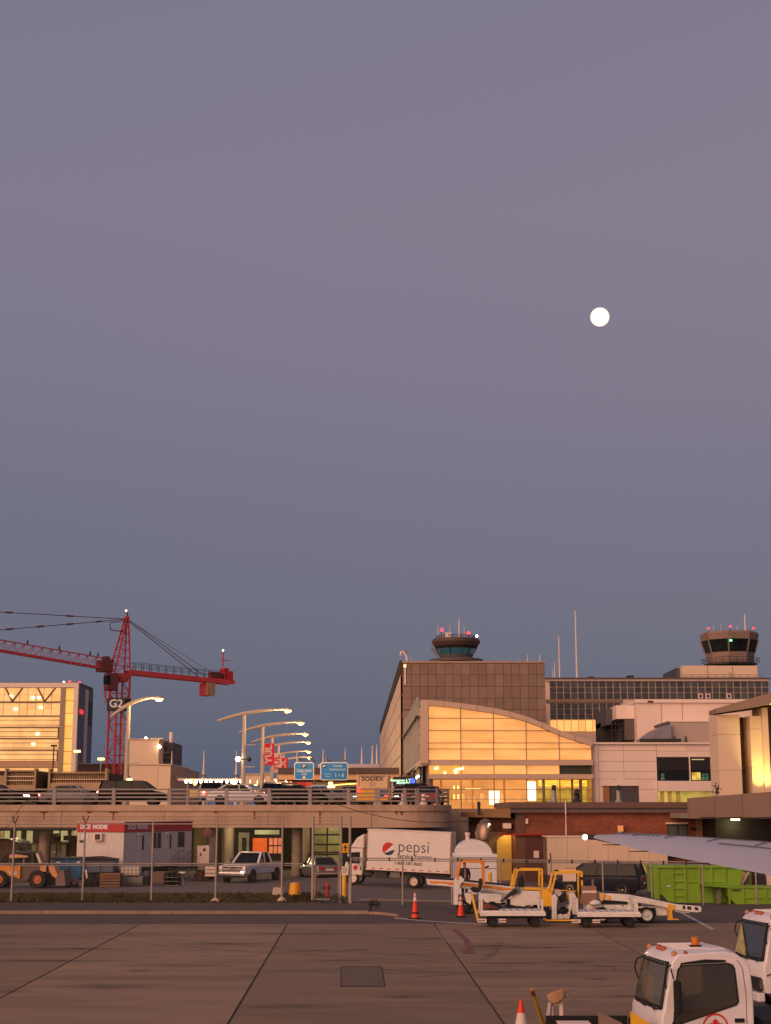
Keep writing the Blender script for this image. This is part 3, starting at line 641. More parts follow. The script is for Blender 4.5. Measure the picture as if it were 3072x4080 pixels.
p0 = (f.x(692), 6, 0); p1 = (f.x(724), 22, 0)
MB().hexa([(f.x(690), 4.7, f.z(3108)), (f.x(727), 23.7, f.z(3118)), (f.x(727), 23.9, f.z(3118)), (f.x(690), 4.9, f.z(3108)), (f.x(690), 4.7, f.z(3090)), (f.x(727), 23.7, f.z(3102)), (f.x(727), 23.9, f.z(3102)), (f.x(690), 4.9, f.z(3090))]).build('sign_board', M_PINKW, t)
MB().tube((f.x(653), 8, f.z(2960)), (f.x(653), 8, f.z(2908)), .37, n=14).build('flue', M_PINKW, t, smooth=True)
MB().bar((f.x(640), 8, f.z(2952)), (f.x(646), 8, f.z(2932)), .2, .2).build('flue_brace', M_DARK, t)
MB().ball((f.x(635), -.6, f.z(2976)), .3).build('wall_lamp', M_WLAMP, t); MB().ball((f.x(574), 1, f.z(2941)), .25).build('roof_lamp', M_WLAMP, t)
f.box(590, 640, 2938, 2943, 2, 3).build('roof_pipe', M_CREAM, t)
for yy in (2990, 3012, 3030): f.box(632, 652, yy, yy + 5, 5.7, 5.99).build('vent', M_GREY, t)

# ---- canopy masts and long lit canopy
f = Face(262, 3080)
for i, (px, top) in enumerate(((683, 2992), (811, 2990), (941, 2990), (1182, 2992), (1287, 2985), (1375, 2982), (1441, 2976), (1483, 2970), (1501, 2966))):
    names = ['leftmost', 'second', 'third', 'fourth', 'fifth', 'sixth', 'seventh', 'eighth', 'ninth']
    t = thing('canopy_mast', f'{names[i]} from the left of the pale pointed canopy masts', 'mast', (f.x(px), 262, 0), 0, 'canopy masts on the skyline')
    zt_ = f.z(top)
    MB().tube((0, 0, 0), (0, 0, zt_ - 4), .3, .22, 10).tube((0, 0, zt_ - 4), (0, 0, zt_), .2, .05, 10).build('mast', M_PINKW, t)
    MB().lathe([(.4, zt_ - 4.4), (.4, zt_ - 4.1)], 10).build('collar', M_GREY, t)
    if i < 7: MB().tube((0, 0, zt_ - 4.2), (-3.8, 0, 7), .05, n=4).tube((0, 0, zt_ - 4.2), (3.8 if i < 5 else 1.8, 0, 7), .05, n=4).build('stay_cables', M_DARK, t)
f = Face(235, 3110)
t = f.thing('lit_canopy', 'long flat canopy with a row of small lights left of the skywalk', 'canopy')
f.box(708, 1225, 3102, 3110, 0, 14).build('roof_slab', M_PINKW, t)
f.box(708, 1225, 3112, 3124, 8, 9).build('back_beam', mat('canopy_brown', (92, 70, 40), .8), t)
lm = MB().ball((0, 0, 0), .22, 8).mesh('canopy_lamp', M_WLAMP)
for px in list(range(742, 1220, 20)):
    o = bpy.data.objects.new('canopy_lamp', lm); C.objects.link(o); o.parent = t; o.location = (f.x(px + random.uniform(-3, 3)), -.1, f.z(3115))
for px in (778, 935, 1020): MB().ball((f.x(px), -.3, f.z(3121 + random.uniform(-1, 3))), .3, 8).build('flood_lamp', M_STREETLAMP, t)
for px in range(730, 1230, 80): MB().tube((f.x(px), 6, 0), (f.x(px), 6, f.z(3108)), .25).build('column', M_CONC_D, t)
lm2 = f.box(710, 1225, 3142, 3170, 12.5, 12.9).build('glazed_back', emit('canopy_back', (205, 150, 88), .5, var=.8, scale=.35), t)
f = Face(225, 3100)
t = f.thing('screen_wall', 'beige panelled rooftop screen behind the nearest street lamp', 'screen')
for k in range(4): f.box(970 + k * 28, 996 + k * 28, 3085, 3126, 0, .3).build('panel', M_CREAM, t)
f.box(966, 1088, 3083, 3086, -.2, .5).build('cap', M_CREAM, t)
for px in (975, 1030, 1082): f.box(px, px + 4, 3126, 3250, .31, .7).build('leg', M_GREY, t)

# ---- skywalk with its tensile roof
f = Face(190, 3090)
t = f.thing('skywalk', 'beige lit skywalk with dark roof band crossing over the road', 'bridge')
M_LITB = emit('lit_beige_band', (228, 148, 88), .42, var=.1, scale=.2)
f.box(1108, 1640, 3059, 3083, -.3, 7).build('roof_band', mat('roof_band_dark', (92, 76, 72), .7, var=.12), t)
f.box(1110, 1640, 3083.3, 3107, 0, 6).build('wall_band', mat('lit_beige', (236, 190, 140), .7, var=.06, scale=.3), t)
f.box(1104, 1128, 3107.5, 3250, .5, 4).build('pier', M_CONC_D, t)
f.box(1140, 1640, 3107.5, 3113, .3, 5).build('underside_beam', M_DARK, t)
f.box(1255, 1510, 3036, 3059, 8, 20).build('tensile_roof', mat('tent_fabric', (170, 160, 176), .8, var=.08), t)
# terminal frontage seen under the skywalk
f = Face(205, 3130)
t = f.thing('arrivals_frontage', 'dim glazed frontage with a red poster wall seen under the skywalk', 'building')
f.box(1130, 1560, 3112, 3215, 6, 10).build('wall', mat('frontage_grey', (110, 96, 78), .7, var=.3, scale=.4), t)
f.box(1165, 1238, 3113, 3149, 5.6, 5.9).build('poster', mat('poster_red', (200, 40, 56), .6, var=.5, scale=.35, dirt=.8, dirtcol=(220, 170, 150)), t)
for k in range(14): f.box(1330 + k * 8, 1336 + k * 8, 3123 - k * .5, 3126 - k * .5, 5.2, 5.5).build('soffit_lamp', M_STREETLAMP, t)
for px, py in ((1313, 3118), (1316, 3127), (1310, 3133), (1322, 3133)): MB().ball((f.x(px), 4, f.z(py)), .3, 8).build('hanging_lamp', M_STREETLAMP, t)
f.box(1335, 1450, 3140, 3158, 5.5, 5.9).build('window_band', M_GLASSDK, t)
f.box(1370, 1405, 3147, 3155, 5.2, 5.45).build('lit_window', emit('dim_lit', (190, 190, 150), .6), t)

# ---- road signs hung from the skywalk
M_SIGNB = mat('sign_blue', (22, 122, 194), .35, var=.1, scale=.6)
M_SIGNW = mat('sign_white', (216, 214, 218), .4, var=.04)
def roadsign(px0, px1, py0, py1, Y, label, lines):
    f = Face(Y, (py0 + py1) / 2)
    x0, x1, z0, z1 = f.x(px0), f.x(px1), f.z(py1), f.z(py0); cx, cz, w, h = (x0 + x1) / 2, (z0 + z1) / 2, x1 - x0, z1 - z0
    t = thing('road_sign', label, 'sign', (cx, Y, cz), 0, 'blue road signs over the road')
    def rr(w, h, r):
        return [(sx * (w / 2 - r) + r * math.cos(R(a + o)), sz * (h / 2 - r) + r * math.sin(R(a + o))) for sx, sz, o in ((1, 1, 0), (-1, 1, 90), (-1, -1, 180), (1, -1, 270)) for a in (0, 30, 60, 90)]
    MB().prism(rr(w, h, .28), 0, .12).build('border', M_SIGNW, t); MB().prism(rr(w - .2, h - .2, .22), -.02, -.004).build('panel', M_SIGNB, t)
    for k in (-.3, .3): MB().bar((k * w, .13, 0), (k * w, .13, h / 2 + .6), .12, .12).bar((k * w, .13, h / 2 + .5), (k * w, 190 - Y - .31, h / 2 + .5), .1, .1).build('hanger', M_GREY, t)
    for s, sz, x, z, sx in lines: text('lettering', s, sz, M_SIGNW, t, (x * w, -.025, z * h), sx=sx)
    return t, w, h
def plane_icon(t, x, z, s):
    B(x - s * .62, x + s * .62, -.028, -.022, z - s * .5, z + s * .5).build('icon_panel', mat('sign_blue_dark', (22, 70, 112), .4), t)
    MB().prism([(x - s * .5, z - s * .12), (x + s * .35, z + s * .1), (x + s * .5, z + s * .28), (x + s * .3, z + s * .26), (x - s * .45, z + s * .02)], -.036, -.03).prism([(x - s * .1, z + s * .05), (x + s * .15, z + s * .08), (x - s * .15, z - s * .38), (x - s * .26, z - s * .38)], -.041, -.037).prism([(x - s * .12, z + s * .12), (x + s * .1, z + s * .16), (x - s * .22, z + s * .38), (x - s * .32, z + s * .36)], -.046, -.042).build('plane_symbol', M_SIGNW, t)
t, w, h = roadsign(1172, 1251, 3037, 3107, 176, 'square blue road sign with a down arrow', [('États-Unis', .42, 0, .05, 1.0), ('USA', .34, 0, -.18, 1.0)])
plane_icon(t, 0, h * .28, .5); B(-w * .36, w * .36, -.026, -.02, -h * .06, -h * .035).build('rule_line', M_SIGNW, t)
MB().prism([(-.09, -h * .28), (.09, -h * .28), (.09, -h * .36), (.27, -h * .36), (0, -h * .45), (-.27, -h * .36), (-.09, -h * .36)], -.026, -.02).build('arrow', M_SIGNW, t)
t, w, h = roadsign(1276, 1387, 3037, 3109, 176, 'wide blue road sign reading 1 to 6', [('Canada', .36, .12, .3, 1.0), ('International', .36, .12, .1, 1.0), ('1', .6, .06, -.22, 1.0), ('à', .36, .18, -.2, 1.0), ('6', .6, .31, -.22, 1.0), ('Portes', .2, -.22, -.16, 1.1), ('Doors', .2, -.22, -.29, 1.1)])
plane_icon(t, -w * .36, h * .28, .45)
t, w, h = roadsign(1238, 1305, 3127, 3150, 184, 'small blue road sign low beneath the two larger ones', [('Départs', .28, .1, .16, 1.0), ('Departures', .2, .1, -.2, 1.0)])
plane_icon(t, -w * .3, 0, .32)

# ---- street lamps
M_LAMPP = mat('lamp_pole', (186, 168, 150), .5, var=.08, scale=1)
def streetlamp(x, y, zbase, label, top=7.75, extras=0, reach=3.45, tail=2.3, rise=.5):
    t = thing('street_lamp', label, 'street lamp', (x, y, zbase), 0, 'curved arm street lamps along the upper road')
    MB().tube((0, 0, 0), (0, 0, top), .23, .14, 10).tube((0, 0, 0), (0, 0, .5), .26, .26, 10).build('pole', M_LAMPP, t, smooth=True)
    arm = []; n = 16
    for i in range(n + 1):
        u = -tail + (reach + tail) * i / n
        arm.append((u, -.05, top - .12 + rise * (1 - ((u - reach) / (reach + tail)) ** 2 * (1 + tail / reach) * 1.2)))
    m = MB()
    for i in range(n):
        r = lambda k: .045 + .13 * (1 - abs((k / n) - tail / (reach + tail)) / .75)
        m.tube(arm[i], arm[i + 1], max(r(i), .04), max(r(i + 1), .04), 7)
    m.build('arm', M_LAMPP, t, smooth=True)
    ex, _, ez = arm[-1]
    MB().lathe([(.12, ez + .14), (.32, ez + .08), (.36, ez - .06), (.3, ez - .1)], 12, (ex + .25, -.05)).build('lamp_head', M_LAMPP, t, smooth=True)
    MB().lathe([(.05, ez - .3), (.24, ez - .25), (.34, ez - .1)], 12, (ex + .27, -.05)).build('lens', M_STREETLAMP, t, smooth=True)
    l = bpy.data.lights.new('street_light', 'POINT'); l.energy = 900; l.color = (1, .66, .32); l.shadow_soft_size = .3
    lo = bpy.data.objects.new('street_light', l); C.objects.link(lo); lo.parent = t; lo.location = (ex + .27, -.05, ez - .55)
    if extras & 1: MB().bar((0, -.1, top * .66), (1.0, -.1, top * .66), .07, .07).bar((0, -.1, top * .42), (1.0, -.1, top * .42), .07, .07).build('banner_arm', M_LAMPP, t)
    if extras & 2:
        fx_ = MB().bar((-.5, -.15, 3.9), (.5, -.15, 3.9), .08, .08)
        fx_.build('flood_bracket', M_DARK, t); MB().ball((-.45, -.25, 3.9), .22, 8).build('flood_lamp', M_WLAMP, t); MB().ball((.5, -.25, 3.9), .22, 8).build('flood_lamp', M_DARK, t)
    return t, arm
specs = [(970, 130, 'nearest and largest of the curved street lamps right of the plant building'), (1045, 149, 'second curved street lamp behind the nearest one'), (1083, 171, 'third curved street lamp carrying the larger red banner'), (1109, 192, 'fourth curved street lamp carrying the pale banner'), (1128, 222, 'fifth curved street lamp behind the smaller red banner'), (1140, 246, 'sixth and farthest curved street lamp over the road signs')]
LX = []
for i, (px, y, lab) in enumerate(specs):
    x = W(px, 3050, y).x; LX.append((x, y)); streetlamp(x, y, 5.05, lab, extras=(1 if i < 2 else 0) | (2 if i == 0 else 0))
streetlamp(W(507, 3000, 117).x, 117, 5.05, 'lone curved street lamp in front of the red crane mast', top=7.55, extras=1, reach=2.05, tail=1.35, rise=.75)
# banners on lamps
M_BRED = mat('banner_red', (214, 28, 62), .7, var=.08); M_BPALE = mat('banner_pale', (214, 190, 176), .7, var=.08)
for (px0, px1, py0, py1, Y, bm_, tm, lab) in ((1050, 1093, 2962, 3048, 170.6, M_BRED, M_BPALE, 'larger red banner with pale YUL letters, upper left of three'), (1086, 1122, 3001, 3078, 191.6, M_BPALE, M_BRED, 'pale banner with red YUL letters between two red ones'), (1112, 1147, 3020, 3091, 221.6, M_BRED, M_BPALE, 'smaller red banner with pale YUL letters, lower right of three')):
    f = Face(Y, (py0 + py1) / 2); w = f.x(px1) - f.x(px0); h = f.z(py0) - f.z(py1); cx = (f.x(px0) + f.x(px1)) / 2; cz = (f.z(py0) + f.z(py1)) / 2
    t = thing('banner', lab, 'banner', (cx, Y, cz), 0, 'banners on the street lamps')
    MB().box(-w / 2, w / 2, -.03, .0, -h / 2, h / 2).build('fabric', bm_, t)
    MB().bar((-w / 2, .03, h / 2), (w / 2, .03, h / 2), .06, .06).bar((-w / 2, .03, -h / 2), (w / 2, .03, -h / 2), .06, .06).build('banner_rods', M_LAMPP, t)
    text('lettering', 'YUL', w * .86, tm, t, (0, -.04, 0), rot=(PI / 2, -PI / 2, 0), bold=.03 * w, sx=1.1)

# ---- tower crane
M_CR = mat('crane_red', (178, 56, 62), .5, var=.15, scale=1.0, dirt=.3, dirtcol=(90, 40, 40))
M_CRD = mat('crane_dark', (96, 44, 44), .6, var=.2)
cx, cy = -32.55, 185.0
cr_ = thing('tower_crane', 'red lattice tower crane with black number plate and counterweights', 'crane', (cx, cy, 0), math.atan2(10.0, 11.8))
def lattice(m, p0, p1, w0, w1, n, r, rb, nz=4):
    p0, p1 = Vector(p0), Vector(p1); d = (p1 - p0).normalized(); up = Vector((0, 0, 1)) if abs(d.z) < .9 else Vector((1, 0, 0))
    a = d.cross(up).normalized(); b = a.cross(d).normalized(); C4 = [(-1, -1), (1, -1), (1, 1), (-1, 1)]
    def P(i, k):
        u = i / n; w = w0 + (w1 - w0) * u; return p0 + (p1 - p0) * u + a * (C4[k][0] * w / 2) + b * (C4[k][1] * w / 2)
    for k in range(4): m.bar(P(0, k), P(n, k), r, r)
    for i in range(n + 1):
        for k in range(4): m.bar(P(i, k), P(i, (k + 1) % 4), rb, rb)
    for i in range(n):
        for k in range(4):
            m.bar(P(i, k), P(i + 1, (k + 1) % 4), rb, rb) if (i + k) % 2 else m.bar(P(i, (k + 1) % 4), P(i + 1, k), rb, rb)
    return m
ZS = 20.6
lattice(MB(), (0, 0, 0), (0, 0, ZS), 1.75, 1.75, 11, .2, .07).build('mast', M_CR, cr_)
lad = MB().bar((.55, -.3, 0), (.55, -.3, ZS - 1), .05, .05).bar((.55, .1, 0), (.55, .1, ZS - 1), .05, .05)
for k in range(60): lad.bar((.55, -.3, .4 + k * .32), (.55, .1, .4 + k * .32), .03, .03)
lad.build('ladder', mat('ladder_pale', (196, 140, 120), .6), cr_)
MB().box(-1.0, 1.0, -1.0, 1.0, ZS, ZS + .5).lathe([(1.0, ZS - .45), (1.05, ZS)], 16).build('slewing_ring', M_CR, cr_)
# apex tower (A-frame)
m = MB()
for s in (-1, 1):
    m.bar((-1.2, s * .7, ZS + .5), (.6, s * .2, 28.2), .16, .16); m.bar((1.0, s * .7, ZS + .5), (.8, s * .2, 28.2), .16, .16)
    for k in range(7):
        u, v = k / 7, (k + 1) / 7
        a = Vector((-1.2, s * .7, ZS + .5)).lerp(Vector((.6, s * .2, 28.2)), u); b = Vector((1.0, s * .7, ZS + .5)).lerp(Vector((.8, s * .2, 28.2)), v)
        c = Vector((1.0, s * .7, ZS + .5)).lerp(Vector((.8, s * .2, 28.2)), u); m.bar(a, b, .07, .07).bar(a, c, .07, .07)
m.bar((.7, -.25, 28.2), (.7, .25, 28.2), .2, .2).build('apex_frame', M_CR, cr_)
MB().bar((.7, 0, 27.4), (.75, 0, 28.7), .16, .16).bar((.7, 0, 26.3), (-1.6, 0, 26.4), .12, .1).bar((-1.5, 0, 26.4), (-1.7, 0, 27.2), .07, .07).bar((-1.6, 0, 27.3), (.7, 0, 27.7), .1, .1).build('apex_gear', M_CRD, cr_)
MB().ball((.55, 0, 28.95), .09, 8).build('aviation_lamp', M_WLAMP, cr_)
# jib (towards -x), slightly raised
JA = R(5.2); jd = Vector((-math.cos(JA), 0, math.sin(JA))); JL = 46.0; j0 = Vector((-1.0, 0, ZS + .9))
m = MB(); up = Vector((math.sin(JA), 0, math.cos(JA)))
for s in (-1, 1): m.bar(j0 + Vector((0, s * .6, 0)), j0 + jd * JL + Vector((0, s * .6, 0)), .17, .17)
m.bar(j0 + up * 1.25, j0 + up * 1.25 + jd * JL, .13, .13); n = 38
for i in range(n):
    a, b = j0 + jd * (JL * i / n), j0 + jd * (JL * (i + 1) / n)
    for s in (-1, 1):
        e = Vector((0, s * .6, 0)); m.bar(a + e, a + up * 1.25, .055, .055).bar(b + e, a + up * 1.25, .05, .05)
    m.bar(a + Vector((0, -.6, 0)), b + Vector((0, .6, 0)), .05, .05)
m.build('jib', M_CR, cr_)
ap = Vector((.7, 0, 27.9)); tie = MB()
for L_ in (20.0, 42.0): tie.tube(ap, j0 + jd * L_ + up * 1.25, .05, n=5)
for k in (1, 2, 3, 4):
    for L_ in (20.0, 42.0):
        c = ap.lerp(j0 + jd * L_ + up * 1.25, k / 5.5); dd = (j0 + jd * L_ + up * 1.25 - ap).normalized() * .45; tie.tube(c - dd, c + dd, .11, n=6)
tie.build('tie_bars', M_CRD, cr_)
MB().box(-2.6, -1.1, -1.5, -.62, ZS - 1.7, ZS + .4).build('operator_cab', M_CRD, cr_, bevel=.08)
B(-2.62, -2.2, -1.52, -.6, ZS - 1.0, ZS + .1).build('cab_window', M_GLASSDK, cr_)
MB().box(-3.0, -1.4, -.7, .7, ZS + .6, ZS + 2.0).box(-2.4, -1.7, -.4, .4, ZS + 2.0, ZS + 2.5).build('hoist_gear', M_CRD, cr_)
MB().path([(-2.2, -.4, ZS - .6), (-2.2, -.4, ZS - 2.4), (-2.0, -.4, ZS - 2.8), (-2.2, -.4, ZS - 3.1)], .12, 6).build('hook_block', M_CR, cr_)
# counter-jib
CJ = 16.5
m = MB()
for s in (-1, 1): m.bar((1.0, s * .7, ZS + .75), (CJ, s * .7, ZS + .3), .2, .55)
for k in range(12): m.bar((1.2 + k * 1.27, -.7, ZS + .7 - k * .035), (1.2 + k * 1.27, .7, ZS + .7 - k * .035), .1, .1)
m.build('counter_jib', M_CR, cr_)
hr = MB()
for s in (-1, 1):
    for k in range(13): x = 1.4 + k * 1.15; hr.bar((x, s * .72, ZS + 1.0 - k * .03), (x, s * .72, ZS + 1.95 - k * .03), .05, .05)
    hr.bar((1.4, s * .72, ZS + 1.95), (15.2, s * .72, ZS + 1.6), .05, .05).bar((1.4, s * .72, ZS + 1.5), (15.2, s * .72, ZS + 1.15), .04, .04)
hr.build('walkway_rail', M_DARK, cr_)
tb = MB()
for s in (-1, 1): tb.tube(ap + Vector((0, s * .2, 0)), (12.0, s * .7, ZS + .8), .05, n=5)
tb.tube(ap, (14.6, 0, ZS + .9), .03, n=4).build('tie_bars', M_CRD, cr_)
B(12.1, 13.3, -.8, .8, ZS - 1.6, ZS + .05).build('counterweight', M_CR, cr_, bevel=.04); B(12.12, 13.28, -1.1, -.805, ZS - 1.6, ZS + .05).build('counterweight', mat('cw_tan', (150, 116, 96), .8), cr_)
B(15.0, 16.4, -.55, .55, ZS + .62, ZS + 1.75).build('machine_house', M_RED, cr_, bevel=.05); B(15.0, 15.7, -.56, .56, ZS + 1.753, ZS + 2.1).build('house_roof', M_RED, cr_)
MB().box(13.2, 14.7, -.5, .5, ZS + .7, ZS + 1.5).build('winch', M_CRD, cr_)
MB().bar((15.1, 0, ZS + 2.3), (15.1, 0, ZS + 4.2), .12, .12).bar((14.8, 0, ZS + 3.2), (16.3, 0, ZS + 3.1), .08, .08).build('lamp_mast', M_CR, cr_); MB().ball((15.1, 0, ZS + 4.4), .09, 8).build('aviation_lamp', M_WLAMP, cr_)
f = Face(185, 2800); zg0, zg1 = f.z(2832), f.z(2783)
B(-1.05, 1.05, -1.06, 1.06, zg0, zg1).build('number_plate', M_DARK, cr_)
a = cr_.rotation_euler.z
gp = text('plate_lettering', 'G2', 1.35, M_SIGNW, cr_, Matrix.Rotation(-a, 3, 'Z') @ Vector((-.1, -1.52, (zg0 + zg1) / 2)), rot=(PI / 2, 0, -a), bold=.03)
# the plate proper, square to the road
gq = B(-1.02, 1.02, -.03, .03, zg0, zg1).build('plate_board', M_DARK, cr_); gq.location = Matrix.Rotation(-a, 3, 'Z') @ Vector((-.05, -1.48, 0)); gq.rotation_euler.z = -a
bd = MB()
f = Face(178, 2500)
for px, py in ((388, 2482), (262, 2512), (195, 2528), (80, 2550)):
    pass
for i, u in enumerate((.5, 1.2, 3.9, 6.6, 9.2, 10.0)):
    p = j0 + up * 1.3 + jd * (u * 1.55 + 1.5); b = thing('perched_bird', ['dark bird on the crane jib nearest the red mast', 'second dark bird from the mast on the crane jib', 'third dark bird from the mast on the crane jib', 'fourth dark bird from the mast on the crane jib', 'fifth dark bird from the mast on the crane jib', 'dark bird on the crane jib farthest from the mast'][i], 'bird', cr_.matrix_basis @ p, 0, 'birds perched on the crane')
    w_ = Matrix.Rotation(a, 4, 'Z') @ p; b.location = (cx + w_.x, cy + w_.y, w_.z)
    MB().loft([[(s * .09 * math.cos(R(q)), s * .09 * math.sin(R(q)), z) for q in range(0, 360, 60)] for s, z in ((.4, .0), (1.2, .12), (1.2, .28), (.7, .4), (.75, .47), (.2, .56))]).build('body', M_BLACK, b); MB().bar((0, 0, .05), (.16, 0, -.1), .08, .03).build('tail', M_BLACK, b)
# moon: full disc facing the Earth, dimmer and warmer towards its limb
def moonmat():
    m = bpy.data.materials.new('moon_surface'); m.use_nodes = True; N, L = m.node_tree.nodes, m.node_tree.links; b = N['Principled BSDF']; b.inputs['Base Color'].default_value = (.1, .1, .1, 1)
    g_ = N.new('ShaderNodeNewGeometry'); d = N.new('ShaderNodeVectorMath'); d.operation = 'DOT_PRODUCT'; L.new(g_.outputs['Normal'], d.inputs[0]); d.inputs[1].default_value = tuple(-ray(2390, 1263).normalized())
    r_ = N.new('ShaderNodeValToRGB'); L.new(d.outputs['Value'], r_.inputs[0]); e = r_.color_ramp.elements; e[0].position = .0; e[0].color = (.35, .26, .17, 1); e[1].position = .72; e[1].color = (1, .98, .93, 1); x = r_.color_ramp.elements.new(.3); x.color = (.75, .66, .5, 1)
    L.new(r_.outputs[0], b.inputs['Emission Color']); b.inputs['Emission Strength'].default_value = 1.5; m.cycles.emission_sampling = 'NONE'; return m
dm = ray(2390, 1263).normalized(); mp_ = Vector((0, 0, EYE)) + dm * 3500
mo = tag(MB().ball((0, 0, 0), 3500 * 38.0 / 6000 / math.sqrt(1 + ((2390 - 1536) / F) ** 2 + ((2040 - 1263) / F) ** 2), 48).build('moon', moonmat(), None, smooth=True), 'bright white full moon high in the mauve sky', 'moon')
mo.location = mp_
# ================================================================== glass terminal hall
f = Face(140, 3000)
M_TGL = emit('hall_pane', (255, 178, 102), .82, var=.26, scale=.6, streak=(.35, 1, 1.8), obj_var=.11)
M_TMUL = mat('hall_mullion', (140, 104, 76), .5, var=.1)
M_TBAND = mat('hall_band', (196, 168, 148), .6, var=.06, scale=.3)
hall = f.thing('terminal_hall', 'orange lit glass terminal hall with a curved sloping roof', 'building')
CURVE = [(1676, 2789), (1706, 2790), (1770, 2796), (1838, 2803), (1902, 2812), (1968, 2822), (2032, 2836), (2097, 2855), (2162, 2880), (2228, 2910), (2292, 2932), (2360, 2952)]
def cy_(px):
    for (a, b), (c, d) in zip(CURVE[:-1], CURVE[1:]):
        if a <= px <= c: return b + (d - b) * (px - a) / (c - a)
    return CURVE[-1][1] if px > 2000 else CURVE[0][1]
for (a, b), (c, d) in zip(CURVE[1:-1], CURVE[2:]):
    m = MB(); th = 21
    m.hexa([(f.x(a) + .015, -.5, f.z(b + th)), (f.x(c) - .015, -.5, f.z(d + th)), (f.x(c) - .015, .3, f.z(d + th)), (f.x(a) + .015, .3, f.z(b + th)), (f.x(a) + .015, -.5, f.z(b)), (f.x(c) - .015, -.5, f.z(d)), (f.x(c) - .015, .3, f.z(d)), (f.x(a) + .015, .3, f.z(b))]).build('roof_panel', M_TBAND, hall)
m = MB(); pts = [(f.x(a), f.z(b + 3)) for a, b in CURVE]; pts2 = [(f.x(a), f.z(b + 14)) for a, b in CURVE][::-1]
m.prism(pts + pts2, .31, 43).build('roof_shell', mat('roof_metal', (150, 140, 138), .5, metal=.3), hall)
f.box(1676, 1706, 2790, 3042, -.5, .3).build('corner_pilaster', M_TBAND, hall)
VX = [1707, 1836, 1967, 2097, 2228, 2357]; HY = [2790, 2862, 2911, 2960, 2984, 3028]
def pane(x0, x1, y0, y1, name, mt, parent, yy=(.05, .1)):
    n = 5; top = []
    for i in range(n + 1):
        px = x0 + (x1 - x0) * i / n; top.append((px, max(y0, cy_(px) + 22)))
    top = [(px, min(py, y1)) for px, py in top]
    if min(py for _, py in top) >= y1 - 2: return
    P = [(f.x(px), f.z(py)) for px, py in top] + [(f.x(x1), f.z(y1)), (f.x(x0), f.z(y1))]
    Q = []
    for p in P:
        if not Q or (Vector(p) - Vector(Q[-1])).length > .02: Q.append(p)
    if len(Q) > 2: return MB().prism(Q, *yy).build(name, mt, parent)
M_TGREEN = mat('hall_pane_green', (66, 72, 58), .1, var=.3, scale=.4)
for i in range(5):
    for j in range(5):
        pane(VX[i] + 1.3, VX[i + 1] - 1.3, HY[j] + 1.2, HY[j + 1] - 1.2, 'pane', M_TGL, hall)
for i in range(5):
    a, b = VX[i] + 1.3, VX[i + 1] - 1.3
    if i < 4: pane(a, b, 3050, 3084, 'pane', M_TGL if i else emit('hall_pane_deep', (255, 172, 84), .8, var=.18, scale=.4), hall)
    else: pane(a, b, 3050, 3084, 'pane', M_TGREEN, hall)
for x in VX: m = f.box(x - 1.5, x + 1.5, max(cy_(x) + 20, 2790), 3222, -.12, .2).build('mullion', M_TMUL, hall)
for y in HY[1:5]:
    # stop each transom where the roof comes down
    xe = 2357
    for px in range(1707, 2358, 10):
        if cy_(px) + 21 > y: xe = px; break
    f.box(1707, xe, y - 1.2, y + 1.2, -.1, .18).build('transom', M_TMUL, hall)
f.box(1680, 2360, 3028, 3049, -.3, .25).build('spandrel', M_TBAND, hall); f.box(1707, 2360, 3085, 3103, -.25, .25).build('spandrel', M_TBAND, hall)
for y in (3145, 3184): f.box(1707, 2357, y - 1.2, y + 1.2, -.1, .18).build('transom', M_TMUL, hall)
# see-through lower glazing with the lit room behind it
M_CLEAR = glass('hall_clear_glass', (255, 246, 230), .05)
for i in range(5):
    for a, b in ((3104, 3143), (3147, 3182), (3186, 3221)): pane(VX[i] + 1.4, VX[i + 1] - 1.4, a, b, 'clear_pane', M_CLEAR, hall)
f.box(1708, 2357, 3098, 3226, 9, 9.3).build('room_wall', emit('room_wall', (255, 180, 100), .85, var=.3, scale=.35), hall)
f.box(1708, 2357, 3222, 3226, .3, 9).build('room_floor', M_CONC_D, hall)
f.box(1708, 2357, 3096, 3099, .3, 9).build('room_ceiling', M_CREAM, hall)
for px in (1760, 1890, 2020, 2150, 2280): f.box(px, px + 9, 3099, 3223, 5, 5.6).build('room_column', emit('room_column', (240, 150, 70), .5, var=.2), hall)
for x0, x1, y0, y1, mt in ((1950, 1992, 3150, 3186, emit('white_screen', (255, 252, 246), 2.2)), (1951, 1990, 3188, 3206, MATS['white_screen']), (2103, 2138, 3113, 3146, MATS['white_screen']), (2104, 2138, 3148, 3190, MATS['white_screen'])):
    f.box(x0, x1, y0, y1, 1.2, 1.4).build('lit_screen', mt, hall)
M_YSHELF = emit('shelf_light', (255, 226, 70), 1.5, var=.5, scale=1.2)
for k in range(4): f.box(2154 + 0 * k, 2166, 3108 + k * 6, 3112 + k * 6, 2, 2.3).build('shelf_light', M_YSHELF, hall)
for x0, x1 in ((2176, 2226), (2231, 2282), (2290, 2314), (2325, 2348)):
    for k in range(4): f.box(x0, x1, 3108 + k * 6.5, 3112 + k * 6.5, 2.0, 2.3).build('shelf_light', M_YSHELF, hall)
f.box(2150, 2352, 3136, 3200, 3.0, 3.2).build('shop_wall', emit('shop_wall', (212, 184, 70), .55, var=.9, scale=.9), hall)
for x0, x1 in ((2166, 2176), (2282, 2290), (2314, 2325)): f.box(x0, x1, 3104, 3215, 1.6, 1.9).build('shop_post', mat('shop_post', (120, 110, 70), .6), hall)
for px, py in ((1735, 3062), (1742, 3060), (1772, 3079), (1812, 3072), (1820, 3066), (1830, 3064), (1842, 3061), (1816, 3078)):
    MB().ball((f.x(px), -.02, f.z(py)), .1, 8).build('room_lamp', emit('room_lamp', (255, 240, 150), 8), hall)
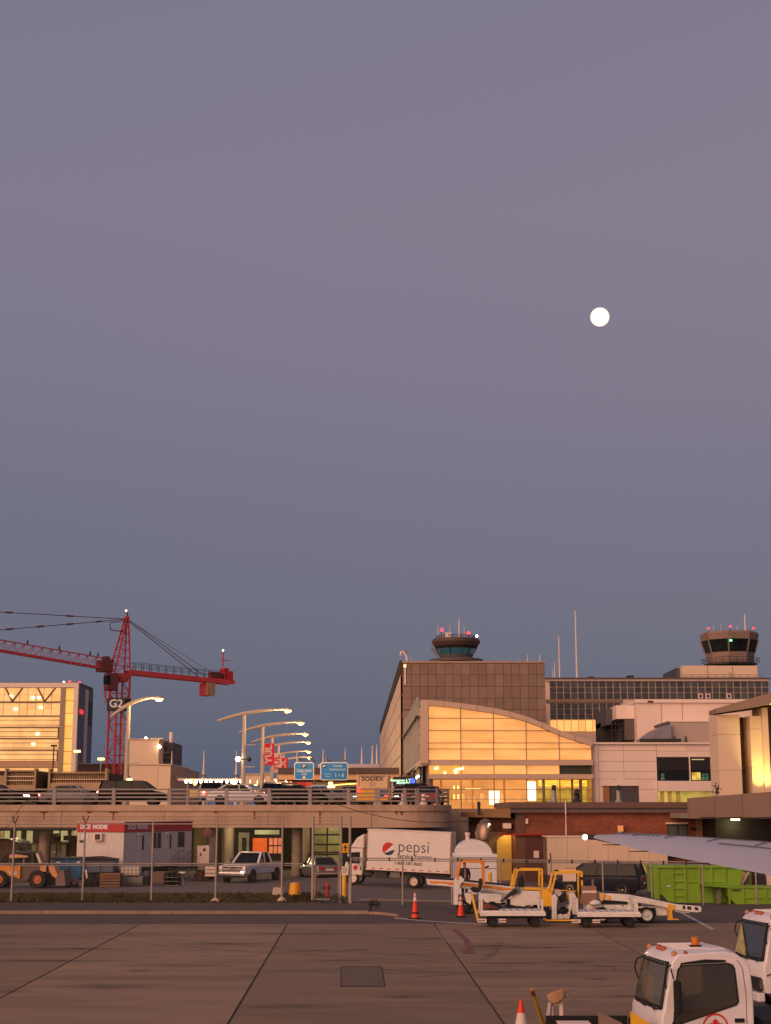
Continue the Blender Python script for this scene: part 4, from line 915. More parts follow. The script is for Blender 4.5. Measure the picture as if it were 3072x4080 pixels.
for px in (1812, 1829): 
    for py in (3128, 3136, 3164, 3174): f.box(px, px + 6, py, py + 8, 3.5, 3.7).build('pendant_lamp', emit('pendant', (255, 232, 150), 2.4), hall)
for k in range(7): f.box(1862 + k * 9, 1868 + k * 9, 3139, 3142, 3.5, 3.7).build('pendant_lamp', MATS['pendant'], hall)
for k, px in enumerate((1845, 1872, 1895, 1925, 2040, 2075, 2010)): f.box(px, px + 14, 3160 + 5 * (k % 3), 3196, 4 + .2 * k, 4.4 + .2 * k).build('counter', emit('counter_glow', (255, 190, 120), .8, var=.5, scale=1), hall)
f.box(1700, 2362, 3223, 3560, -.2, .3).build('base_wall', M_CONC_D, hall)
for px in (1820, 1905): f.box(px, px + 2, 3224, 3480, -.22, -.205).build('wall_joint', M_TMUL, hall)
# side wall receding along the road
x0, x1 = 3.25, 2.45
def side(y0, y1, za, zb, off, name, mt):
    u, v = y0 / 44, y1 / 44; xa, xb = x0 + (x1 - x0) * u - off, x0 + (x1 - x0) * v - off
    return MB().hexa([(xa, y0, za), (xa + .3, y0, za), (xb + .3, y1, za), (xb, y1, za), (xa, y0, zb), (xa + .3, y0, zb), (xb + .3, y1, zb), (xb, y1, zb)]).build(name, mt, hall)
zA, zB = f.z(3042), f.z(2815)
for k in range(6):
    z0 = zA + (zB - zA) * k / 6; z1 = zA + (zB - zA) * (k + 1) / 6; side(.35, 44, z0 + .12, z1, .0, 'side_panel', M_CREAM)
side(.35, 44, zA, zB - .05, -.08, 'side_backing', M_DARK)
for k in range(9): side(2 + k * 4.7, 2.5 + k * 4.7, zA + .3, zB + 1.0, .35, 'side_fin', M_GALV)
side(.35, 44, zB - 1.0, zB - .8, .45, 'side_ledge', M_DARK)
# road side entrance under the overhang
B(3.4, 3.6, .3, 44, DZ, zA).build('entrance_wall', M_GLASSDK, hall)
B(3.0, 6, .26, 44, zA - .25, zA - .01).build('soffit', M_TBAND, hall)
MB().tube((f.x(1708), -.1 + 1, DZ), (f.x(1708), 1 - .1, zA - .26), .42, n=16).build('entrance_column', M_CONC_D, hall, smooth=True)
for k in range(8): MB().tube((3.2, 5 + k * 5, DZ), (3.2, 5 + k * 5, zA - .26), .16, n=8).build('entrance_column', M_CONC_D, hall)
for k in range(9): MB().ball((3.05 - k * .03, 2 + k * 4.5, zA - 1.1), .12, 8).build('entrance_lamp', emit('entrance_lamp', (236, 255, 190), 7), hall)
B(f.x(1700), 4.9, -.4, .3, 0, 3.4).build('lower_wall', M_CONC_D, hall) if False else None

# message sign over the road
f2 = Face(150, 3110)
t = f2.thing('message_sign', 'black electronic message sign with green text over the road', 'sign')
f2.box(1566, 1658, 3095, 3130, 0, .4).build('case', M_DARK, t)
f2.box(1636, 1653, 3101, 3128, -.06, -.01).build('blue_panel', emit('blue_panel', (70, 100, 235), 1.6), t)
M_LEDT = emit('sign_text', (190, 240, 200), 1.5)
text('lettering', 'Bienvenue à YUL', .36, M_LEDT, t, (f2.x(1603), -.03, f2.z(3109)), bold=.01); text('lettering', 'Montréal', .36, M_LEDT, t, (f2.x(1607), -.03, f2.z(3119)), bold=.01)
MB().bar((f2.x(1650), .3, f2.z(3095)), (f2.x(1650), .3, f2.z(3072)), .2, .2).bar((f2.x(1650), .3, f2.z(3073)), (f2.x(1720), .3, f2.z(3073)), .2, .2).build('bracket', M_DARK, t)

# ================================================================== brown stone tower block
f = Face(184, 2800)
bb = f.thing('stone_building', 'tall brown stone clad building behind the glass hall', 'building')
f.box(1606, 2174, 2640, 3560, .25, 150).build('core', mat('stone_joint', (146, 122, 108), .9, var=.15), bb)
M_STONE = mat('brown_stone', (134, 112, 100), .85, var=.18, scale=.5, dirt=.4, dirtcol=(116, 92, 80), obj_var=.12, bump=.15, bscale=4)
yrows = [2642, 2688, 2735, 2781, 2827, 2872, 2918, 2963]; nc = 17
wst = (f.x(2174) - f.x(1606)) / nc
for j in range(len(yrows) - 1):
    z1, z0 = f.z(yrows[j]), f.z(yrows[j + 1]); me = MB().box(-wst / 2 + .02, wst / 2 - .02, 0, .22, z0 + .02, z1 - .02).mesh('stone_panel', M_STONE)
    for i in range(nc):
        px = 1606 + (2174 - 1606) * (i + .5) / nc
        if yrows[j] > cy_(px) + 5: continue
        o = bpy.data.objects.new('stone_panel', me); C.objects.link(o); o.parent = bb; o.location = (f.x(1606) + wst * (i + .5), random.uniform(-.01, .02), 0)
f.box(1603, 2176, 2634, 2641, -.1, 150).build('coping', mat('coping_stone', (170, 140, 120), .7), bb)
xw = f.x(1606)
def lw(y0, y1, za, zb, off, name, mt):
    k = -.02; return MB().hexa([(xw - off + k * y0, y0, za), (xw - off + .3 + k * y0, y0, za), (xw - off + .3 + k * y1, y1, za), (xw - off + k * y1, y1, za), (xw - off + k * y0, y0, zb), (xw - off + .3 + k * y0, y0, zb), (xw - off + .3 + k * y1, y1, zb), (xw - off + k * y1, y1, zb)]).build(name, mt, bb)
ztop = f.z(2641)
for k in range(7): lw(.3, 150, 4 + (ztop - 5.4) * k / 7, 4 + (ztop - 5.4) * (k + 1) / 7 - .14, .35, 'side_course', M_CREAM)
lw(.3, 150, 4, ztop, .28, 'side_backing', M_MULL); lw(.1, 150.5, ztop - 1.3, ztop + .3, .42, 'side_coping', mat('side_coping', (62, 56, 40), .8))
f.box(1601, 1612, 2650, 2730, -.3, -.02).build('corner_light', emit('corner_strip', (255, 205, 160), .9, var=.8, scale=1.5, streak=(1, 1, 1)), bb) if False else None
MB().path([(f.x(1622), 2, f.z(2634)), (f.x(1622), 2, f.z(2612)), (f.x(1615), 2, f.z(2598)), (f.x(1604), 2, f.z(2588)), (f.x(1597), 2, f.z(2596))], .13, 6).build('roof_camera_pole', M_PINKW, bb); f.box(1594, 1600, 2596, 2606, 1.8, 2.2).build('roof_camera', M_PINKW, bb); f.box(1617, 1626, 2586, 2596, 1.8, 2.2).build('roof_camera', M_GREY, bb)
f.box(1608, 1619, 2648, 2660, -.4, -.02).build('wall_lamp', emit('wall_lamp_dim', (255, 205, 160), 1.3), bb); f.box(1611, 1617, 2662, 2728, -.12, -.02).build('lamp_conduit', M_PINKW, bb)
for px, top in ((1640, 2606), (2114, 2598), (2164, 2596)): MB().tube((f.x(px), 3, f.z(2640)), (f.x(px), 3, f.z(top)), .08, .03, 6).build('antenna', M_PINKW, bb)
MB().hexa([(f.x(1700), 3, f.z(2637)), (f.x(2080), 3, f.z(2637)), (f.x(2080), 30, f.z(2637)), (f.x(1700), 30, f.z(2637)), (f.x(1760), 8, f.z(2626)), (f.x(1960), 8, f.z(2626)), (f.x(1960), 25, f.z(2626)), (f.x(1760), 25, f.z(2626))]).build('roof_plinth', M_SLATE, bb)
f.box(2002, 2027, 2818, 2836, -47.0, -46.4).build('roof_box', M_PINKW, bb) if False else None
# round control tower on it
f = Face(205, 2580)
t = thing('control_tower', 'dark round control tower with flared roof on the stone building', 'control tower', (f.x(1817), 205, 0))
r_ = lambda px: px * 205 * CT / F; z = f.z
MB().lathe([(r_(112), z(2640)), (r_(108), z(2629)), (r_(70), z(2622))], 32).build('base_ring', mat('tower_base', (86, 74, 70), .7), t)
MB().lathe([(r_(66), z(2622)), (r_(68), z(2611))], 32).build('skirt', M_SLATE, t)
MB().lathe([(r_(67), z(2612)), (r_(82), z(2588))], 32).build('cab_glass', emit('tower_glass', (58, 96, 106), .30, var=.3), t)
for k in range(6):
    a = 2 * PI * (k + .15) / 6; MB().bar((r_(68) * math.cos(a), r_(68) * math.sin(a), z(2612)), (r_(84) * math.cos(a), r_(84) * math.sin(a), z(2587)), .12, .12).build('mullion', M_DARK, t)
MB().lathe([(r_(82), z(2588)), (r_(89), z(2575))], 32).build('dark_band', M_BLACK, t)
MB().lathe([(r_(88), z(2577)), (r_(98), z(2563)), (r_(99), z(2559)), (r_(94), z(2548)), (r_(82), z(2546))], 40).build('roof', mat('tower_bronze', (80, 62, 54), .6, var=.15, scale=1), t, smooth=True)
MB().bar((r_(-100), 0, z(2580)), (r_(-72), 0, z(2616)), .3, .3).build('stair_strut', M_GREY, t)
m = MB()
for zz in (2536, 2541): m.lathe([(r_(80), z(zz)), (r_(80), z(zz) + .06), (r_(79), z(zz) + .06), (r_(79), z(zz))], 28, cap=False)
for k in range(14): a = 2 * PI * k / 14; m.tube((r_(80) * math.cos(a), r_(80) * math.sin(a), z(2548)), (r_(80) * math.cos(a), r_(80) * math.sin(a), z(2534)), .05, n=5)
m.build('roof_rail', M_DARK, t)
for px, py in ((-60, 2520), (48, 2532)): MB().tube((r_(px), -2, z(2546)), (r_(px), -2, z(py)), .06, n=6).build('beacon_post', M_DARK, t); MB().ball((r_(px), -2, z(py) + .1), .22, 10).build('red_beacon', M_REDLAMP, t)
for px, py, w in ((13, 2464, .11), (-73, 2478, .05), (-25, 2490, .05), (34, 2496, .05), (-53, 2495, .04), (84, 2528, .05)): MB().tube((r_(px), 0, z(2546)), (r_(px), 0, z(py)), w, w * .6, 6).build('antenna', M_PINKW, t)
B(r_(-46), r_(-22), -2.4, -1.6, z(2547), z(2528)).build('roof_unit', M_PINKW, t); MB().ball((r_(85), 0, z(2534)), .16, 8).build('roof_lamp', M_WLAMP, t)

# ================================================================== long office wing with gridded windows
f = Face(230, 2800)
ow = f.thing('office_wing', 'long office wing with a grid of dark windows behind the white buildings', 'building')
f.box(2176, 3068, 2706, 3300, .3, 20).build('core', mat('wing_grid', (224, 194, 172), .7, var=.08), ow)
f.box(2172, 3072, 2700, 2707, -.2, 20).build('roof_edge', mat('wing_roof', (96, 76, 68), .7), ow); f.box(2174, 3070, 2707.4, 2712, -.1, .29).build('cornice', M_PINKW, ow)
pw = 28.3; paneM = mat('wing_pane', (78, 80, 82), .14, var=.25, scale=.5, obj_var=.25, spec=.5)
def wpane(h0, h1): return MB().box(f.x(2000 + 2.2) - f.x(2000), f.x(2000 + pw - 2.2) - f.x(2000), .12, .28, f.z(h1 - 1.6), f.z(h0 + 1.6))
rowsW = [(2714, 2737), (2737, 2759), (2759, 2785), (2800, 2822), (2822, 2844), (2844, 2866)]
for j, (a, b) in enumerate(rowsW):
    me = wpane(a, b).mesh('pane', paneM)
    for i in range(31):
        px = 2190 + i * pw
        if (j > 2 and px > 2470) or px > 3055: continue
        o = bpy.data.objects.new('pane', me); C.objects.link(o); o.parent = ow; o.location = (f.x(px), 0, 0)
me = wpane(2868, 2915).mesh('lit_pane', emit('wing_lit', (255, 190, 108), .95, var=.12, scale=.8, obj_var=.12))
for i in range(10):
    o = bpy.data.objects.new('lit_pane', me); C.objects.link(o); o.parent = ow; o.location = (f.x(2190 + i * pw), 0, 0)
f.box(2176, 2480, 2786, 2799, .1, .29).build('spandrel', mat('wing_spandrel', (140, 112, 98), .7), ow)
for px in (2782, 2812, 2895): f.box(px, px + 20, 2764, 2783, -.05, .11).build('window_unit', M_PINKW, ow); f.box(px + 5, px + 15, 2768, 2779, -.1, -.055).build('unit_grille', M_DARK, ow)
for px, w, tp in ((2361, 20, 2688), (2518, 24, 2684)): f.box(px, px + w, tp, 2701, 3, 5).build('roof_vent', M_DARK, ow)
for px in (2413, 2458): f.box(px, px + 10, 2698, 2702, 1, 1.5).build('roof_lamp', M_WLAMP, ow)
for px, tp, w in ((2305, 2420, .16), (2238, 2523, .14), (2221, 2630, .1), (2213, 2652, .06)):
    MB().tube((f.x(px, tp), 4, f.z(2702)), (f.x(px, tp), 4, f.z(tp)), w, w * .55, 8).build('antenna_mast', M_PINKW, ow)
# second tower
f = Face(240, 2600)
tb_ = f.thing('tower_base_block', 'pale rooftop block carrying the right control tower', 'building')
f.box(2716, 3014, 2652, 2712, 0, 14).build('block', M_CREAM, tb_); f.box(2702, 2715.5, 2656, 2712, 2, 14).build('side', M_SLATE, tb_)
for px in (2815, 2915): f.box(px, px + 2, 2654, 2712, -.03, -.01).build('panel_joint', M_MULL, tb_)
m = MB()
for k in range(12): x = f.x(2690 + k * 31); m.bar((x, -.8, f.z(2710)), (x, -.8, f.z(2690)), .05, .05)
m.bar((f.x(2690), -.8, f.z(2690)), (f.x(3031), -.8, f.z(2690)), .06, .06).bar((f.x(2690), -.8, f.z(2698)), (f.x(3031), -.8, f.z(2698)), .04, .04).build('roof_rail', M_GREY, tb_)
f.box(2898, 2918, 2678, 2708, -.1, -.02).build('door', M_TBAND, tb_)
f = Face(246, 2600)
t = thing('control_tower', 'pale octagonal control tower with slanted windows at the right', 'control tower', (f.x(2908), 246, 0), R(8))
s_ = 246 * CT / F; z = f.z
def octa(r, zz): return [(r * s_ * math.cos(R(22.5 + 45 * k)), r * s_ * math.sin(R(22.5 + 45 * k)), zz) for k in range(8)]
M_TWR = mat('tower_panels', (134, 112, 102), .65, var=.2, scale=.9, dirt=.6, dirtcol=(110, 84, 68))
MB().loft([octa(104, z(2652)), octa(104, z(2645))]).build('gallery_floor', M_DARK, t)
MB().loft([octa(92, z(2645)), octa(98, z(2604))]).build('lower_wall', M_TWR, t)
MB().loft([octa(97, z(2603.5)), octa(112, z(2555))]).build('window_band', mat('tower_window', (26, 34, 38), .15, var=.6, scale=1.2, spec=.25), t)
for k in range(8):
    a, b = octa(99, z(2604))[k], octa(114, z(2554))[k]; MB().bar(a, b, .2, .2).build('mullion', M_TWR, t)
MB().loft([octa(113, z(2554.5)), octa(118, z(2530)), octa(112, z(2522))]).build('roof', M_TWR, t)
m = MB()
for k in range(8):
    p, q = Vector(octa(116, z(2626))[k]), Vector(octa(116, z(2626))[(k + 1) % 8]); m.bar(p, q, .06, .06).bar(p - Vector((0, 0, .5)), q - Vector((0, 0, .5)), .04, .04)
    for u in (0, .33, .66): c = p.lerp(q, u); m.bar(c, c - Vector((0, 0, z(2626) - z(2648))), .05, .05)
m.build('gallery_rail', M_DARK, t)
for px, tp, w in ((70, 2446, .14), (-33, 2484, .05), (36, 2492, .05), (-65, 2492, .04), (98, 2508, .04)): MB().tube((px * s_, 0, z(2524)), (px * s_, 0, z(tp)), w, w * .6, 6).build('antenna', M_PINKW, t)
for px, py in ((-96, 2508), (-52, 2520), (-3, 2499), (96, 2504)): MB().tube((px * s_, -1, z(2524)), (px * s_, -1, z(py)), .05, n=5).build('beacon_post', M_DARK, t); MB().ball((px * s_, -1, z(py)), .18, 8).build('red_beacon', M_REDLAMP, t)
MB().box(-40 * s_, -32 * s_, -4.55, -4.4, z(2567), z(2561)).build('green_lamp', emit('green_lamp', (120, 255, 170), 5), t)

# ================================================================== white service blocks
f = Face(150, 2900)
wb = f.thing('white_block', 'upper white service block with a dark stair recess on the roof level', 'building')
f.box(2538, 2990, 2800, 3000, 0, 20).build('wall', M_PINKW, wb); f.box(2534, 2990, 2787, 2800, -.25, 20.2).build('parapet', M_PINKW, wb)
for px in (2636, 2720): f.box(px, px + 1.5, 2801, 3000, -.03, -.005).build('panel_joint', M_MULL, wb)
f.box(2582, 2604, 2793, 2800, -.3, -.26).build('vent', M_DARK, wb)
f.box(2466, 2537.5, 2806, 2860, 1.5, 10).build('stair_head', M_PINKW, wb); f.box(2440, 2465.5, 2812, 2880, 4, 12).build('stair_side', M_SLATE, wb)
f.box(2440, 2537, 2861, 2960, 8, 12).build('recess_back', M_DARK, wb)
for px in (2452, 2466, 2480, 2494, 2508): f.box(px, px + 3, 2868, 2945, 2.4, 2.8).build('stair_post', M_DARK, wb)
for y in (2880, 2905): f.box(2440, 2510, y, y + 3, 2.1, 2.35).build('stair_rail', M_DARK, wb)
f.box(2500, 2537, 2861, 2945, 1.6, 7).build('recess_pier', mat('recess_grey', (96, 84, 80), .8, var=.2), wb)
f = Face(146, 2920)
t = f.thing('plant_room', 'grey lean to plant room with a metal duct on the white roof', 'building')
f.box(2672, 2990, 2876, 3010, 0, 3.8).build('wall', mat('plant_grey', (170, 152, 142), .7, var=.06), t); f.box(2668, 2990, 2872, 2876, -.1, 3.9).build('edge', M_PINKW, t)
MB().prism([(f.x(2630), f.z(2884)), (f.x(2671), f.z(2871)), (f.x(2671), f.z(2888)), (f.x(2636), f.z(2895))], .2, 3.5).build('lean_roof', M_SLATE, t)
duct = MB().prism([(f.x(2540), f.z(2948)), (f.x(2580), f.z(2918)), (f.x(2632), f.z(2896)), (f.x(2671), f.z(2888)), (f.x(2671), f.z(2962)), (f.x(2540), f.z(2962))], -.6, .19).build('duct', mat('duct_metal', (190, 176, 170), .28, metal=.8, var=.15, scale=.8), t)
f.box(2544, 2702, 2946, 2962, -1.4, -.7).build('roof_trough', M_DARK, t)
for px in (2680, 2725): MB().tube((f.x(px), -.8, f.z(2965)), (f.x(px), -.8, f.z(2935)), .18, .1, 8).build('vent_stack', M_SLATE, t)
f = Face(140.5, 3080)
lb = f.thing('white_block', 'lower white block with wide dark ribbon windows beside the glass hall', 'building')
f.box(2360, 2990, 2966, 3560, .3, 9).build('core', M_PINKW, lb)
f.box(2360, 2990, 2958, 2965.5, -.25, 9.2).build('roof_edge', M_PINKW, lb)
f.box(2360, 2384, 2966, 3200, -.1, .29).build('corner_panel', M_PINKW, lb)
ph = [2966, 2990, 3034, 3073, 3104, 3145, 3200]; pxs = [2385, 2486, 2618]
for j in range(6):
    for i in range(2): f.box(pxs[i] + .6, pxs[i + 1] - .6, ph[j] + .6, ph[j + 1] - .6, 0, .29).build('cladding_panel', M_PINKW, lb)
for j, (a, b) in enumerate(((2966, 2992), (2993, 3016))):
    for p, q in ((2619, 2740), (2741, 2990)): f.box(p, q, a, b, 0, .29).build('cladding_panel', M_PINKW, lb)
f.box(2619, 2990, 3112, 3152, -.6, .29).build('sill_band', M_PINKW, lb)
f.box(2620, 2990, 3017, 3111, .1, .2).build('window_recess', M_DARK, lb)
for p, q in ((2625, 2746), (2752, 2990)): f.box(p, q, 3020, 3068, -.02, .09).build('window_pane', mat('ribbon_glass', (44, 38, 34), .2, var=.15), lb); f.box(p, q, 3068.5, 3109, -.02, .09).build('window_pane', mat('ribbon_glass_low', (26, 24, 22), .15, var=.5, scale=1.4), lb)
f.box(2746, 2751, 3017, 3112, -.1, .09).build('window_mullion', M_PINKW, lb)
f.box(2756, 2790, 3077, 3108, -.05, -.025).build('lit_gap', emit('lit_gap', (216, 188, 90), .7, var=.8, scale=2), lb); f.box(2758, 2808, 3024, 3028, -.05, -.025).build('tube_lamp', emit('tube_dim', (200, 180, 120), .8), lb)
for px in (2802, 2815, 2640): MB().lathe([(.22, f.z(3109)), (.22, f.z(3098)), (.12, f.z(3093)), (.2, f.z(3090)), (.1, f.z(3082))], 10, (f.x(px), -.16)).build('bottle', mat('teal_bottle', (70, 120, 116), .3), lb)
f.box(2622, 2990, 3154, 3202, .0, .25).build('lit_floor', emit('lit_floor', (206, 184, 88), .62, var=.6, scale=.6), lb)
for px in (2626, 2656, 2690): f.box(px, px + 14, 3154, 3202, -.3, -.02).build('pillar', mat('lit_pillar', (196, 170, 90), .6), lb)
# ground-level apron building in brick
f = Face(104, 3300)
br = f.thing('brick_building', 'low brown brick building with dark metal coping on the right', 'building')
def brickmat():
    m = bpy.data.materials.new('brick_wall'); m.use_nodes = True; N, L = m.node_tree.nodes, m.node_tree.links; b = N['Principled BSDF']; b.inputs['Roughness'].default_value = .85
    t = N.new('ShaderNodeTexCoord'); s = N.new('ShaderNodeSeparateXYZ'); c = N.new('ShaderNodeCombineXYZ'); L.new(t.outputs['Object'], s.inputs[0]); L.new(s.outputs['X'], c.inputs[0]); L.new(s.outputs['Z'], c.inputs[1])
    k = N.new('ShaderNodeTexBrick'); k.inputs['Scale'].default_value = 1; k.inputs['Brick Width'].default_value = .22; k.inputs['Row Height'].default_value = .075; k.inputs['Mortar Size'].default_value = .006
    k.inputs['Color1'].default_value = (*lin((150, 82, 58)), 1); k.inputs['Color2'].default_value = (*lin((124, 68, 50)), 1); k.inputs['Mortar'].default_value = (*lin((120, 84, 66)), 1)
    L.new(c.outputs[0], k.inputs[0]); n = N.new('ShaderNodeTexNoise'); n.inputs['Scale'].default_value = .9; n.inputs['Detail'].default_value = 8; L.new(t.outputs['Object'], n.inputs[0])
    r = N.new('ShaderNodeMapRange'); r.inputs[1].default_value = .3; r.inputs[2].default_value = .7; r.inputs[3].default_value = .72; r.inputs[4].default_value = 1.2; L.new(n.outputs[0], r.inputs[0])
    v = N.new('ShaderNodeVectorMath'); v.operation = 'SCALE'; L.new(k.outputs[0], v.inputs[0]); L.new(r.outputs[0], v.inputs['Scale']); L.new(v.outputs[0], b.inputs['Base Color'])
    bp = N.new('ShaderNodeBump'); bp.inputs['Strength'].default_value = .4; bp.inputs['Distance'].default_value = .01; L.new(k.outputs[1], bp.inputs['Height']); L.new(bp.outputs[0], b.inputs['Normal']); return m
M_BRICK = brickmat()
xr, xl = f.x(2798), f.x(2060); zc = f.z(3238); zt2 = f.z(3196)
B(xl, xr, 0, 14, 0, zc).build('front_wall', M_BRICK, br)
B(f.x(2772), xr + .02, -.06, 0.0, 0, zc - .02).build('corner_pilaster', mat('tan_pilaster', (150, 112, 84), .8, var=.15), br)
B(xl - .1, xl + .52, -.06, -.003, 0, zc - .02).build('corner_pilaster', mat('brown_pilaster', (104, 74, 58), .8, var=.15), br)
M_COP = mat('bronze_coping', (104, 78, 70), .55, var=.1, dirt=.2)
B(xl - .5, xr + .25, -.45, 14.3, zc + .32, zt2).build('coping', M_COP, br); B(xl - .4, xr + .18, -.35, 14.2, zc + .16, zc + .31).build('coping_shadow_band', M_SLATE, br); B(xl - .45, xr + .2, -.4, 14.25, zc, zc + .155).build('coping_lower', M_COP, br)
# left wing turning back
lx, ly = W(1886, 3300, 117).x, 13.0
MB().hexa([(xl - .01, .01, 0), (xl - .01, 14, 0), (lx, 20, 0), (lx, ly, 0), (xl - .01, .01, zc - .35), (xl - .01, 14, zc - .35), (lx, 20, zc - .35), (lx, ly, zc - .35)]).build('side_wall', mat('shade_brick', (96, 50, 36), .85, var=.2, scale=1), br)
MB().hexa([(xl - .45, -.4, zc - .34), (xl, 14, zc - .34), (lx - .6, 20, zc - .34), (lx - .6, ly - .6, zc - .34), (xl - .45, -.4, zc + .31), (xl, 14, zc + .31), (lx - .6, 20, zc + .02), (lx - .6, ly - .6, zc + .02)]).build('side_coping', mat('side_coping_metal', (150, 112, 70), .6, var=.2), br)
B(f.x(2075), f.x(2178), -.05, -.005, 0, f.z(3330)).build('brown_shutter', mat('brown_shutter', (86, 48, 40), .7, var=.12), br)
B(f.x(2124), f.x(2145), -.09, -.055, f.z(3418), f.z(3390)).build('notice', M_PINKW, br)
B(f.x(2094), f.x(2104), -.2, -.02, f.z(3282), f.z(3262)).build('wall_lamp', M_PINKW, br)
B(f.x(1985), f.x(2168), -.25, -.1, f.z(3328), f.z(3322)).build('red_pipe', M_RED, br)
MB().tube((f.x(2252), -.5, f.z(3245)), (f.x(2252), -.5, f.z(3190)), .05, n=6).tube((f.x(2252), -.5, f.z(3330)), (f.x(2252), -.5, f.z(3285)), .05, n=6).tube((f.x(2252), -.5, f.z(3285)), (f.x(2252), -.5, f.z(3245)), .03, n=6).build('conduit', M_PINKW, br)
win = B(f.x(2659), f.x(2740), -.04, -.004, f.z(3420), f.z(3285)).build('window', M_DARK, br); B(f.x(2652), f.x(2742), -.12, -.045, f.z(3283), f.z(3277)).build('lintel', M_PINKW, win)
for a, b in ((2664, 2698), (2705, 2737)): B(f.x(a), f.x(b), -.07, -.045, f.z(3415), f.z(3290)).build('pane', mat('shop_pane', (84, 88, 86), .25, var=.3), win)
B(f.x(2748), f.x(2772), -.12, -.065, f.z(3308), f.z(3296)).build('vent', M_DARK, br)
B(f.x(2459), f.x(2480), -.4, -.2, f.z(3313), f.z(3289)).build('box_lamp', emit('box_lamp', (236, 150, 88), .55), br); B(f.x(2466), f.x(2470), -.25, -.02, f.z(3330), f.z(3313)).build('lamp_stem', M_PINKW, br)
# rooftop pieces
for i, (px, base_, top, w) in enumerate(((2219, 3198, 3135, 9), (2312, 3198, 3152, 11), (2482, 3196, 3136, 9))):
    t = thing('exhaust_stack', ['tall curved exhaust stack left of the three on the brick roof', 'short thick exhaust stack in the middle of the brick roof', 'pale exhaust stack before the louvred roof house'][i], 'exhaust pipe', (f.x(px), 105.5, zt2), 0, 'exhaust stacks on the brick roof')
    h = f.z(top) - zt2; r = w * mpp(105)
    MB().lathe([(r * 1.9, 0), (r * 1.6, .08), (r, .22), (r, h - r)], 14).build('stack', M_GALV if i != 1 else M_DARK, t, smooth=True)
    MB().tube((0, .1, h - r), (0, -r * 1.6, h), r * .95, r * 1.1, 14).build('cowl', M_DARK, t, smooth=True)
f2 = Face(112, 3140)
t = f2.thing('louvre_house', 'small gabled rooftop louvre house on the brick building', 'vent house')
f2.box(2405, 2548, 3130, 3200, .3, 2).build('body', M_PINKW, t); f2.box(2404, 2428, 3132, 3200, .0, .28).build('side_louvre', mat('louvre_rust', (140, 96, 56), .7, var=.3, scale=3), t)
for k in range(12): f2.box(2430, 2546, 3133 + k * 5.4, 3136.5 + k * 5.4, .05, .28).build('louvre', M_SLATE, t)
MB().prism([(f2.x(2402), f2.z(3131)), (f2.x(2552), f2.z(3131)), (f2.x(2476), f2.z(3100))], -.1, 2.1).build('gable', M_PINKW, t)
t = Face(108, 3190).thing('roof_beacon_post', 'tiny dark stub on the left roof edge of the brick building', 'post'); fz_ = Face(108, 3190)
MB().tube((fz_.x(1918), 3, zc - .2), (fz_.x(1918), 3, fz_.z(3200)), .12, n=8).build('post', M_DARK, t); MB().ball((fz_.x(1918), 3, fz_.z(3200)), .14, 8).build('cap', M_DARK, t)
# yellow lit bay and steel dome left of the brick wall
f = Face(105.3, 3370)
t = f.thing('lit_bay', 'yellow lit rounded doorway in the side of the brick building', 'doorway')
pr = [(f.x(1980), 0.0), (f.x(2038), 0.0), (f.x(2038), f.z(3326)), (f.x(2010), f.z(3328)), (f.x(1990), f.z(3338)), (f.x(1980), f.z(3352))]
MB().prism(pr, 0, .25).build('door_leaf', mat('bay_door', (186, 150, 70), .6, var=.12), t); MB().box(f.x(1950), f.x(2046), .3, .5, 0, f.z(3315)).build('wall', mat('bay_wall', (96, 74, 52), .8), t)
MB().box(f.x(2004), f.x(2034), -.9, .1, f.z(3300), f.z(3280)).build('lamp_housing', M_PINKW, t)
l = bpy.data.lights.new('bay_light', 'SPOT'); l.energy = 70; l.color = (1, .72, .2); l.spot_size = R(110); l.shadow_soft_size = .15
lo = bpy.data.objects.new('bay_light', l); C.objects.link(lo); lo.parent = t; lo.location = (f.x(2018), -.75, f.z(3305)); lo.rotation_euler = (R(18), 0, 0)
t = thing('steel_cyclone', 'rusty steel dust hopper behind the white domed tank', 'hopper', (W(1935, 3330, 108).x, 108, 0)); s_ = mpp(108)
z = Face(108).z
MB().lathe([(40 * s_, z(3345)), (42 * s_, z(3320)), (34 * s_, z(3290)), (18 * s_, z(3268)), (6 * s_, z(3262))], 20).build('dome', mat('hopper_steel', (150, 128, 110), .35, metal=.6, var=.25, scale=1.5, dirt=.6, dirtcol=(110, 62, 38)), t, smooth=True)
MB().lathe([(30 * s_, 0), (30 * s_, z(3346))], 20).build('body', mat('hopper_body', (130, 110, 80), .7, var=.2), t, smooth=True)
MB().ball((12 * s_, -40 * s_, z(3284)), .06, 8).build('lamp', M_WLAMP, t)

# ================================================================== right-hand canopy building and ramp
f = Face(98, 3000)
cb = f.thing('canopy_building', 'cream building with an upswept canopy and yellow lit column at right edge', 'building')
z = f.z
MB().hexa([(f.x(2862), 0, z(2842)), (f.x(3300), -3, z(2772)), (f.x(3300), 9, z(2772)), (f.x(2862) + .1, 2.8, z(2842)), (f.x(2862), 0, z(2822)), (f.x(3300), -3, z(2700)), (f.x(3300), 9, z(2700)), (f.x(2862) + .1, 2.8, z(2822))]).build('canopy', mat('canopy_grey', (138, 112, 98), .6, var=.08), cb)
for j, (a, b) in enumerate(((2846, 2925), (2926, 3067), (3068, 3190))): f.box(2868, 2958, a, b, .4, 3).build('wall_panel', M_CREAM, cb)
f.box(2868, 3100, 3191, 3460, 2.2, 9).build('base', M_DARK, cb)
f.box(2959, 2996, 2850, 3190, 2, 4).build('recess', mat('recess_brown', (104, 80, 66), .8), cb)
for a in (2926, 2992, 3063): f.box(2960, 2995, a, a + 5, 1.8, 1.98).build('recess_bar', M_SLATE, cb)
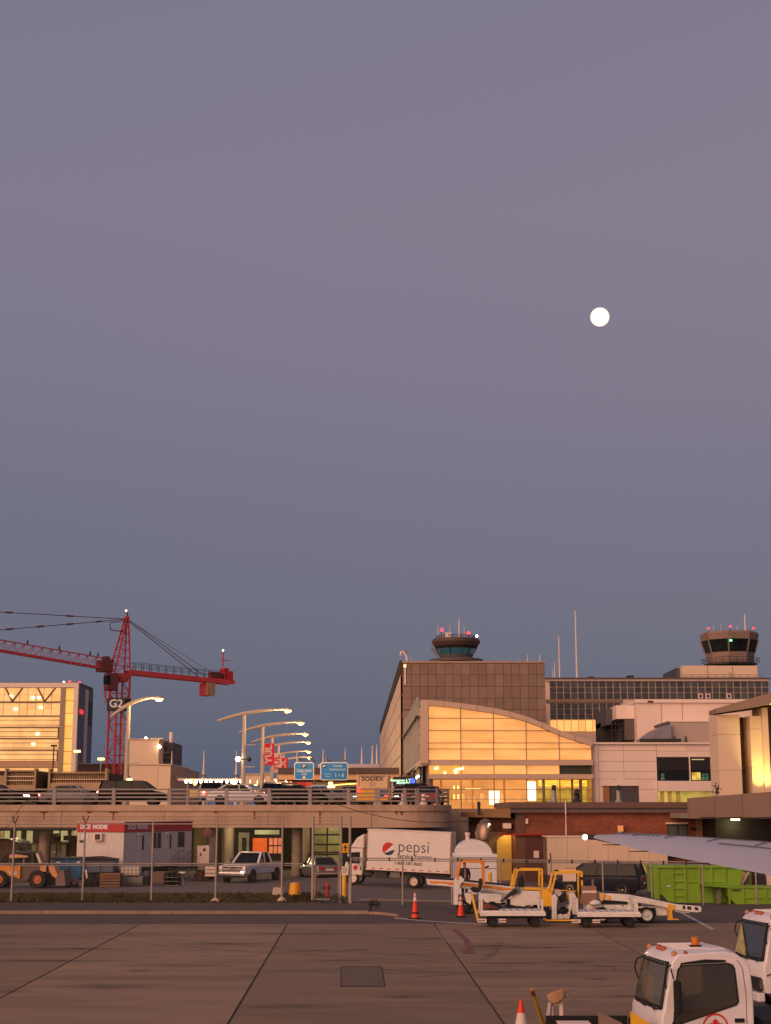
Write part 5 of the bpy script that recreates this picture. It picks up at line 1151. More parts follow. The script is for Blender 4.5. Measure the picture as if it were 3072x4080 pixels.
for a, b in ((2852, 2903), (2904, 3058), (3059, 3190)): f.box(2996, 3042, a, b, .2, 2.6).build('column_panel', M_CREAM, cb)
f.box(3043, 3065, 2820, 3190, -.1, 2.6).build('column_edge', M_CREAM, cb)
f.box(3066, 3300, 2780, 3190, 3, 4).build('glazed_wall', mat('glz', (120, 110, 80), .5), cb)
for i, (px, py, yy, e, up_) in enumerate(((3020, 3185, -.55, 800, 1), (3085, 2860, -.6, 1600, 1), (3050, 3185, -.8, 500, 1))):
    l = bpy.data.lights.new('column_uplight', 'SPOT'); l.energy = e; l.color = (1, .74, .16); l.spot_size = R(62); l.spot_blend = .9; l.shadow_soft_size = .1
    lo = bpy.data.objects.new('column_uplight', l); C.objects.link(lo); lo.parent = cb; lo.location = (f.x(px), yy, f.z(py) + .05); lo.rotation_euler = (PI - R(14 if i != 1 else 0), 0, 0)
for px in (3016, 3050): B(f.x(px) - .18, f.x(px) + .18, -1.15, -.85, f.z(3185) - .25, f.z(3185) - .02).build('uplight_housing', M_DARK, cb)
# ramp parapet below
f = Face(93, 3200); z = f.z
rp = f.thing('ramp', 'grey concrete ramp with panelled parapet at the right edge', 'ramp')
xs = [2742, 2848, 2958, 3072, 3190, 3320]
for a, b in zip(xs[:-1], xs[1:]):
    ta, tb2 = 3180 - (a - 2742) * .076, 3180 - (b - 2742) * .076
    MB().hexa([(f.x(a) + .01, 0, z(3257)), (f.x(b) - .01, 0, z(3255)), (f.x(b) - .01, .35, z(3255)), (f.x(a) + .01, .35, z(3257)), (f.x(a) + .01, 0, z(ta)), (f.x(b) - .01, 0, z(tb2)), (f.x(b) - .01, .35, z(tb2)), (f.x(a) + .01, .35, z(ta))]).build('parapet_panel', mat('ramp_concrete', (140, 116, 104), .8, var=.1, scale=.5, dirt=.25), rp)
MB().box(f.x(2800), f.x(3320), .36, 16, z(3262), z(3240)).build('deck', M_CONC_D, rp)
MB().tube((f.x(3010), 8, 0), (f.x(3010), 8, z(3262)), .6, n=18).build('column', mat('ramp_column', (120, 104, 76), .8), rp, smooth=True)
B(f.x(2800), f.x(2990), 13, 13.4, 0, z(3264)).build('back_wall', mat('ramp_dark', (70, 40, 28), .85), rp); B(f.x(2990), f.x(3320), 13.5, 13.8, 0, z(3264)).build('back_wall', mat('ramp_yellow', (140, 120, 60), .8), rp)
B(f.x(2815), f.x(2940), 12.8, 12.95, 0, z(3325)).build('door', M_DARK, rp)
B(f.x(3000), f.x(3030), 5.6, 6.2, z(3272), z(3263)).build('lamp', emit('ramp_lamp', (255, 235, 180), 4), rp)
l = bpy.data.lights.new('ramp_light', 'POINT'); l.energy = 45; l.color = (1, .8, .35); l.shadow_soft_size = .2; lo = bpy.data.objects.new('ramp_light', l); C.objects.link(lo); lo.parent = rp; lo.location = (f.x(3030), 6, z(3290))
pl = thing('sapling', 'thin leafy weed growing on the ramp edge', 'plant', (f.x(2860), 93.2, z(3172)))
m = MB()
for k in range(26):
    a = random.uniform(0, 2 * PI); h = random.uniform(.1, .75); r = random.uniform(.02, .3); p = Vector((r * math.cos(a), r * .3 * math.sin(a), h)); m._add([p, p + Vector((.09, 0, .08)), p + Vector((-.02, 0, .14))], [(0, 1, 2)])
m.build('leaves', M_WEED, pl); MB().tube((0, 0, 0), (-.08, 0, .7), .015, n=5).tube((0, 0, 0), (.15, 0, .5), .015, n=5).build('stem', M_WEED, pl)
# ================================================================== vehicle helpers (local +x forward, +y left)
_wc = {}
def wheel(parent, x, y, z, r, w, rim=None, rim_r=.62, name='wheel'):
    rim = rim or M_GREY
    k = (r, w, rim.name, rim_r)
    if k not in _wc:
        ty = MB().lathe([(r * rim_r, -w / 2), (r * .93, -w / 2), (r, -w * .36), (r, w * .36), (r * .93, w / 2), (r * rim_r, w / 2)], 22, axis='y', cap=False).mesh('tyre', M_BLACK, True)
        m = MB().lathe([(r * rim_r * .98, -w * .3), (r * rim_r, w * .42), (r * rim_r * .86, w * .45), (r * rim_r * .7, w * .2), (r * .2, w * .28), (r * .16, w * .42), (r * .02, w * .42)], 18, axis='y')
        m2 = MB().lathe([(r * rim_r * .98, w * .3), (r * rim_r, -w * .42), (r * rim_r * .86, -w * .45), (r * rim_r * .7, -w * .2), (r * .2, -w * .28), (r * .16, -w * .42), (r * .02, -w * .42)], 18, axis='y')
        _wc[k] = (ty, m.mesh('rim', rim, True), m2.mesh('rim', rim, True))
    ty, a, b = _wc[k]
    o = bpy.data.objects.new(name, ty); C.objects.link(o); o.parent = parent; o.location = (x, y, z)
    q = bpy.data.objects.new('rim', a if y > 0 else b); C.objects.link(q); q.parent = o
    return o
def ring(w, z0, z1, x, r=.14):
    return [(x, -w * .94, z0), (x, w * .94, z0), (x, w, z0 + r), (x, w, z1 - r), (x, w * .88, z1), (x, -w * .88, z1), (x, -w, z1 - r), (x, -w, z0 + r)]
CARS = {
 'sedan': dict(L=4.8, st=[(-2.4, .72, .38, .78), (-2.25, .86, .27, .98), (-1.5, .9, .22, 1.02), (.9, .9, .22, .98), (1.9, .87, .24, .84), (2.3, .78, .3, .7), (2.4, .68, .36, .62)], gb=(-1.85, 1.15, .98, .8), gt=(-1.05, .35, 1.44, .62), wh=(-1.42, 1.42), r=.33),
 'van': dict(L=5.0, st=[(-2.5, .84, .4, 1.0), (-2.4, .95, .3, 1.12), (-1.4, .98, .25, 1.14), (1.2, .98, .25, 1.1), (2.0, .93, .27, .95), (2.4, .84, .32, .8), (2.5, .74, .38, .72)], gb=(-2.4, 1.65, 1.1, .92), gt=(-2.2, .75, 1.72, .76), wh=(-1.5, 1.5), r=.34),
 'suv': dict(L=4.7, st=[(-2.35, .84, .45, 1.0), (-2.25, .94, .34, 1.12), (-1.3, .96, .3, 1.14), (1.0, .96, .3, 1.12), (1.95, .92, .32, 1.02), (2.3, .84, .38, .86), (2.35, .74, .45, .76)], gb=(-2.25, 1.15, 1.1, .9), gt=(-2.0, .4, 1.68, .74), wh=(-1.4, 1.42), r=.37)}
def car(kind, loc, heading, paint, label, lights='', group=None, cat='car', glassm=None, taxi=False, rimm=None):
    c = CARS[kind]; t = thing({'sedan': 'sedan', 'van': 'minivan', 'suv': 'suv_car'}[kind], label, cat, loc, heading, group)
    MB().loft([ring(w, a, b, x) for x, w, a, b in c['st']]).build('body', paint, t, bevel=.03, smooth=True)
    x0, x1, z0, w0 = c['gb']; a0, a1, z1, w1 = c['gt']; gl = glassm or M_GLASSDK
    base = [(x0, -w0, z0), (x1, -w0 * .95, z0), (x1, w0 * .95, z0), (x0, w0, z0)]; top = [(a0, -w1, z1), (a1, -w1, z1), (a1, w1, z1), (a0, w1, z1)]
    MB().hexa(base + top).build('windows', gl, t)
    m = MB()
    m.hexa([(a0 - .04, -w1 - .03, z1), (a1 + .06, -w1 - .03, z1), (a1 + .06, w1 + .03, z1), (a0 - .04, w1 + .03, z1), (a0 + .1, -w1 + .1, z1 + .06), (a1 - .15, -w1 + .1, z1 + .06), (a1 - .15, w1 - .1, z1 + .06), (a0 + .1, w1 - .1, z1 + .06)])
    m.build('roof', paint, t, bevel=.02, smooth=True)
    for p, q in zip(base, top): MB().bar(p, q, .1, .1).build('pillar', paint, t)
    for s in (-1, 1):
        p = Vector((0.05, s * w0 * .985, z0)); q = Vector((-.1, s * (w1 + .02), z1)); MB().bar(p, q, .07, .05).build('pillar', paint, t)
        if kind != 'sedan': p = Vector((-1.15, s * w0 * .99, z0)); q = Vector((-1.15, s * (w1 + .02), z1)); MB().bar(p, q, .07, .05).build('pillar', paint, t)
    for x in c['wh']:
        for s in (-1, 1):
            wy = [w for xx, w, _, _ in c['st'] if xx <= x][-1]
            MB().lathe([(c['r'] * 1.17, s * (wy - .2)), (c['r'] * 1.17, s * (wy + .012))], 18, (x, c['r']), 'y').build('wheel_well_disc', M_BLACK, t)  # black disc stands in for the dark, hollow wheel well
            wheel(t, x, s * (wy - .075), c['r'], c['r'], .22, rimm)
    L = c['L'] / 2; zt_ = z0 - .18
    for s in (-1, 1):
        B(-L - .02, -L + .14, s * .55 - .2, s * .55 + .2, zt_ - .12, zt_ + .08).build('tail_lamp', M_TAIL if 't' in lights else M_RED, t)
        if 't' in lights: MB().ball((-L - .02, s * .58, zt_), .1, 8).build('tail_lamp_bulb', M_TAILC, t)
        B(L - .16, L + .0, s * .5 - .2, s * .5 + .2, zt_ - .22, zt_ - .08).build('headlamp', M_HEAD if 'h' in lights else M_CHROME, t)
        B(.75, .95, s * (w0 + .05) - .08, s * (w0 + .05) + .08, z0 - .02, z0 + .14).build('mirror', paint, t)
    B(-L - .06, -L + .1, -.75, .75, .4, .58).build('bumper', M_DARK if kind != 'sedan' else paint, t); B(-L - .07, -L - .05, -.26, .26, .62, .74).build('licence_plate', M_PINKW, t)
    if taxi: B(-.5, -.2, -.3, .3, z1 + .06, z1 + .22).build('taxi_lamp', emit('taxi_lamp', (255, 214, 130), 5), t)
    return t
P_BLACK = mat('car_black', (14, 13, 15), .38, var=.1, spec=.2); P_WHITE = mat('car_white', (224, 222, 222), .3, var=.04, coat=.4, dirt=.1)
P_GREY = mat('car_grey', (104, 102, 104), .3, var=.06, coat=.4); P_NAVY = mat('car_navy', (18, 21, 40), .35, var=.1, spec=.25); P_RED = mat('car_red', (120, 18, 26), .3, var=.08, coat=.4); P_SILV = mat('car_silver', (150, 148, 148), .3, metal=.5, var=.06, coat=.4)
dk = lambda px, Y: (W(px, 3190, Y).x, Y, DZ - .003)
GR = 'vehicles on the upper road'
car('sedan', dk(-22, 112.4), 0, P_BLACK, 'black sedan at the left edge of the upper road', 'h', GR)
car('van', dk(532, 113.2), 0, P_BLACK, 'black taxi van with a lit roof lamp behind the railing', 't', GR, taxi=True)
car('sedan', dk(290, 117.5), 0, P_GREY, 'grey sedan half hidden behind the railing left of the taxi', 't', GR)
car('suv', dk(843, 119.5), PI / 2 + .1, P_SILV, 'light coloured car seen from behind with red lights left of the white sedan', 't', GR)
car('sedan', dk(958, 113.0), 0, P_WHITE, 'white sedan side on behind the overpass railing', '', GR)
car('suv', dk(1088, 122), PI / 2 + .05, P_GREY, 'grey car braking right of the white sedan', 't', GR)
car('sedan', dk(1180, 114.0), 0, P_BLACK, 'black sedan side on below the square road sign', '', GR)
car('sedan', dk(1272, 124), .25, P_SILV, 'silver sedan below the wide road sign', 'h', GR)
car('sedan', dk(1338, 131), PI / 2, P_GREY, 'dark grey sedan braking left of the yellow truck', 't', GR)
car('suv', dk(1395, 138), -PI / 2, P_SILV, 'oncoming silver car with headlamps beside the yellow truck', 'h', GR)
car('suv', dk(1612, 136), -PI / 2 - .1, P_BLACK, 'oncoming dark car right of the yellow truck', 'h', GR)
car('suv', dk(1662, 124), PI / 2 - .1, P_BLACK, 'dark car waiting near the curved railing', '', GR)
car('sedan', dk(1712, 121.5), PI / 2 - .15, P_RED, 'dark red car behind the curved railing end', '', GR)
# orange tow-truck style roof lamp on a truck behind
t = thing('box_truck', 'dark delivery truck with an amber roof bar behind the white sedan', 'truck', dk(1112, 128), PI / 2, GR)
MB().box(-3, 1.6, -1.05, 1.05, .7, 1.9).build('body', P_GREY, t, bevel=.05); MB().box(1.7, 3.0, -1, 1, .5, 1.75).build('cab', P_GREY, t, bevel=.1); B(1.8, 2.4, -.9, .9, 1.75, 2.0).build('light_bar', emit('amber_bar', (255, 120, 20), 4), t)
for x in (-2, 2.3):
    for s in (-1, 1): wheel(t, x, s * .9, .4, .4, .25)
for s in (-1, 1): B(-3.05, -3.0, s * .8 - .12, s * .8 + .12, .8, 1.0).build('tail_lamp', M_TAIL, t)
# yellow box truck
t = thing('box_truck', 'yellow and pale box truck with SODEX lettering on the upper road', 'truck', dk(1492, 126), PI / 2 - .04, GR)
M_TY = mat('truck_yellow', (236, 170, 24), .4, var=.06); M_TP = mat('truck_pale', (222, 186, 146), .45, var=.05)
MB().box(-3.4, 1.6, -1.28, 1.28, 1.36, 2.42).build('box_upper', M_TP, t, bevel=.03); MB().box(-3.4, 1.6, -1.27, 1.27, .4, 1.355).build('box_lower', M_TY, t, bevel=.03)
B(-3.46, -3.405, -1.2, -1.1, 1.36, 2.4).build('door_post', M_TP, t); B(-3.46, -3.405, 1.1, 1.2, 1.36, 2.4).build('door_post', M_TP, t); B(-3.45, -3.405, -1.05, 1.05, 2.3, 2.36).build('door_header', M_MULL, t)
text('lettering', 'SODEX', .42, M_DARK, t, (-3.41, 0, 2.08), rot=(PI / 2, 0, -PI / 2), bold=.012, sx=1.3)
for k in range(3): B(-3.415, -3.405, -.3 + .05 * k, .3 - .05 * k, 1.8 - k * .12, 1.83 - k * .12).build('small_print', M_MULL, t)
MB().box(1.7, 3.2, -1.1, 1.1, .5, 2.1).build('cab', M_TY, t, bevel=.12); B(-3.44, -3.41, -1.22, -.55, .6, 1.3).build('blue_poster', mat('blue_poster', (70, 92, 130), .5, var=.2), t)
for x in (-2.1, 2.4):
    for s in (-1, 1): wheel(t, x, s * 1.0, .45, .45, .3)
for s in (-1, 1): B(-3.47, -3.41, s * 1.1 - .12, s * 1.1 + .12, 1.05 if s > 0 else .7, 1.35 if s > 0 else .8).build('tail_lamp', M_TAIL, t)
# kerbside bollards on the deck
for i, (px, Y) in enumerate(((1505, 112.2), (1608, 112.4), (1688, 112.9))):
    t = thing('deck_bollard', ['pale round bollard before the yellow truck', 'pale round bollard left of two near the curved railing', 'pale round bollard nearest the curved railing end'][i], 'bollard', dk(px, Y), 0, 'bollards on the upper road')
    MB().lathe([(.3, 0), (.3, .12), (.17, .3), (.15, .75), (.1, .85), (.01, .88)], 14).build('body', M_PINKW, t, smooth=True); MB().lathe([(.165, .5), (.165, .58)], 14).build('band', M_AMBER, t)

# ================================================================== lot: pickup
p = G(925, 3519); hd = Vector((-math.sin(R(20)), -math.cos(R(20)), 0)); c = p - hd * 2.85
t = thing('pickup_truck', 'white crew cab pickup with chrome grille parked under the overpass', 'pickup', (c.x, c.y, 0.004), math.atan2(hd.y, hd.x))
MB().loft([ring(w, a, b, x, .1) for x, w, a, b in ((.55, .99, .5, 1.2), (1.0, 1.0, .5, 1.22), (2.3, .99, .5, 1.2), (2.75, .95, .55, 1.14), (2.85, .9, .6, 1.05))]).build('hood', P_WHITE, t, bevel=.04, smooth=True)
MB().loft([ring(w, a, b, x, .08) for x, w, a, b in ((-1.25, 1.0, .5, 1.25), (.54, 1.0, .5, 1.24))]).build('cab_lower', P_WHITE, t)
MB().box(-2.95, -1.27, -.99, .99, .55, 1.24).build('bed', P_WHITE, t, bevel=.04); B(-2.85, -1.37, -.86, .86, 1.241, 1.26).build('bed_liner', M_BLACK, t)
gb = [(-1.2, -.94, 1.24), (.85, -.92, 1.22), (.85, .92, 1.22), (-1.2, .94, 1.24)]; gt_ = [(-1.0, -.76, 1.86), (.1, -.76, 1.86), (.1, .76, 1.86), (-1.0, .76, 1.86)]
MB().hexa(gb + gt_).build('windows', M_GLASSDK, t); MB().box(-1.05, .14, -.78, .78, 1.86, 1.93).build('roof', P_WHITE, t, bevel=.03)
for a, b in zip(gb, gt_): MB().bar(a, b, .13, .11).build('pillar', P_WHITE, t)
for s in (-1, 1):
    MB().bar((-.2, s * .945, 1.23), (-.3, s * .79, 1.86), .1, .06).build('pillar', P_WHITE, t); B(.55, .72, s * 1.12 - .11, s * 1.12 + .11, 1.25, 1.5).build('mirror', M_DARK, t)
    B(-1.22, .5, s * 1.0 - .004, s * 1.0 + .006, 1.0, 1.03).build('door_line', M_GREY, t)
gr = B(2.8, 2.88, -.72, .72, .72, 1.1).build('grille', M_DARK, t)
for z0 in (.74, .88, 1.04): B(2.86, 2.92, -.76, .76, z0, z0 + .055).build('grille_bar', M_CHROME, gr)
B(2.92, 2.935, -.12, .12, .89, .95).build('emblem', M_AMBER, gr)
for s in (-1, 1): B(2.72, 2.89, s * .84 - .12, s * .84 + .12, .76, 1.08).build('headlamp', M_CHROME, t)
B(2.78, 3.0, -.96, .96, .46, .68).build('front_bumper', M_CHROME, t, bevel=.04); B(2.8, 2.98, -.9, .9, .36, .455).build('air_dam', M_BLACK, t)
MB().ball((3.0, .72, .72), .05, 8).build('fog_lamp', M_HEAD, t)
for x in (-2.05, 1.75):
    for s in (-1, 1):
        MB().lathe([(.48, s * .8), (.48, s * 1.012)], 18, (x, .42), 'y').build('wheel_well_disc', M_BLACK, t); wheel(t, x, s * .9, .41, .41, .27, M_CHROME)  # black discs again in place of the dark wheel wells
MB().prism([(-.6, .95), (-.45, 1.05), (-.55, .8)], 1.006, 1.01).build('door_emblem', M_DARK, t)

# ================================================================== delivery truck
t = thing('delivery_truck', 'white box delivery truck with a round soft drink emblem on its side', 'truck', (W(1537, 3510, 95.4).x, 95.4, .10), R(169))
t.rotation_euler = (0, R(-2.4), R(169))
P_TRK = mat('truck_white', (224, 214, 206), .4, var=.04, scale=1, dirt=.2, dirtcol=(150, 120, 100))
bx = MB().box(-4.1, 1.05, -1.15, 1.15, .98, 3.42).build('cargo_box', P_TRK, t)
for z0 in (.98, 3.36): B(-4.13, 1.08, 1.13, 1.175, z0, z0 + .06).build('edge_trim', M_PINKW, bx)
for x in (-4.13, 1.0): B(x, x + .05, 1.12, 1.165, 1.05, 3.35).build('corner_post', mat('post_orange', (214, 160, 110), .5), bx)
for k in range(4): B(-3.1 + k * 1.02, -3.092 + k * 1.02, 1.1502, 1.1512, 1.12, 3.34).build('panel_seam', M_PINKW, bx)
for k in range(10): B(-4.0 + k * .5, -3.76 + k * .5, 1.151, 1.158, 1.06, 1.11).build('reflector', M_RED, bx)
M_PBLUE = mat('print_blue', (30, 38, 86), .5); M_PRED = mat('print_red', (196, 26, 36), .5); M_PGREY = mat('print_grey', (72, 74, 92), .5)
cxl, czl, rl = -.30, 2.28, .385     # emblem
def disc_part(zlo, zhi, name, mt, y0):
    P_ = []
    n = 40
    for i in range(n):
        a = 2 * PI * i / n; x, z_ = rl * math.cos(a), rl * math.sin(a)
        P_.append((x, z_))
    up = [(x, max(z_, zlo(x))) for x, z_ in P_ if True] if zlo else [(x, min(z_, zhi(x))) for x, z_ in P_]
    MB().prism([(cxl - x, czl + z_) for x, z_ in up], 1.152, y0).build(name, mt, bx)
MB().prism([(cxl + rl * 1.02 * math.cos(2 * PI * i / 40), czl + rl * 1.02 * math.sin(2 * PI * i / 40)) for i in range(40)], 1.1505, 1.1515).build('emblem_disc', M_WHITE, bx)
disc_part(lambda x: .0 + .75 * x + .05 * math.sin(7 * x), None, 'emblem_top', M_PRED, 1.156)
disc_part(None, lambda x: -.17 + .28 * x + .03 * math.sin(6 * x), 'emblem_bottom', M_PBLUE, 1.157)
text('lettering', 'pepsi', 1.0, M_PGREY, bx, (-1.86, 1.153, 2.44), rot=(PI / 2, 0, PI), bold=-.006, sx=.95)
text('lettering', 'Service Express', .36, M_PGREY, bx, (-1.93, 1.153, 1.88), rot=(PI / 2, 0, PI), bold=.004, sx=.95)
text('lettering', '1-800-387-8683', .26, M_PGREY, bx, (-1.55, 1.153, 1.45), rot=(PI / 2, 0, PI), bold=.006, sx=1.05)
MB().box(-4.0, 2.2, -.45, -.3, .7, .92).box(-4.0, 2.2, .3, .45, .7, .92).build('chassis', M_DARK, t)
cab_p = [(1.3, .62), (2.35, .55), (2.45, .8), (2.42, 1.25), (2.2, 2.1), (2.1, 2.2), (1.32, 2.22)]
MB().prism(cab_p, -.98, .98).build('cab', P_TRK, t, bevel=.06)
MB().prism([(1.5, 1.32), (2.25, 1.28), (2.13, 1.95), (1.5, 2.0)], .981, .99).build('side_window', M_GLASSDK, t); MB().hexa([(2.43, -.86, 1.3), (2.43, .86, 1.3), (2.4, .86, 1.3), (2.4, -.86, 1.3), (2.25, -.8, 2.02), (2.25, .8, 2.02), (2.2, .8, 2.02), (2.2, -.8, 2.02)]).build('windscreen', M_GLASSDK, t)
MB().prism([(1.3, 2.24), (2.15, 2.24), (1.75, 2.85), (1.32, 3.1)], -.85, .85).build('wind_fairing', P_TRK, t, bevel=.05)
MB().prism([(1.75 + .15 * math.cos(2 * PI * i / 20), 1.05 + .15 * math.sin(2 * PI * i / 20)) for i in range(20)], .981, .984).build('door_emblem', M_PRED, t); B(1.38, 1.46, .981, .984, .9, 1.15).build('door_vent', M_DARK, t)
MB().box(1.55, 1.75, 1.2, 1.32, 1.35, 1.75).bar((1.85, 1.0, 1.85), (1.7, 1.26, 1.75), .03, .03).build('mirror', M_DARK, t)
for s in (-1, 1): wheel(t, 1.9, s * .85, .41, .41, .25, M_PINKW); wheel(t, -1.9, s * .85, .41, .41, .42, M_PINKW)
MB().box(-.2, .6, .45, .9, .5, .88).tube((.75, .7, .7), (1.2, .7, .7), .18, n=12).build('fuel_tank', M_DARK, t); B(-1.0, -.4, .6, .8, .6, .9).build('tool_box', M_GREY, t)

# ================================================================== site trailer
crn = W(490, 3440, 99.5); t = thing('site_trailer', 'white site office trailer with a red band and window air conditioner', 'trailer', (crn.x, 99.5, 0.004), math.atan2(8.0, 3.3))
LT, WT = 8.8, 3.55
M_TRL = mat('trailer_white', (206, 196, 190), .55, var=.05, dirt=.2); M_TRR = mat('trailer_red', (180, 20, 36), .5, var=.06)
MB().box(0, LT, 0, WT, .98, 3.28).build('body', M_TRL, t); MB().box(-.03, LT + .03, -.03, WT + .03, 3.3, 3.9).build('red_band', M_TRR, t); MB().box(-.06, LT + .06, -.06, WT + .06, 3.9, 3.96).build('roof_edge', M_PINKW, t); B(-.02, LT + .02, -.02, WT + .02, 3.26, 3.32).build('trim_line', M_SLATE, t)
text('lettering', 'DICE', .36, M_SIGNW, t, (-.034, WT - .62, 3.6), rot=(PI / 2, 0, -PI / 2), bold=.02); text('lettering', 'MODIE', .36, M_SIGNW, t, (-.034, WT - 1.75, 3.6), rot=(PI / 2, 0, -PI / 2), bold=.02)
text('lettering', 'DICE', .42, M_SIGNW, t, (.9, -.034, 3.6), rot=(PI / 2, 0, 0), bold=.02); text('lettering', 'MODIE', .42, M_SIGNW, t, (2.2, -.034, 3.6), rot=(PI / 2, 0, 0), bold=.02)
ac = B(-.3, -.01, WT - 2.05, WT - 1.4, 2.75, 3.2).build('air_conditioner', M_PINKW, t); B(-.31, -.3, WT - 1.95, WT - 1.55, 2.8, 3.15).build('grille', M_DARK, ac)
for x in (1.75, 5.3): dr = B(x, x + 1.0, -.03, -.002, 1.05, 3.2).build('door', M_TRL, t); B(x + .45, x + .68, -.04, -.032, 2.1, 3.05).build('door_pane', M_DARK, dr); B(x - .18, x + .1, -.15, -.03, 3.08, 3.24).build('door_lamp', M_PINKW, dr)
for x in (3.6, 4.2, 6.9, 7.35): B(x, x + .42, -.03, -.002, 2.2, 3.2).build('window', M_DARK, t)
MB().box(.3, LT - .3, .4, .6, .6, .97).box(.3, LT - .3, WT - .6, WT - .4, .6, .97).build('chassis', M_DARK, t)
for x in (.8, 3, 5.5, 8):
    for y in (.5, WT - .5): B(x - .2, x + .2, y - .2, y + .2, 0, .6).build('support_block', M_CONC_D, t)
B(-.03, -.005, WT - .5, WT - .2, 2.6, 2.75).build('notice', M_DARK, t); B(-.03, -.005, WT - .85, WT - .35, 2.85, 3.15).build('notice', M_SIGNW, t)
# steps at its door
q = t.matrix_basis @ Vector((6.4, -1.0, 0)); q = Vector((crn.x, 99.5, 0)) + Matrix.Rotation(math.atan2(8.0, 3.3), 3, 'Z') @ Vector((6.2, -.75, 0))
st = thing('access_steps', 'grey steel access steps with handrail at the site trailer door', 'steps', (q.x, q.y, .004), math.atan2(8.0, 3.3))
for k in range(4): B(-.9 + k * .28, -.6 + k * .28, -.45, .45, .2 + k * .24, .24 + k * .24).build('tread', M_GREY, st)
B(.2, 1.0, -.45, .45, .94, .98).build('landing', M_GREY, st)
for s in (-.42, .42): MB().path([(-.9, s, .05), (-.9, s, 1.0), (.25, s, 1.95), (1.0, s, 1.95), (1.0, s, 0)], .025).path([(-.9, s, .55), (.25, s, 1.45), (1.0, s, 1.45)], .02).tube((.25, s, 0), (.25, s, 1.95), .025).build('handrail', M_GREY, st)

# ================================================================== loader at the left edge
f = Face(94.5, 3470)
def PF(f, pts, y0, y1): return MB().prism([(f.x(px, py), f.z(py)) for px, py in pts], y0, y1)
t = f.thing('wheel_loader', 'orange wheel loader with a dark cab parked at the far left', 'loader')
M_LDO = mat('loader_orange', (214, 132, 24), .5, var=.12, dirt=.35, dirtcol=(110, 70, 40)); M_LDB = mat('loader_brown', (96, 76, 70), .6, var=.2, scale=2, dirt=.4)
PF(f, [(-60, 3440), (10, 3444), (165, 3446), (190, 3452), (196, 3478), (175, 3486), (140, 3478), (112, 3500), (100, 3512), (20, 3514), (-60, 3510)], .35, 1.6).build('body', M_LDB, t)
PF(f, [(-40, 3448), (78, 3452), (76, 3502), (52, 3493), (18, 3490), (8, 3474), (-40, 3462)], .2, .34).build('side_panel', M_LDO, t)
PF(f, [(30, 3460), (38, 3472), (62, 3474), (62, 3462), (70, 3485), (46, 3490), (28, 3476)], .17, .195).build('panel_badge', mat('badge_pale', (206, 170, 140), .6), t)
PF(f, [(28, 3399), (140, 3396), (150, 3412), (160, 3442), (60, 3443), (-10, 3441), (0, 3420)], .45, 1.6).build('cab_glass', M_GLASSDK, t)
PF(f, [(20, 3394), (138, 3393), (146, 3400), (24, 3402)], .3, 1.75).build('cab_roof', M_DARK, t); PF(f, [(136, 3400), (146, 3400), (160, 3442), (152, 3442)], .35, .5).build('cab_pillar', M_PINKW, t); PF(f, [(88, 3414), (94, 3414), (90, 3442), (84, 3442)], .38, .44).build('cab_pillar', M_GREY, t)
for a in (26, 118): PF(f, [(a, 3401), (a + 8, 3401), (a + 12, 3442), (a + 2, 3442)], .36, .44).build('cab_pillar', M_DARK, t)
PF(f, [(34, 3412), (42, 3403), (60, 3404), (108, 3410), (110, 3416), (60, 3418), (40, 3420)], .1, .32).build('boom', mat('boom_tan', (206, 150, 110), .5, var=.1), t)
PF(f, [(160, 3450), (182, 3450), (182, 3474), (158, 3472)], .1, .34).build('mudguard', mat('arm_tan', (206, 140, 92), .5, var=.1), t)
PF(f, [(190, 3452), (212, 3450), (228, 3490), (222, 3502), (205, 3490), (192, 3466)], .2, 1.5).build('lift_arm', MATS['arm_tan'], t)
PF(f, [(224, 3496), (240, 3470), (255, 3466), (262, 3528), (222, 3528)], -.1, 1.9).build('bucket', mat('bucket_grey', (120, 100, 92), .7, var=.2), t)
for px in (148, -6):
    for yy in (.15, 1.8): wheel(t, f.x(px, 3508), yy - .02 if yy < 1 else yy, .54, .54, .38, mat('rim_tan', (196, 120, 70), .6), .5)
for o in [o for o in t.children if o.name.startswith('wheel')]:
    if o.location.y < 1:
        for c_ in o.children: c_.data = [v for v in _wc.values() if v[1] == c_.data or v[2] == c_.data][0][2]
B(f.x(-40), f.x(200), .5, 1.4, .35, .55).build('axle_frame', M_DARK, t)
MB().prism([(f.x(175), f.z(3530)), (f.x(238), f.z(3530)), (f.x(222), f.z(3500)), (f.x(195), f.z(3470)), (f.x(180), f.z(3478))], .5, 1.3).build('front_frame', M_BLACK, t)
# ================================================================== blue skips and yard clutter
M_SKIP = mat('skip_blue', (34, 104, 148), .6, var=.12, scale=1.5, dirt=.35, dirtcol=(30, 50, 66)); M_SKIP2 = mat('skip_grey_blue', (78, 88, 112), .6, var=.15, scale=1.5, dirt=.4, dirtcol=(70, 60, 60))
f = Face(98, 3470)
t = f.thing('skip', 'bright blue open skip beside the loader bucket', 'skip')
PF(f, [(205, 3424), (325, 3420), (325, 3500), (226, 3500)], 0, 2.0).build('body', M_SKIP, t, bevel=.03)
for px in (212, 266, 318): f.box(px, px + 8, 3421, 3496, -.1, -.004).build('rib', M_SKIP, t)
f.box(200, 328, 3417, 3423, -.12, 2.1).build('rim', M_DARK, t); f.box(217, 238, 3433, 3442, -.02, -.003).build('label_plate', M_PINKW, t); f.box(306, 322, 3432, 3442, -.03, -.012).build('label_plate', M_PINKW, t)
for px in (240, 310): f.box(px, px + 12, 3500, 3512, .2, 1.8).build('skid', M_DARK, t)
f = Face(97, 3470)
t = f.thing('skip', 'long grey blue skip under a black tarpaulin', 'skip')
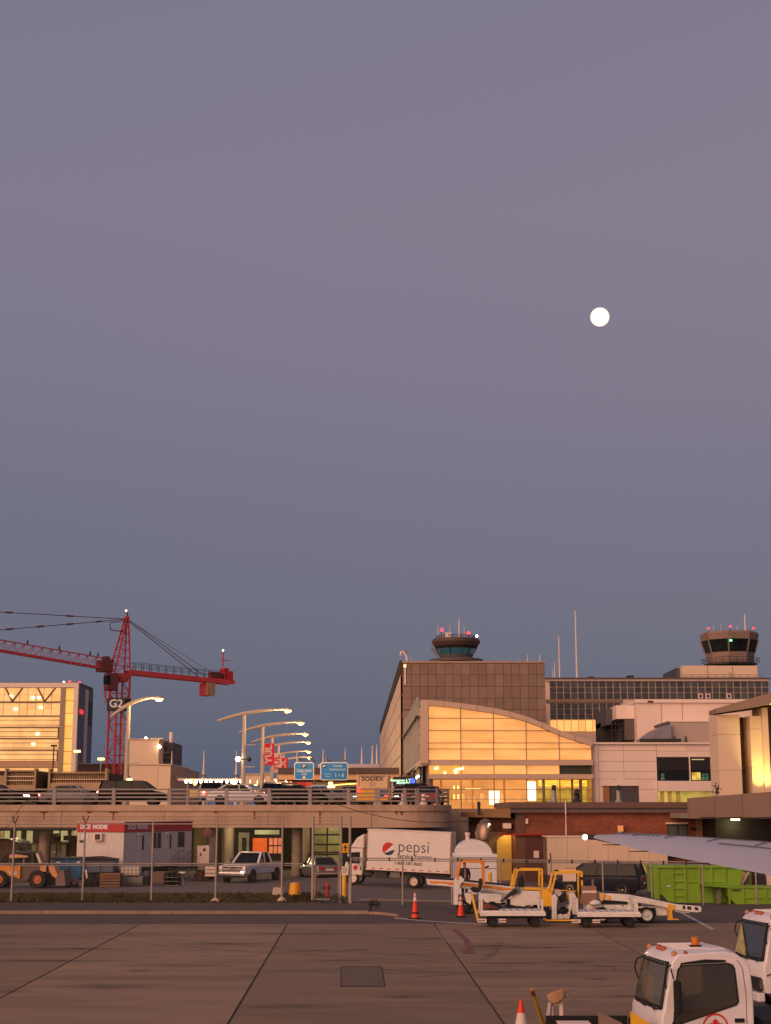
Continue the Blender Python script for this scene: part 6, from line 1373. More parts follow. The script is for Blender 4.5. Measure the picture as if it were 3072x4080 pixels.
PF(f, [(334, 3424), (453, 3424), (453, 3475), (345, 3478), (334, 3470)], 0, 1.9).build('body', M_SKIP2, t, bevel=.03); f.box(330, 455, 3434, 3438, -.06, -.004).build('rail', M_SLATE, t)
PF(f, [(328, 3424), (340, 3416), (385, 3414), (440, 3422), (456, 3425), (452, 3428), (330, 3428)], -.1, 2.0).build('tarpaulin', M_BLACK, t)
f.box(340, 450, 3478, 3520, .3, 1.6).build('skid', M_DARK, t)
for px in (336, 395, 444): f.box(px, px + 5, 3426, 3474, -.05, -.003).build('rib', M_SKIP2, t)
# trailer frame lying by the skip
f = Face(96, 3500)
t = f.thing('tow_trailer', 'small rusty trailer frame left of the grey blue skip', 'trailer')
f.box(258, 340, 3508, 3514, 0, 1.2).build('frame', mat('rusty_steel', (120, 84, 70), .8, var=.3), t)
for px in (275, 318): wheel(t, f.x(px), .1, .2, .2, .16); 
PF(f, [(336, 3466), (342, 3466), (352, 3528), (344, 3528)], .2, .3).build('stand', M_PINKW, t)
t = f.thing('pallet_stack', 'stack of worn wooden pallets in front of the grey blue skip', 'pallets')
M_WOOD = mat('worn_wood', (120, 88, 64), .85, var=.25, scale=3)
for k in range(5):
    z0 = .02 + k * .17
    for j in range(3): B(f.x(397), f.x(478), j * .45, j * .45 + .12, z0, z0 + .1).build('bearer', M_WOOD, t)
    for j in range(5): B(f.x(396), f.x(479), j * .24, j * .24 + .14, z0 + .1, z0 + .13).build('board', M_WOOD, t)
t = f.thing('black_bundle', 'black rubbish bundle left of the wooden pallets', 'bundle'); m = MB()
for px, w, h in ((362, .38, .42), (378, .34, .34), (350, .28, .25)): m.ball((f.x(px), .3, h * .8), w, 10, h / w)
m.build('bag_body', M_BLACK, t, smooth=True); MB().box(f.x(345), f.x(388), 0, .6, 0.0, .08).build('base_sheet', M_BLACK, t)
f = Face(97.5, 3480)
for i, (p0, p1, q0, q1, mt, nm, lab) in enumerate(((478, 556, 3452, 3492, mat('ibc_plastic', (204, 190, 176), .5, var=.08), 'liquid_tote', 'white plastic liquid tote in a cage below the trailer corner'), (502, 568, 3492, 3524, mat('ibc_plastic_d', (136, 122, 116), .6, var=.15), 'liquid_tote', 'grey lower liquid tote under the white one'))):
    t = f.thing(nm, lab, 'container'); f.box(p0 + 2, p1 - 2, q0, q1 - 4, 0, 1.0).build('tank', mt, t, bevel=.05)
    for px in [p0 + (p1 - p0) * u for u in (0, .2, .4, .6, .8, 1)]: f.box(px - .8, px + .8, q0 - 2, q1, -.04, -.01).build('cage_bar', M_GALV, t)
    for u in (0, .33, .66, 1): f.box(p0, p1, q0 + (q1 - q0) * u - 1, q0 + (q1 - q0) * u + .6, -.06, -.042).build('cage_hoop', M_GALV, t)
t = f.thing('water_drum', 'dark drum with a blue lid right of the liquid totes', 'drum'); xd = f.x(585)
MB().lathe([(.24, .0), (.25, .3), (.25, .6), (.24, .62)], 16, (xd, .3)).build('body', M_BLACK, t, smooth=True); MB().lathe([(.26, .62), (.26, .85), (.2, .92)], 16, (xd, .3)).build('lid', mat('drum_blue', (60, 74, 100), .6), t, smooth=True)
t = f.thing('plywood_boards', 'brown boards leaning under the trailer beside the drum', 'boards')
for k in range(3): f.box(608 + k * 3, 652 + k * 3, 3476 - k * 2, 3518, .1 + k * .06, .14 + k * .06).build('board', mat('ply_brown', (110, 88, 78), .8, var=.2), t)
t = f.thing('tyre_rack', 'black rack of stacked tyres under the site trailer', 'rack')
for i in range(3):
    for j in range(3): MB().lathe([(.12, -.1), (.27, -.1), (.27, .1), (.12, .1)], 14, (f.x(670 + i * 17), .15 + j * .22), 'y', cap=False).build('tyre', M_BLACK, t)
for z0 in (.02, .28, .52): f.box(658, 716, 3500, 3502, -.3, .3).build('shelf', M_GREY, t).location.z = z0 - f.z(3502)
t = f.thing('sawhorse', 'pale metal sawhorse right of the tyre rack', 'sawhorse')
for a, b in ((712, 722), (734, 724)):
    for yy in (.0, .4): MB().bar((f.x(a), yy, 0.0), (f.x(b), .2, .72), .06, .05).build('leg', M_GALV, t)
f.box(708, 735, 3474, 3480, .1, .3).build('top_beam', M_PINKW, t)
f = Face(106, 3400)
t = f.thing('electric_cabinet', 'tall white electrical cabinet beside the white pickup', 'cabinet')
f.box(785, 833, 3370, 3440, 0, .6).build('body', M_PINKW, t, bevel=.02); f.box(809, 819, 3380, 3391, -.02, -.003).build('display', M_DARK, t); f.box(797, 803, 3400, 3410, -.02, -.003).build('handle', M_DARK, t); f.box(788, 830, 3440, 3506, .05, .5).build('plinth', M_CONC_D, t)
t = f.thing('wall_horn', 'round reddish hose reel on the column above the cabinet', 'hose reel'); MB().lathe([(.18, -.2), (.3, -.18), (.3, .02), (.18, .05)], 16, (f.x(826), f.z(3318)), 'y').build('reel', mat('reel_red', (120, 66, 56), .6), t); f.box(820, 832, 3318, 3365, .06, .2).build('bracket', M_DARK, t)
f = Face(104, 3450)
t = f.thing('scrap_pile', 'low pile of dark scrap and white boxes left of the pickup', 'scrap')
for k in range(9): px = 772 + k * 7; f.box(px, px + 18 + 6 * random.random(), 3470 + random.uniform(-4, 12), 3506, random.uniform(0, .5), random.uniform(.6, 1.0)).build('scrap_piece', (M_DARK, M_BLACK, mat('scrap_red', (80, 40, 36), .8))[k % 3], t)
for k in range(3): f.box(820, 866, 3452 + k * 14, 3463 + k * 14, -.3 - .02 * k, -.02).build('white_crate', M_PINKW, t)
# containers behind the loader, under the deck
f = Face(113, 3400)
M_CT = mat('container_green', (166, 158, 108), .6, var=.08, dirt=.2)
for i, (a, b) in enumerate(((126, 181), (203, 261))):
    t = f.thing('shipping_container', ['pale green container end with an orange sign behind the loader', 'pale green container end with white stickers behind the blue skip'][i], 'container', 'containers under the overpass')
    f.box(a - 3, b + 3, 3357, 3500, .1, 6).build('body', mat('container_frame', (96, 88, 60), .7), t)
    mid = (a + b) / 2
    for p_, q_ in ((a, mid - 1), (mid + 1, b)): f.box(p_, q_, 3365, 3496, .0, .09).build('door', M_CT, t)
    for px in (mid - 8, mid + 8): f.box(px - 1, px + 1, 3366, 3494, -.06, -.01).build('lock_rod', M_DARK, t)
    if i == 0: f.box(a + 26, a + 54, 3392, 3412, -.1, -.065).build('orange_sign', mat('orange_sign', (226, 110, 24), .6), t)
    else: f.box(a + 6, a + 22, 3391, 3400, -.04, -.002).build('sticker', M_SIGNW, t); f.box(b - 28, b - 18, 3400, 3408, -.04, -.003).build('sticker', M_SIGNW, t)
t = f.thing('brown_container', 'dark brown steel container left of the site trailer', 'container'); f.box(266, 306, 3350, 3500, .5, 7).build('body', mat('brown_steel', (74, 46, 38), .7, var=.2), t)
for k in range(5): f.box(268 + k * 8, 271 + k * 8, 3352, 3498, .42, .495).build('rib', MATS['brown_steel'], t)
f.box(248, 300, 3330, 3349, .2, 4).build('roof_load', mat('load_brown', (92, 64, 56), .8, var=.2), t)
t = f.thing('timber_load', 'brown timber crates piled on top of the containers', 'crates')
for a, b, c_, d in ((126, 160, 3330, 3355), (162, 212, 3334, 3355), (180, 205, 3322, 3333)): f.box(a, b, c_, d, .3, 2.5).build('crate', mat('crate_brown', (112, 76, 56), .8, var=.25), t)
t = f.thing('brown_hut', 'brown timber hut behind the loader cab', 'hut'); PF(f, [(-20, 3350), (20, 3346), (66, 3362), (66, 3500), (-20, 3500)], .6, 4).build('wall', mat('hut_brown', (112, 86, 62), .8, var=.2), t); PF(f, [(-24, 3345), (20, 3341), (70, 3358), (70, 3363), (20, 3347), (-24, 3351)], .4, 4.2).build('roof', M_DARK, t); f.box(96, 124, 3362, 3500, 1, 3).build('annex', mat('hut_green', (92, 92, 70), .8, var=.2), t)
# ================================================================== small things along the fence
t = thing('concrete_block', 'beige concrete block behind the fence post left of the yellow tub', 'block', G(1108, 3573, .0) + Vector((0, 0, .004))); MB().hexa([(-.33, -.3, 0), (.33, -.3, 0), (.33, .3, 0), (-.33, .3, 0), (-.26, -.24, .5), (.28, -.24, .5), (.28, .24, .5), (-.26, .24, .5)]).build('base', M_CONC, t, bevel=.04); B(-.1, .24, -.2, .2, .5, .62).build('cap', M_WOOD, t)
t = thing('yellow_tub', 'upturned yellow plastic tub behind the fence', 'tub', G(1175, 3573) + Vector((0, 0, .004))); s_ = mpp(86)
MB().lathe([(27 * s_, 0), (27 * s_, .06), (25.5 * s_, .08), (20 * s_, .68), (18 * s_, .74), (4 * s_, .76)], 20).build('body', mat('tub_yellow', (228, 158, 14), .45, var=.08), t, smooth=True); MB().lathe([(28 * s_, .0), (28 * s_, .05)], 20).build('rim', MATS['tub_yellow'], t)
t = thing('fire_hydrant', 'red fire hydrant behind the chain link gate', 'hydrant', G(1303, 3575) + Vector((0, 0, .004)))
MB().lathe([(.16, 0), (.16, .06), (.11, .08), (.11, .55), (.14, .57), (.14, .62), (.1, .72), (.03, .78), (.03, .84)], 14).build('barrel', mat('hydrant_red', (176, 36, 44), .5, var=.1), t, smooth=True)
for s in (-1, 1): MB().lathe([(.07, s * .1), (.07, s * .22), (.05, s * .23)], 10, (0, .5), 'x').build('outlet', M_DARK, t)
for i, (px, py, mt, lab) in enumerate(((1252, 3575, mat('worn_bollard', (190, 140, 70), .7, var=.3, dirt=.5), 'chipped yellow bollard left of the fire hydrant'), (1371, 3575, M_YELLOW, 'clean yellow bollard below the yellow crossing sign'))):
    t = thing('bollard', lab, 'bollard', G(px, py) + Vector((0, 0, .004)), 0, 'yellow bollards by the gate'); MB().lathe([(.125, 0), (.125, 1.2), (.09, 1.27), (.01, 1.3)], 14).build('post', mt, t, smooth=True); MB().lathe([(.2, -.05), (.2, .06), (.13, .08)], 14).build('collar', M_CONC_D, t)
f = Face(79.5, 3380)
t = f.thing('crossing_sign', 'yellow square sign with a black aircraft symbol at the gate', 'sign')
f.box(1364, 1389, 3360, 3398, 0, .02).build('panel', mat('sign_yellow', (236, 170, 20), .5, var=.05), t); x, z0 = f.x(1376), f.z(3379)
MB().prism([(x - .025, z0 - .17), (x + .025, z0 - .17), (x + .03, z0 - .02), (x + .03, z0 + .15), (x, z0 + .2), (x - .03, z0 + .15), (x - .03, z0 - .02)], -.012, -.003).prism([(x - .13, z0 + .0), (x + .13, z0 + .0), (x + .02, z0 + .09), (x - .02, z0 + .09)], -.017, -.013).prism([(x - .06, z0 - .16), (x + .06, z0 - .16), (x, z0 - .1)], -.022, -.018).build('aircraft_symbol', M_BLACK, t)
MB().bar((f.x(1358), .08, f.z(3370)), (f.x(1394), .08, f.z(3370)), .04, .04).build('bracket', M_GALV, t)
t = f.thing('notice_board', 'white notice board on the gate below the crossing sign', 'sign'); f.box(1362, 1386, 3452, 3487, 0, .02).build('panel', M_PINKW, t)
for k in range(4): f.box(1366, 1382, 3458 + k * 6, 3460 + k * 6, -.01, -.002).build('text_line', M_GREY, t)
MB().bar((f.x(1358), .06, f.z(3465)), (f.x(1394), .06, f.z(3465)), .03, .03).build('bracket', M_GALV, t)
t = f.thing('dark_sack', 'dark green sack hanging on the gate', 'sack'); PF(f, [(1366, 3410), (1378, 3402), (1384, 3410), (1394, 3420), (1390, 3432), (1370, 3436), (1362, 3430)], -.15, .1).build('fabric', mat('dark_green', (34, 36, 26), .8), t, bevel=.03); MB().tube((f.x(1376), 0, f.z(3404)), (f.x(1376), 0, f.z(3396)), .02).build('strap', M_DARK, t)
# car parked by the garage door
car('sedan', (W(1265, 3500, 106).x, 108.0, .004), PI / 2 + .35, P_GREY, 'grey sedan parked in front of the garage door under the overpass', '')
# ================================================================== ramp equipment
LEAF = [(0, 1), (.13, .72), (.3, .8), (.24, .42), (.42, .55), (.5, .42), (.78, .46), (.66, .2), (.78, .08), (.36, -.22), (.4, -.4), (.05, -.34), (.05, -.78), (-.05, -.78), (-.05, -.34), (-.4, -.4), (-.36, -.22), (-.78, .08), (-.66, .2), (-.78, .46), (-.5, .42), (-.42, .55), (-.24, .42), (-.3, .8), (-.13, .72)]
M_LEAF = mat('emblem_red', (212, 32, 40), .5, var=.05)
def roundel(parent, x, y, z, r, M=None, ring_=True):
    n = 32; Q = lambda k, rr: (rr * math.cos(2 * PI * k / n), rr * math.sin(2 * PI * k / n))
    def place(m, nm):
        if M: m.v = [tuple(M @ Vector(v)) for v in m.v]
        else: m.v = [(v[0] + x, v[1] + y, v[2] + z) for v in m.v]
        m.build(nm, M_LEAF, parent)
    if ring_:
        m = MB(); vs = []
        for yy in (-.004, 0):
            for rr in (r, r * .88): vs += [(Q(k, rr)[0], yy, Q(k, rr)[1]) for k in range(n)]
        fs = []
        for k in range(n):
            k2 = (k + 1) % n; fs += [(k, k2, n + k2, n + k), (2 * n + k, 3 * n + k, 3 * n + k2, 2 * n + k2), (k, 2 * n + k, 2 * n + k2, k2), (n + k, n + k2, 3 * n + k2, 3 * n + k)]
        m._add(vs, fs); place(m, 'emblem_ring')
    place(MB().prism([(a * r * .72, b * r * .72 - r * .05) for a, b in LEAF], -.004, 0), 'maple_leaf')
M_BELT = M_BLACK
# ---- baggage carts
def cart(label, p0, p1, deck_y, post_l, post_r, w1, w2, Y):
    f = Face(Y, 3640); t = f.thing('baggage_cart', label, 'baggage cart', 'flat baggage carts'); D = 1.5
    x0, x1 = f.x(p0), f.x(p1); z0, z1 = f.z(deck_y + 20), f.z(deck_y)
    dk_ = B(x0, x1, 0, D, z0 + .04, z1).build('deck', M_WHITE_W, t, bevel=.015)
    for yy in (-.05, D + .002): B(x0 - .03, x1 + .03, yy, yy + .048, z0, z1 - .06).build('side_rail', M_WHITE_W, t)
    for k in range(9): B(x0 + .1 + k * (x1 - x0 - .3) / 8, x0 + .16 + k * (x1 - x0 - .3) / 8, .05, D - .05, z1, z1 + .006).build('deck_slat', M_GREY, dk_)
    for px, top, wd in (post_l, post_r):
        for yy in (.0, D - .07): B(f.x(px), f.x(px + wd), yy, yy + .06, z1, f.z(top)).build('end_post', M_WHITE_W, t)
        B(f.x(px) + .005, f.x(px + wd) - .005, .065, D - .075, f.z(top) - .08, f.z(top) - .005).build('end_rail', M_WHITE_W, t); B(f.x(px) + .005, f.x(px + wd) - .005, .065, D - .075, (z1 + f.z(top)) / 2, (z1 + f.z(top)) / 2 + .05).build('end_rail', M_WHITE_W, t)
    for px in (w1, w2):
        for yy in (.18, D - .18):
            wheel(t, f.x(px), yy, .205, .205, .16, M_DARK, .5)
        B(f.x(px) - .12, f.x(px) + .12, .3, D - .3, .16, z0 + .05).build('axle', M_DARK, t)
    B(f.x(p0) + .3, f.x(p1) - .3, .5, D - .5, z0 - .12, z0 + .03).build('chassis', M_DARK, t)
    B(f.x(w1) + .25, f.x(w1) + .55, .0, .05, .2, .34).build('mud_guard', M_PINKW, t); B(f.x(w1) - .6, f.x(w1) - .24, .0, .05, .2, .34).build('mud_guard', M_PINKW, t)
    for k in (.26, -.6): MB().prism([(f.x(w1) + k, .245), (f.x(w1) + k + .3, .26), (f.x(w1) + k + .3, .29), (f.x(w1) + k, .275)], -.006, -.001).build('guard_stripe', M_BLACK, t)
    return f, t, D
f, t, D = cart('left flat white baggage cart with a brown sack on it', 1915, 2171, 3629, (1916, 3562, 8), (2157, 3582, 8), 1962, 2132, 63.2)
MB().bar((f.x(1909), .75, f.z(3676)), (f.x(1884), .75, f.z(3564)), .09, .07).bar((f.x(1909), .75, f.z(3676)), (f.x(1935), .75, f.z(3670)), .08, .07).build('tow_bar', M_YELLOW, t)
sk = thing('brown_sack', 'crumpled brown sack lying on the left baggage cart', 'sack', (f.x(1955), 63.9, f.z(3629) + .002))
m = MB(); rings = []
for i in range(9):
    u = i / 8; h = .32 * (1 - u) ** 1.2 + .06; w = .3 * math.sin(PI * min(max(u, .06), .96)) + .08; rings.append([(-.3 + u * .72 + random.uniform(-.02, .02), w * math.cos(R(a)) + random.uniform(-.02, .02), max(0, h * .5 + h * .5 * math.sin(R(a)) + random.uniform(-.015, .015))) for a in range(0, 360, 30)])
m.loft(rings).build('sack_body', mat('sack_brown', (126, 74, 58), .8, var=.25, scale=6), sk, smooth=True); MB().lathe([(.05, 0), (.06, .12)], 8, (-.28, 0)).build('sack_neck', MATS['sack_brown'], sk).location.z = .3
f, t, D = cart('right flat white baggage cart beside the cardboard box', 2303, 2551, 3633, (2297, 3581, 7), (2526, 3577, 17), 2336, 2511, 62.9)
MB().bar((f.x(2297), .75, f.z(3672)), (f.x(2186), .75, f.z(3672)), .06, .06).bar((f.x(2186), .75, f.z(3672)), (f.x(2172), .75, f.z(3664)), .08, .08).build('tow_bar', M_YELLOW, t)
# ---- belt loader at right
f = Face(65.4, 3620)
t = f.thing('belt_loader', 'white belt loader with its long conveyor sloping down to the right', 'belt loader')
beam = PF(f, [(2395, 3566), (2404, 3559), (2500, 3564), (2572, 3577), (2700, 3604), (2790, 3611), (2798, 3618), (2796, 3634), (2780, 3637), (2690, 3627), (2640, 3614), (2570, 3601), (2480, 3592), (2395, 3586)], .1, 1.15).build('conveyor', M_WHITE_W, t, bevel=.02)
PF(f, [(2404, 3556), (2500, 3561), (2572, 3574), (2700, 3601), (2790, 3608), (2790, 3610), (2700, 3603.5), (2572, 3576.5), (2500, 3563.5), (2404, 3558.5)], .2, 1.05).build('belt', M_BELT, t)
PF(f, [(2342, 3606), (2525, 3606), (2525, 3640), (2342, 3640)], .12, 1.5).build('body', M_WHITE_W, t, bevel=.02)
PF(f, [(2526, 3612), (2660, 3612), (2668, 3628), (2664, 3650), (2600, 3650), (2526, 3640)], .3, 1.5).build('rear_body', M_WHITE_W, t, bevel=.02)
PF(f, [(2540, 3620), (2614, 3618), (2618, 3640), (2612, 3660), (2540, 3660)], .22, .29).build('wheel_house', M_BLACK, t)
roundel(t, f.x(2378), .115, f.z(3622), 13 * mpp(65.4)); f.box(2433, 2455, 3622, 3630, .112, .118).build('fleet_number', M_GREY, t)
for px in (2398, 2478): f.box(px, px + 10, 3607.5, 3610.5, .1, .118).build('panel_slot', M_DARK, t)
for px in (2580, 2400):
    for yy in (.15, 1.5): wheel(t, f.x(px, 3655), yy, .335, .335, .24, M_WHITE, .68)
for o in [o for o in t.children if o.name.startswith('wheel') and 'house' not in o.name]:
    if o.location.y < 1:
        for c_ in o.children: c_.data = [v for v in _wc.values() if v[1] == c_.data or v[2] == c_.data][0][2]
PF(f, [(2664, 3600), (2690, 3606), (2688, 3622), (2678, 3632), (2682, 3660), (2706, 3662), (2706, 3666), (2662, 3666), (2668, 3630), (2660, 3622)], .05, .25).build('outrigger', M_YELLOW, t)
PF(f, [(2395, 3560), (2404, 3556), (2408, 3566), (2402, 3590), (2393, 3588)], .0, .1).build('pivot', M_YELLOW, t); MB().lathe([(8 * mpp(65), .07), (8 * mpp(65), .1)], 14, (f.x(2428), f.z(3576)), 'y').build('warning_disc', M_YELLOW, t)
for a, b in ((2722, 2732), (2740, 2756), (2770, 2784)): PF(f, [(a, 3608 + (a - 2722) * .12), (b, 3609 + (b - 2722) * .12), (b, 3624 + (b - 2722) * .08), (a, 3622 + (a - 2722) * .08)], .09, .099).build('cutout', M_DARK, t)
PF(f, [(2690, 3618), (2750, 3628), (2752, 3640), (2690, 3634)], .2, .9).build('lower_tray', M_WHITE_W, t)
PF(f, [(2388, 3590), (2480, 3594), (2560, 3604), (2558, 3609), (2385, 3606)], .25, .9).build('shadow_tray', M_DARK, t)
bx_ = thing('cardboard_box', 'brown cardboard box with a white tape stripe on the belt loader', 'box', (f.x(2355), 65.75, f.z(3606)))
w = 28 * mpp(65.4); h = f.z(3533) - f.z(3606)
MB().box(-w, w, 0, .5, .0, h).build('carton', mat('cardboard', (142, 108, 88), .8, var=.1), bx_, bevel=.01); B(-w - .004, w + .004, -.006, -.001, h * .64, h * .76).build('tape', M_PINKW, bx_); B(w * .4, w * .7, .1, .2, h, h + .28).build('roller_post', M_GREY, bx_)
t = thing('white_bundle', 'rounded pale bundle between the box and the right baggage cart', 'bundle', (f.x(2367), 65.0, f.z(3606))); MB().ball((0, 0, .1), .25, 14, .55).build('bundle_body', M_WHITE_W, t, smooth=True); MB().bar((-.2, 0, .2), (.2, 0, .2), .2, .02).build('strap', M_GREY, t)
# ---- belt loader at left
f = Face(73, 3560)
t = f.thing('belt_loader', 'orange and white belt loader with a nearly level conveyor on the left', 'belt loader')
PF(f, [(1700, 3508), (1706, 3503), (1830, 3510), (2050, 3534), (2160, 3546), (2160, 3572), (2040, 3566), (1900, 3548), (1800, 3534), (1704, 3526)], .1, 1.1).build('conveyor', M_WHITE_W, t, bevel=.02)
PF(f, [(1706, 3499), (1830, 3505), (2050, 3529), (2160, 3541), (2160, 3545), (2050, 3533.5), (1830, 3509.5), (1706, 3502.5)], .15, 1.05).build('belt', M_BELT, t)
PF(f, [(1712, 3510), (1830, 3516), (2040, 3540), (2140, 3552), (2140, 3560), (2040, 3552), (1900, 3534), (1715, 3520)], .085, .098).build('orange_stripe', M_ORANGE, t)
for a in (1745, 1940, 2010): PF(f, [(a, 3520 + (a - 1745) * .1), (a + 40, 3524 + (a - 1745) * .1), (a + 40, 3530 + (a - 1745) * .1), (a, 3527 + (a - 1745) * .1)], .07, .084).build('white_patch', M_WHITE, t)
PF(f, [(1923, 3552), (2160, 3560), (2163, 3612), (2018, 3612), (1932, 3612)], .15, 1.5).build('body', M_WHITE_W, t, bevel=.02)
PF(f, [(1952, 3598), (2016, 3598), (2016, 3604), (1952, 3604)], .13, .148).build('dark_slot', M_BLACK, t)
roundel(t, f.x(1973), .146, f.z(3578), 11 * mpp(73), ring_=False)
f.box(1932, 2160, 3613, 3650, .4, 1.4).build('chassis', M_DARK, t)
for px in (1960, 2130):
    for yy in (.3, 1.5): wheel(t, f.x(px), yy, .32, .32, .22, M_WHITE, .6)
for k, px in enumerate((2050, 2068, 2088, 2120, 2140)): MB().lathe([(.03, .12), (.03, .147)], 8, (f.x(px), f.z(3572 + (k % 2) * 16)), 'y').build('bolt', M_DARK, t)
# ---- tractors with roll cages
def tractor(label, Y, cage, cage_mat, body, extra=None, D=1.3):
    f = Face(Y, 3560); t = f.thing('baggage_tractor', label, 'baggage tractor', 'baggage tractors')
    (bl, tl, tr, brr) = cage   # pixel corner points: bottom left, top left, top right, bottom right
    P = lambda q, yy: (f.x(*q), yy, f.z(q[1]))
    for yy in (.0, D): MB().bar(P(bl, yy), P(tl, yy), .08, .08).bar(P(tl, yy), P(tr, yy), .08, .08).bar(P(tr, yy), P(brr, yy), .08, .08).build('cage_frame', cage_mat, t, bevel=.01)
    for q in (tl, tr): MB().bar(P(q, .06), P(q, D - .06), .08, .08).build('cage_cross_bar', cage_mat, t)
    MB().bar(P((tr[0] - 16, tr[1] + 2), .0), P((tr[0] - 3, tr[1] + 17), .0), .05, .05).build('cage_gusset', cage_mat, t)
    B(f.x(tl[0] - 3, tl[1]), f.x(tl[0] + 10, tl[1]), .1, .4, f.z(tl[1]) + .04, f.z(tl[1]) + .1).build('lamp_block', M_DARK, t)
    for pts, y0, y1, mt, nm in body: PF(f, pts, y0, y1).build(nm, mt, t, bevel=.02)
    z0 = .3
    xs_ = [p[0] for b in body for p in b[0]]; xa, xb = f.x(min(xs_) + 12, 3600), f.x(max(xs_) - 12, 3600)
    B(xa, xb, .2, D - .2, .2, .45).build('chassis', M_DARK, t)
    for x in (xa + .35, xb - .3):
        for yy in (.12, D - .12): wheel(t, x, yy, .27, .27, .2, M_DARK, .55)
    return f, t
M_SEAT = mat('seat_black', (24, 23, 24), .6, var=.2)
f, t = tractor('orange caged baggage tractor at the left in front of the standing person', 71.6, ((1821, 3505), (1836, 3434), (1929, 3434), (1929, 3530)), M_ORANGE,
    [([(1809, 3512), (1822, 3498), (1838, 3492), (1852, 3506), (1838, 3520), (1826, 3545), (1826, 3606), (1809, 3606)], .0, .9, M_WHITE_W, 'front_cowl'), ([(1826, 3598), (1870, 3598), (1868, 3606), (1826, 3606)], .05, 1.2, M_WHITE_W, 'floor_step'), ([(1850, 3560), (1884, 3560), (1876, 3604), (1862, 3604)], .05, 1.2, M_WHITE_W, 'seat_base'), ([(1876, 3545), (1888, 3536), (1910, 3540), (1912, 3505), (1922, 3502), (1924, 3520), (1914, 3560), (1886, 3556)], .2, .9, M_SEAT, 'seat'), ([(1905, 3560), (2000, 3566), (2000, 3600), (1925, 3600)], .2, 1.2, M_WHITE_W, 'engine_cover')])
MB().bar((f.x(1846, 3540), .4, f.z(3585)), (f.x(1838, 3540), .4, f.z(3520)), .04, .04).build('steering_column', M_BLACK, t); MB().lathe([(.15, -.02), (.17, 0), (.15, .02)], 14, (f.x(1838), .4), 'z', cap=False).build('steering_wheel', M_BLACK, t).location.z = f.z(3522); MB().bar((f.x(1933), 0, f.z(3458)), (f.x(1949), -.05, f.z(3451)), .05, .08).build('mirror', M_BLACK, t)
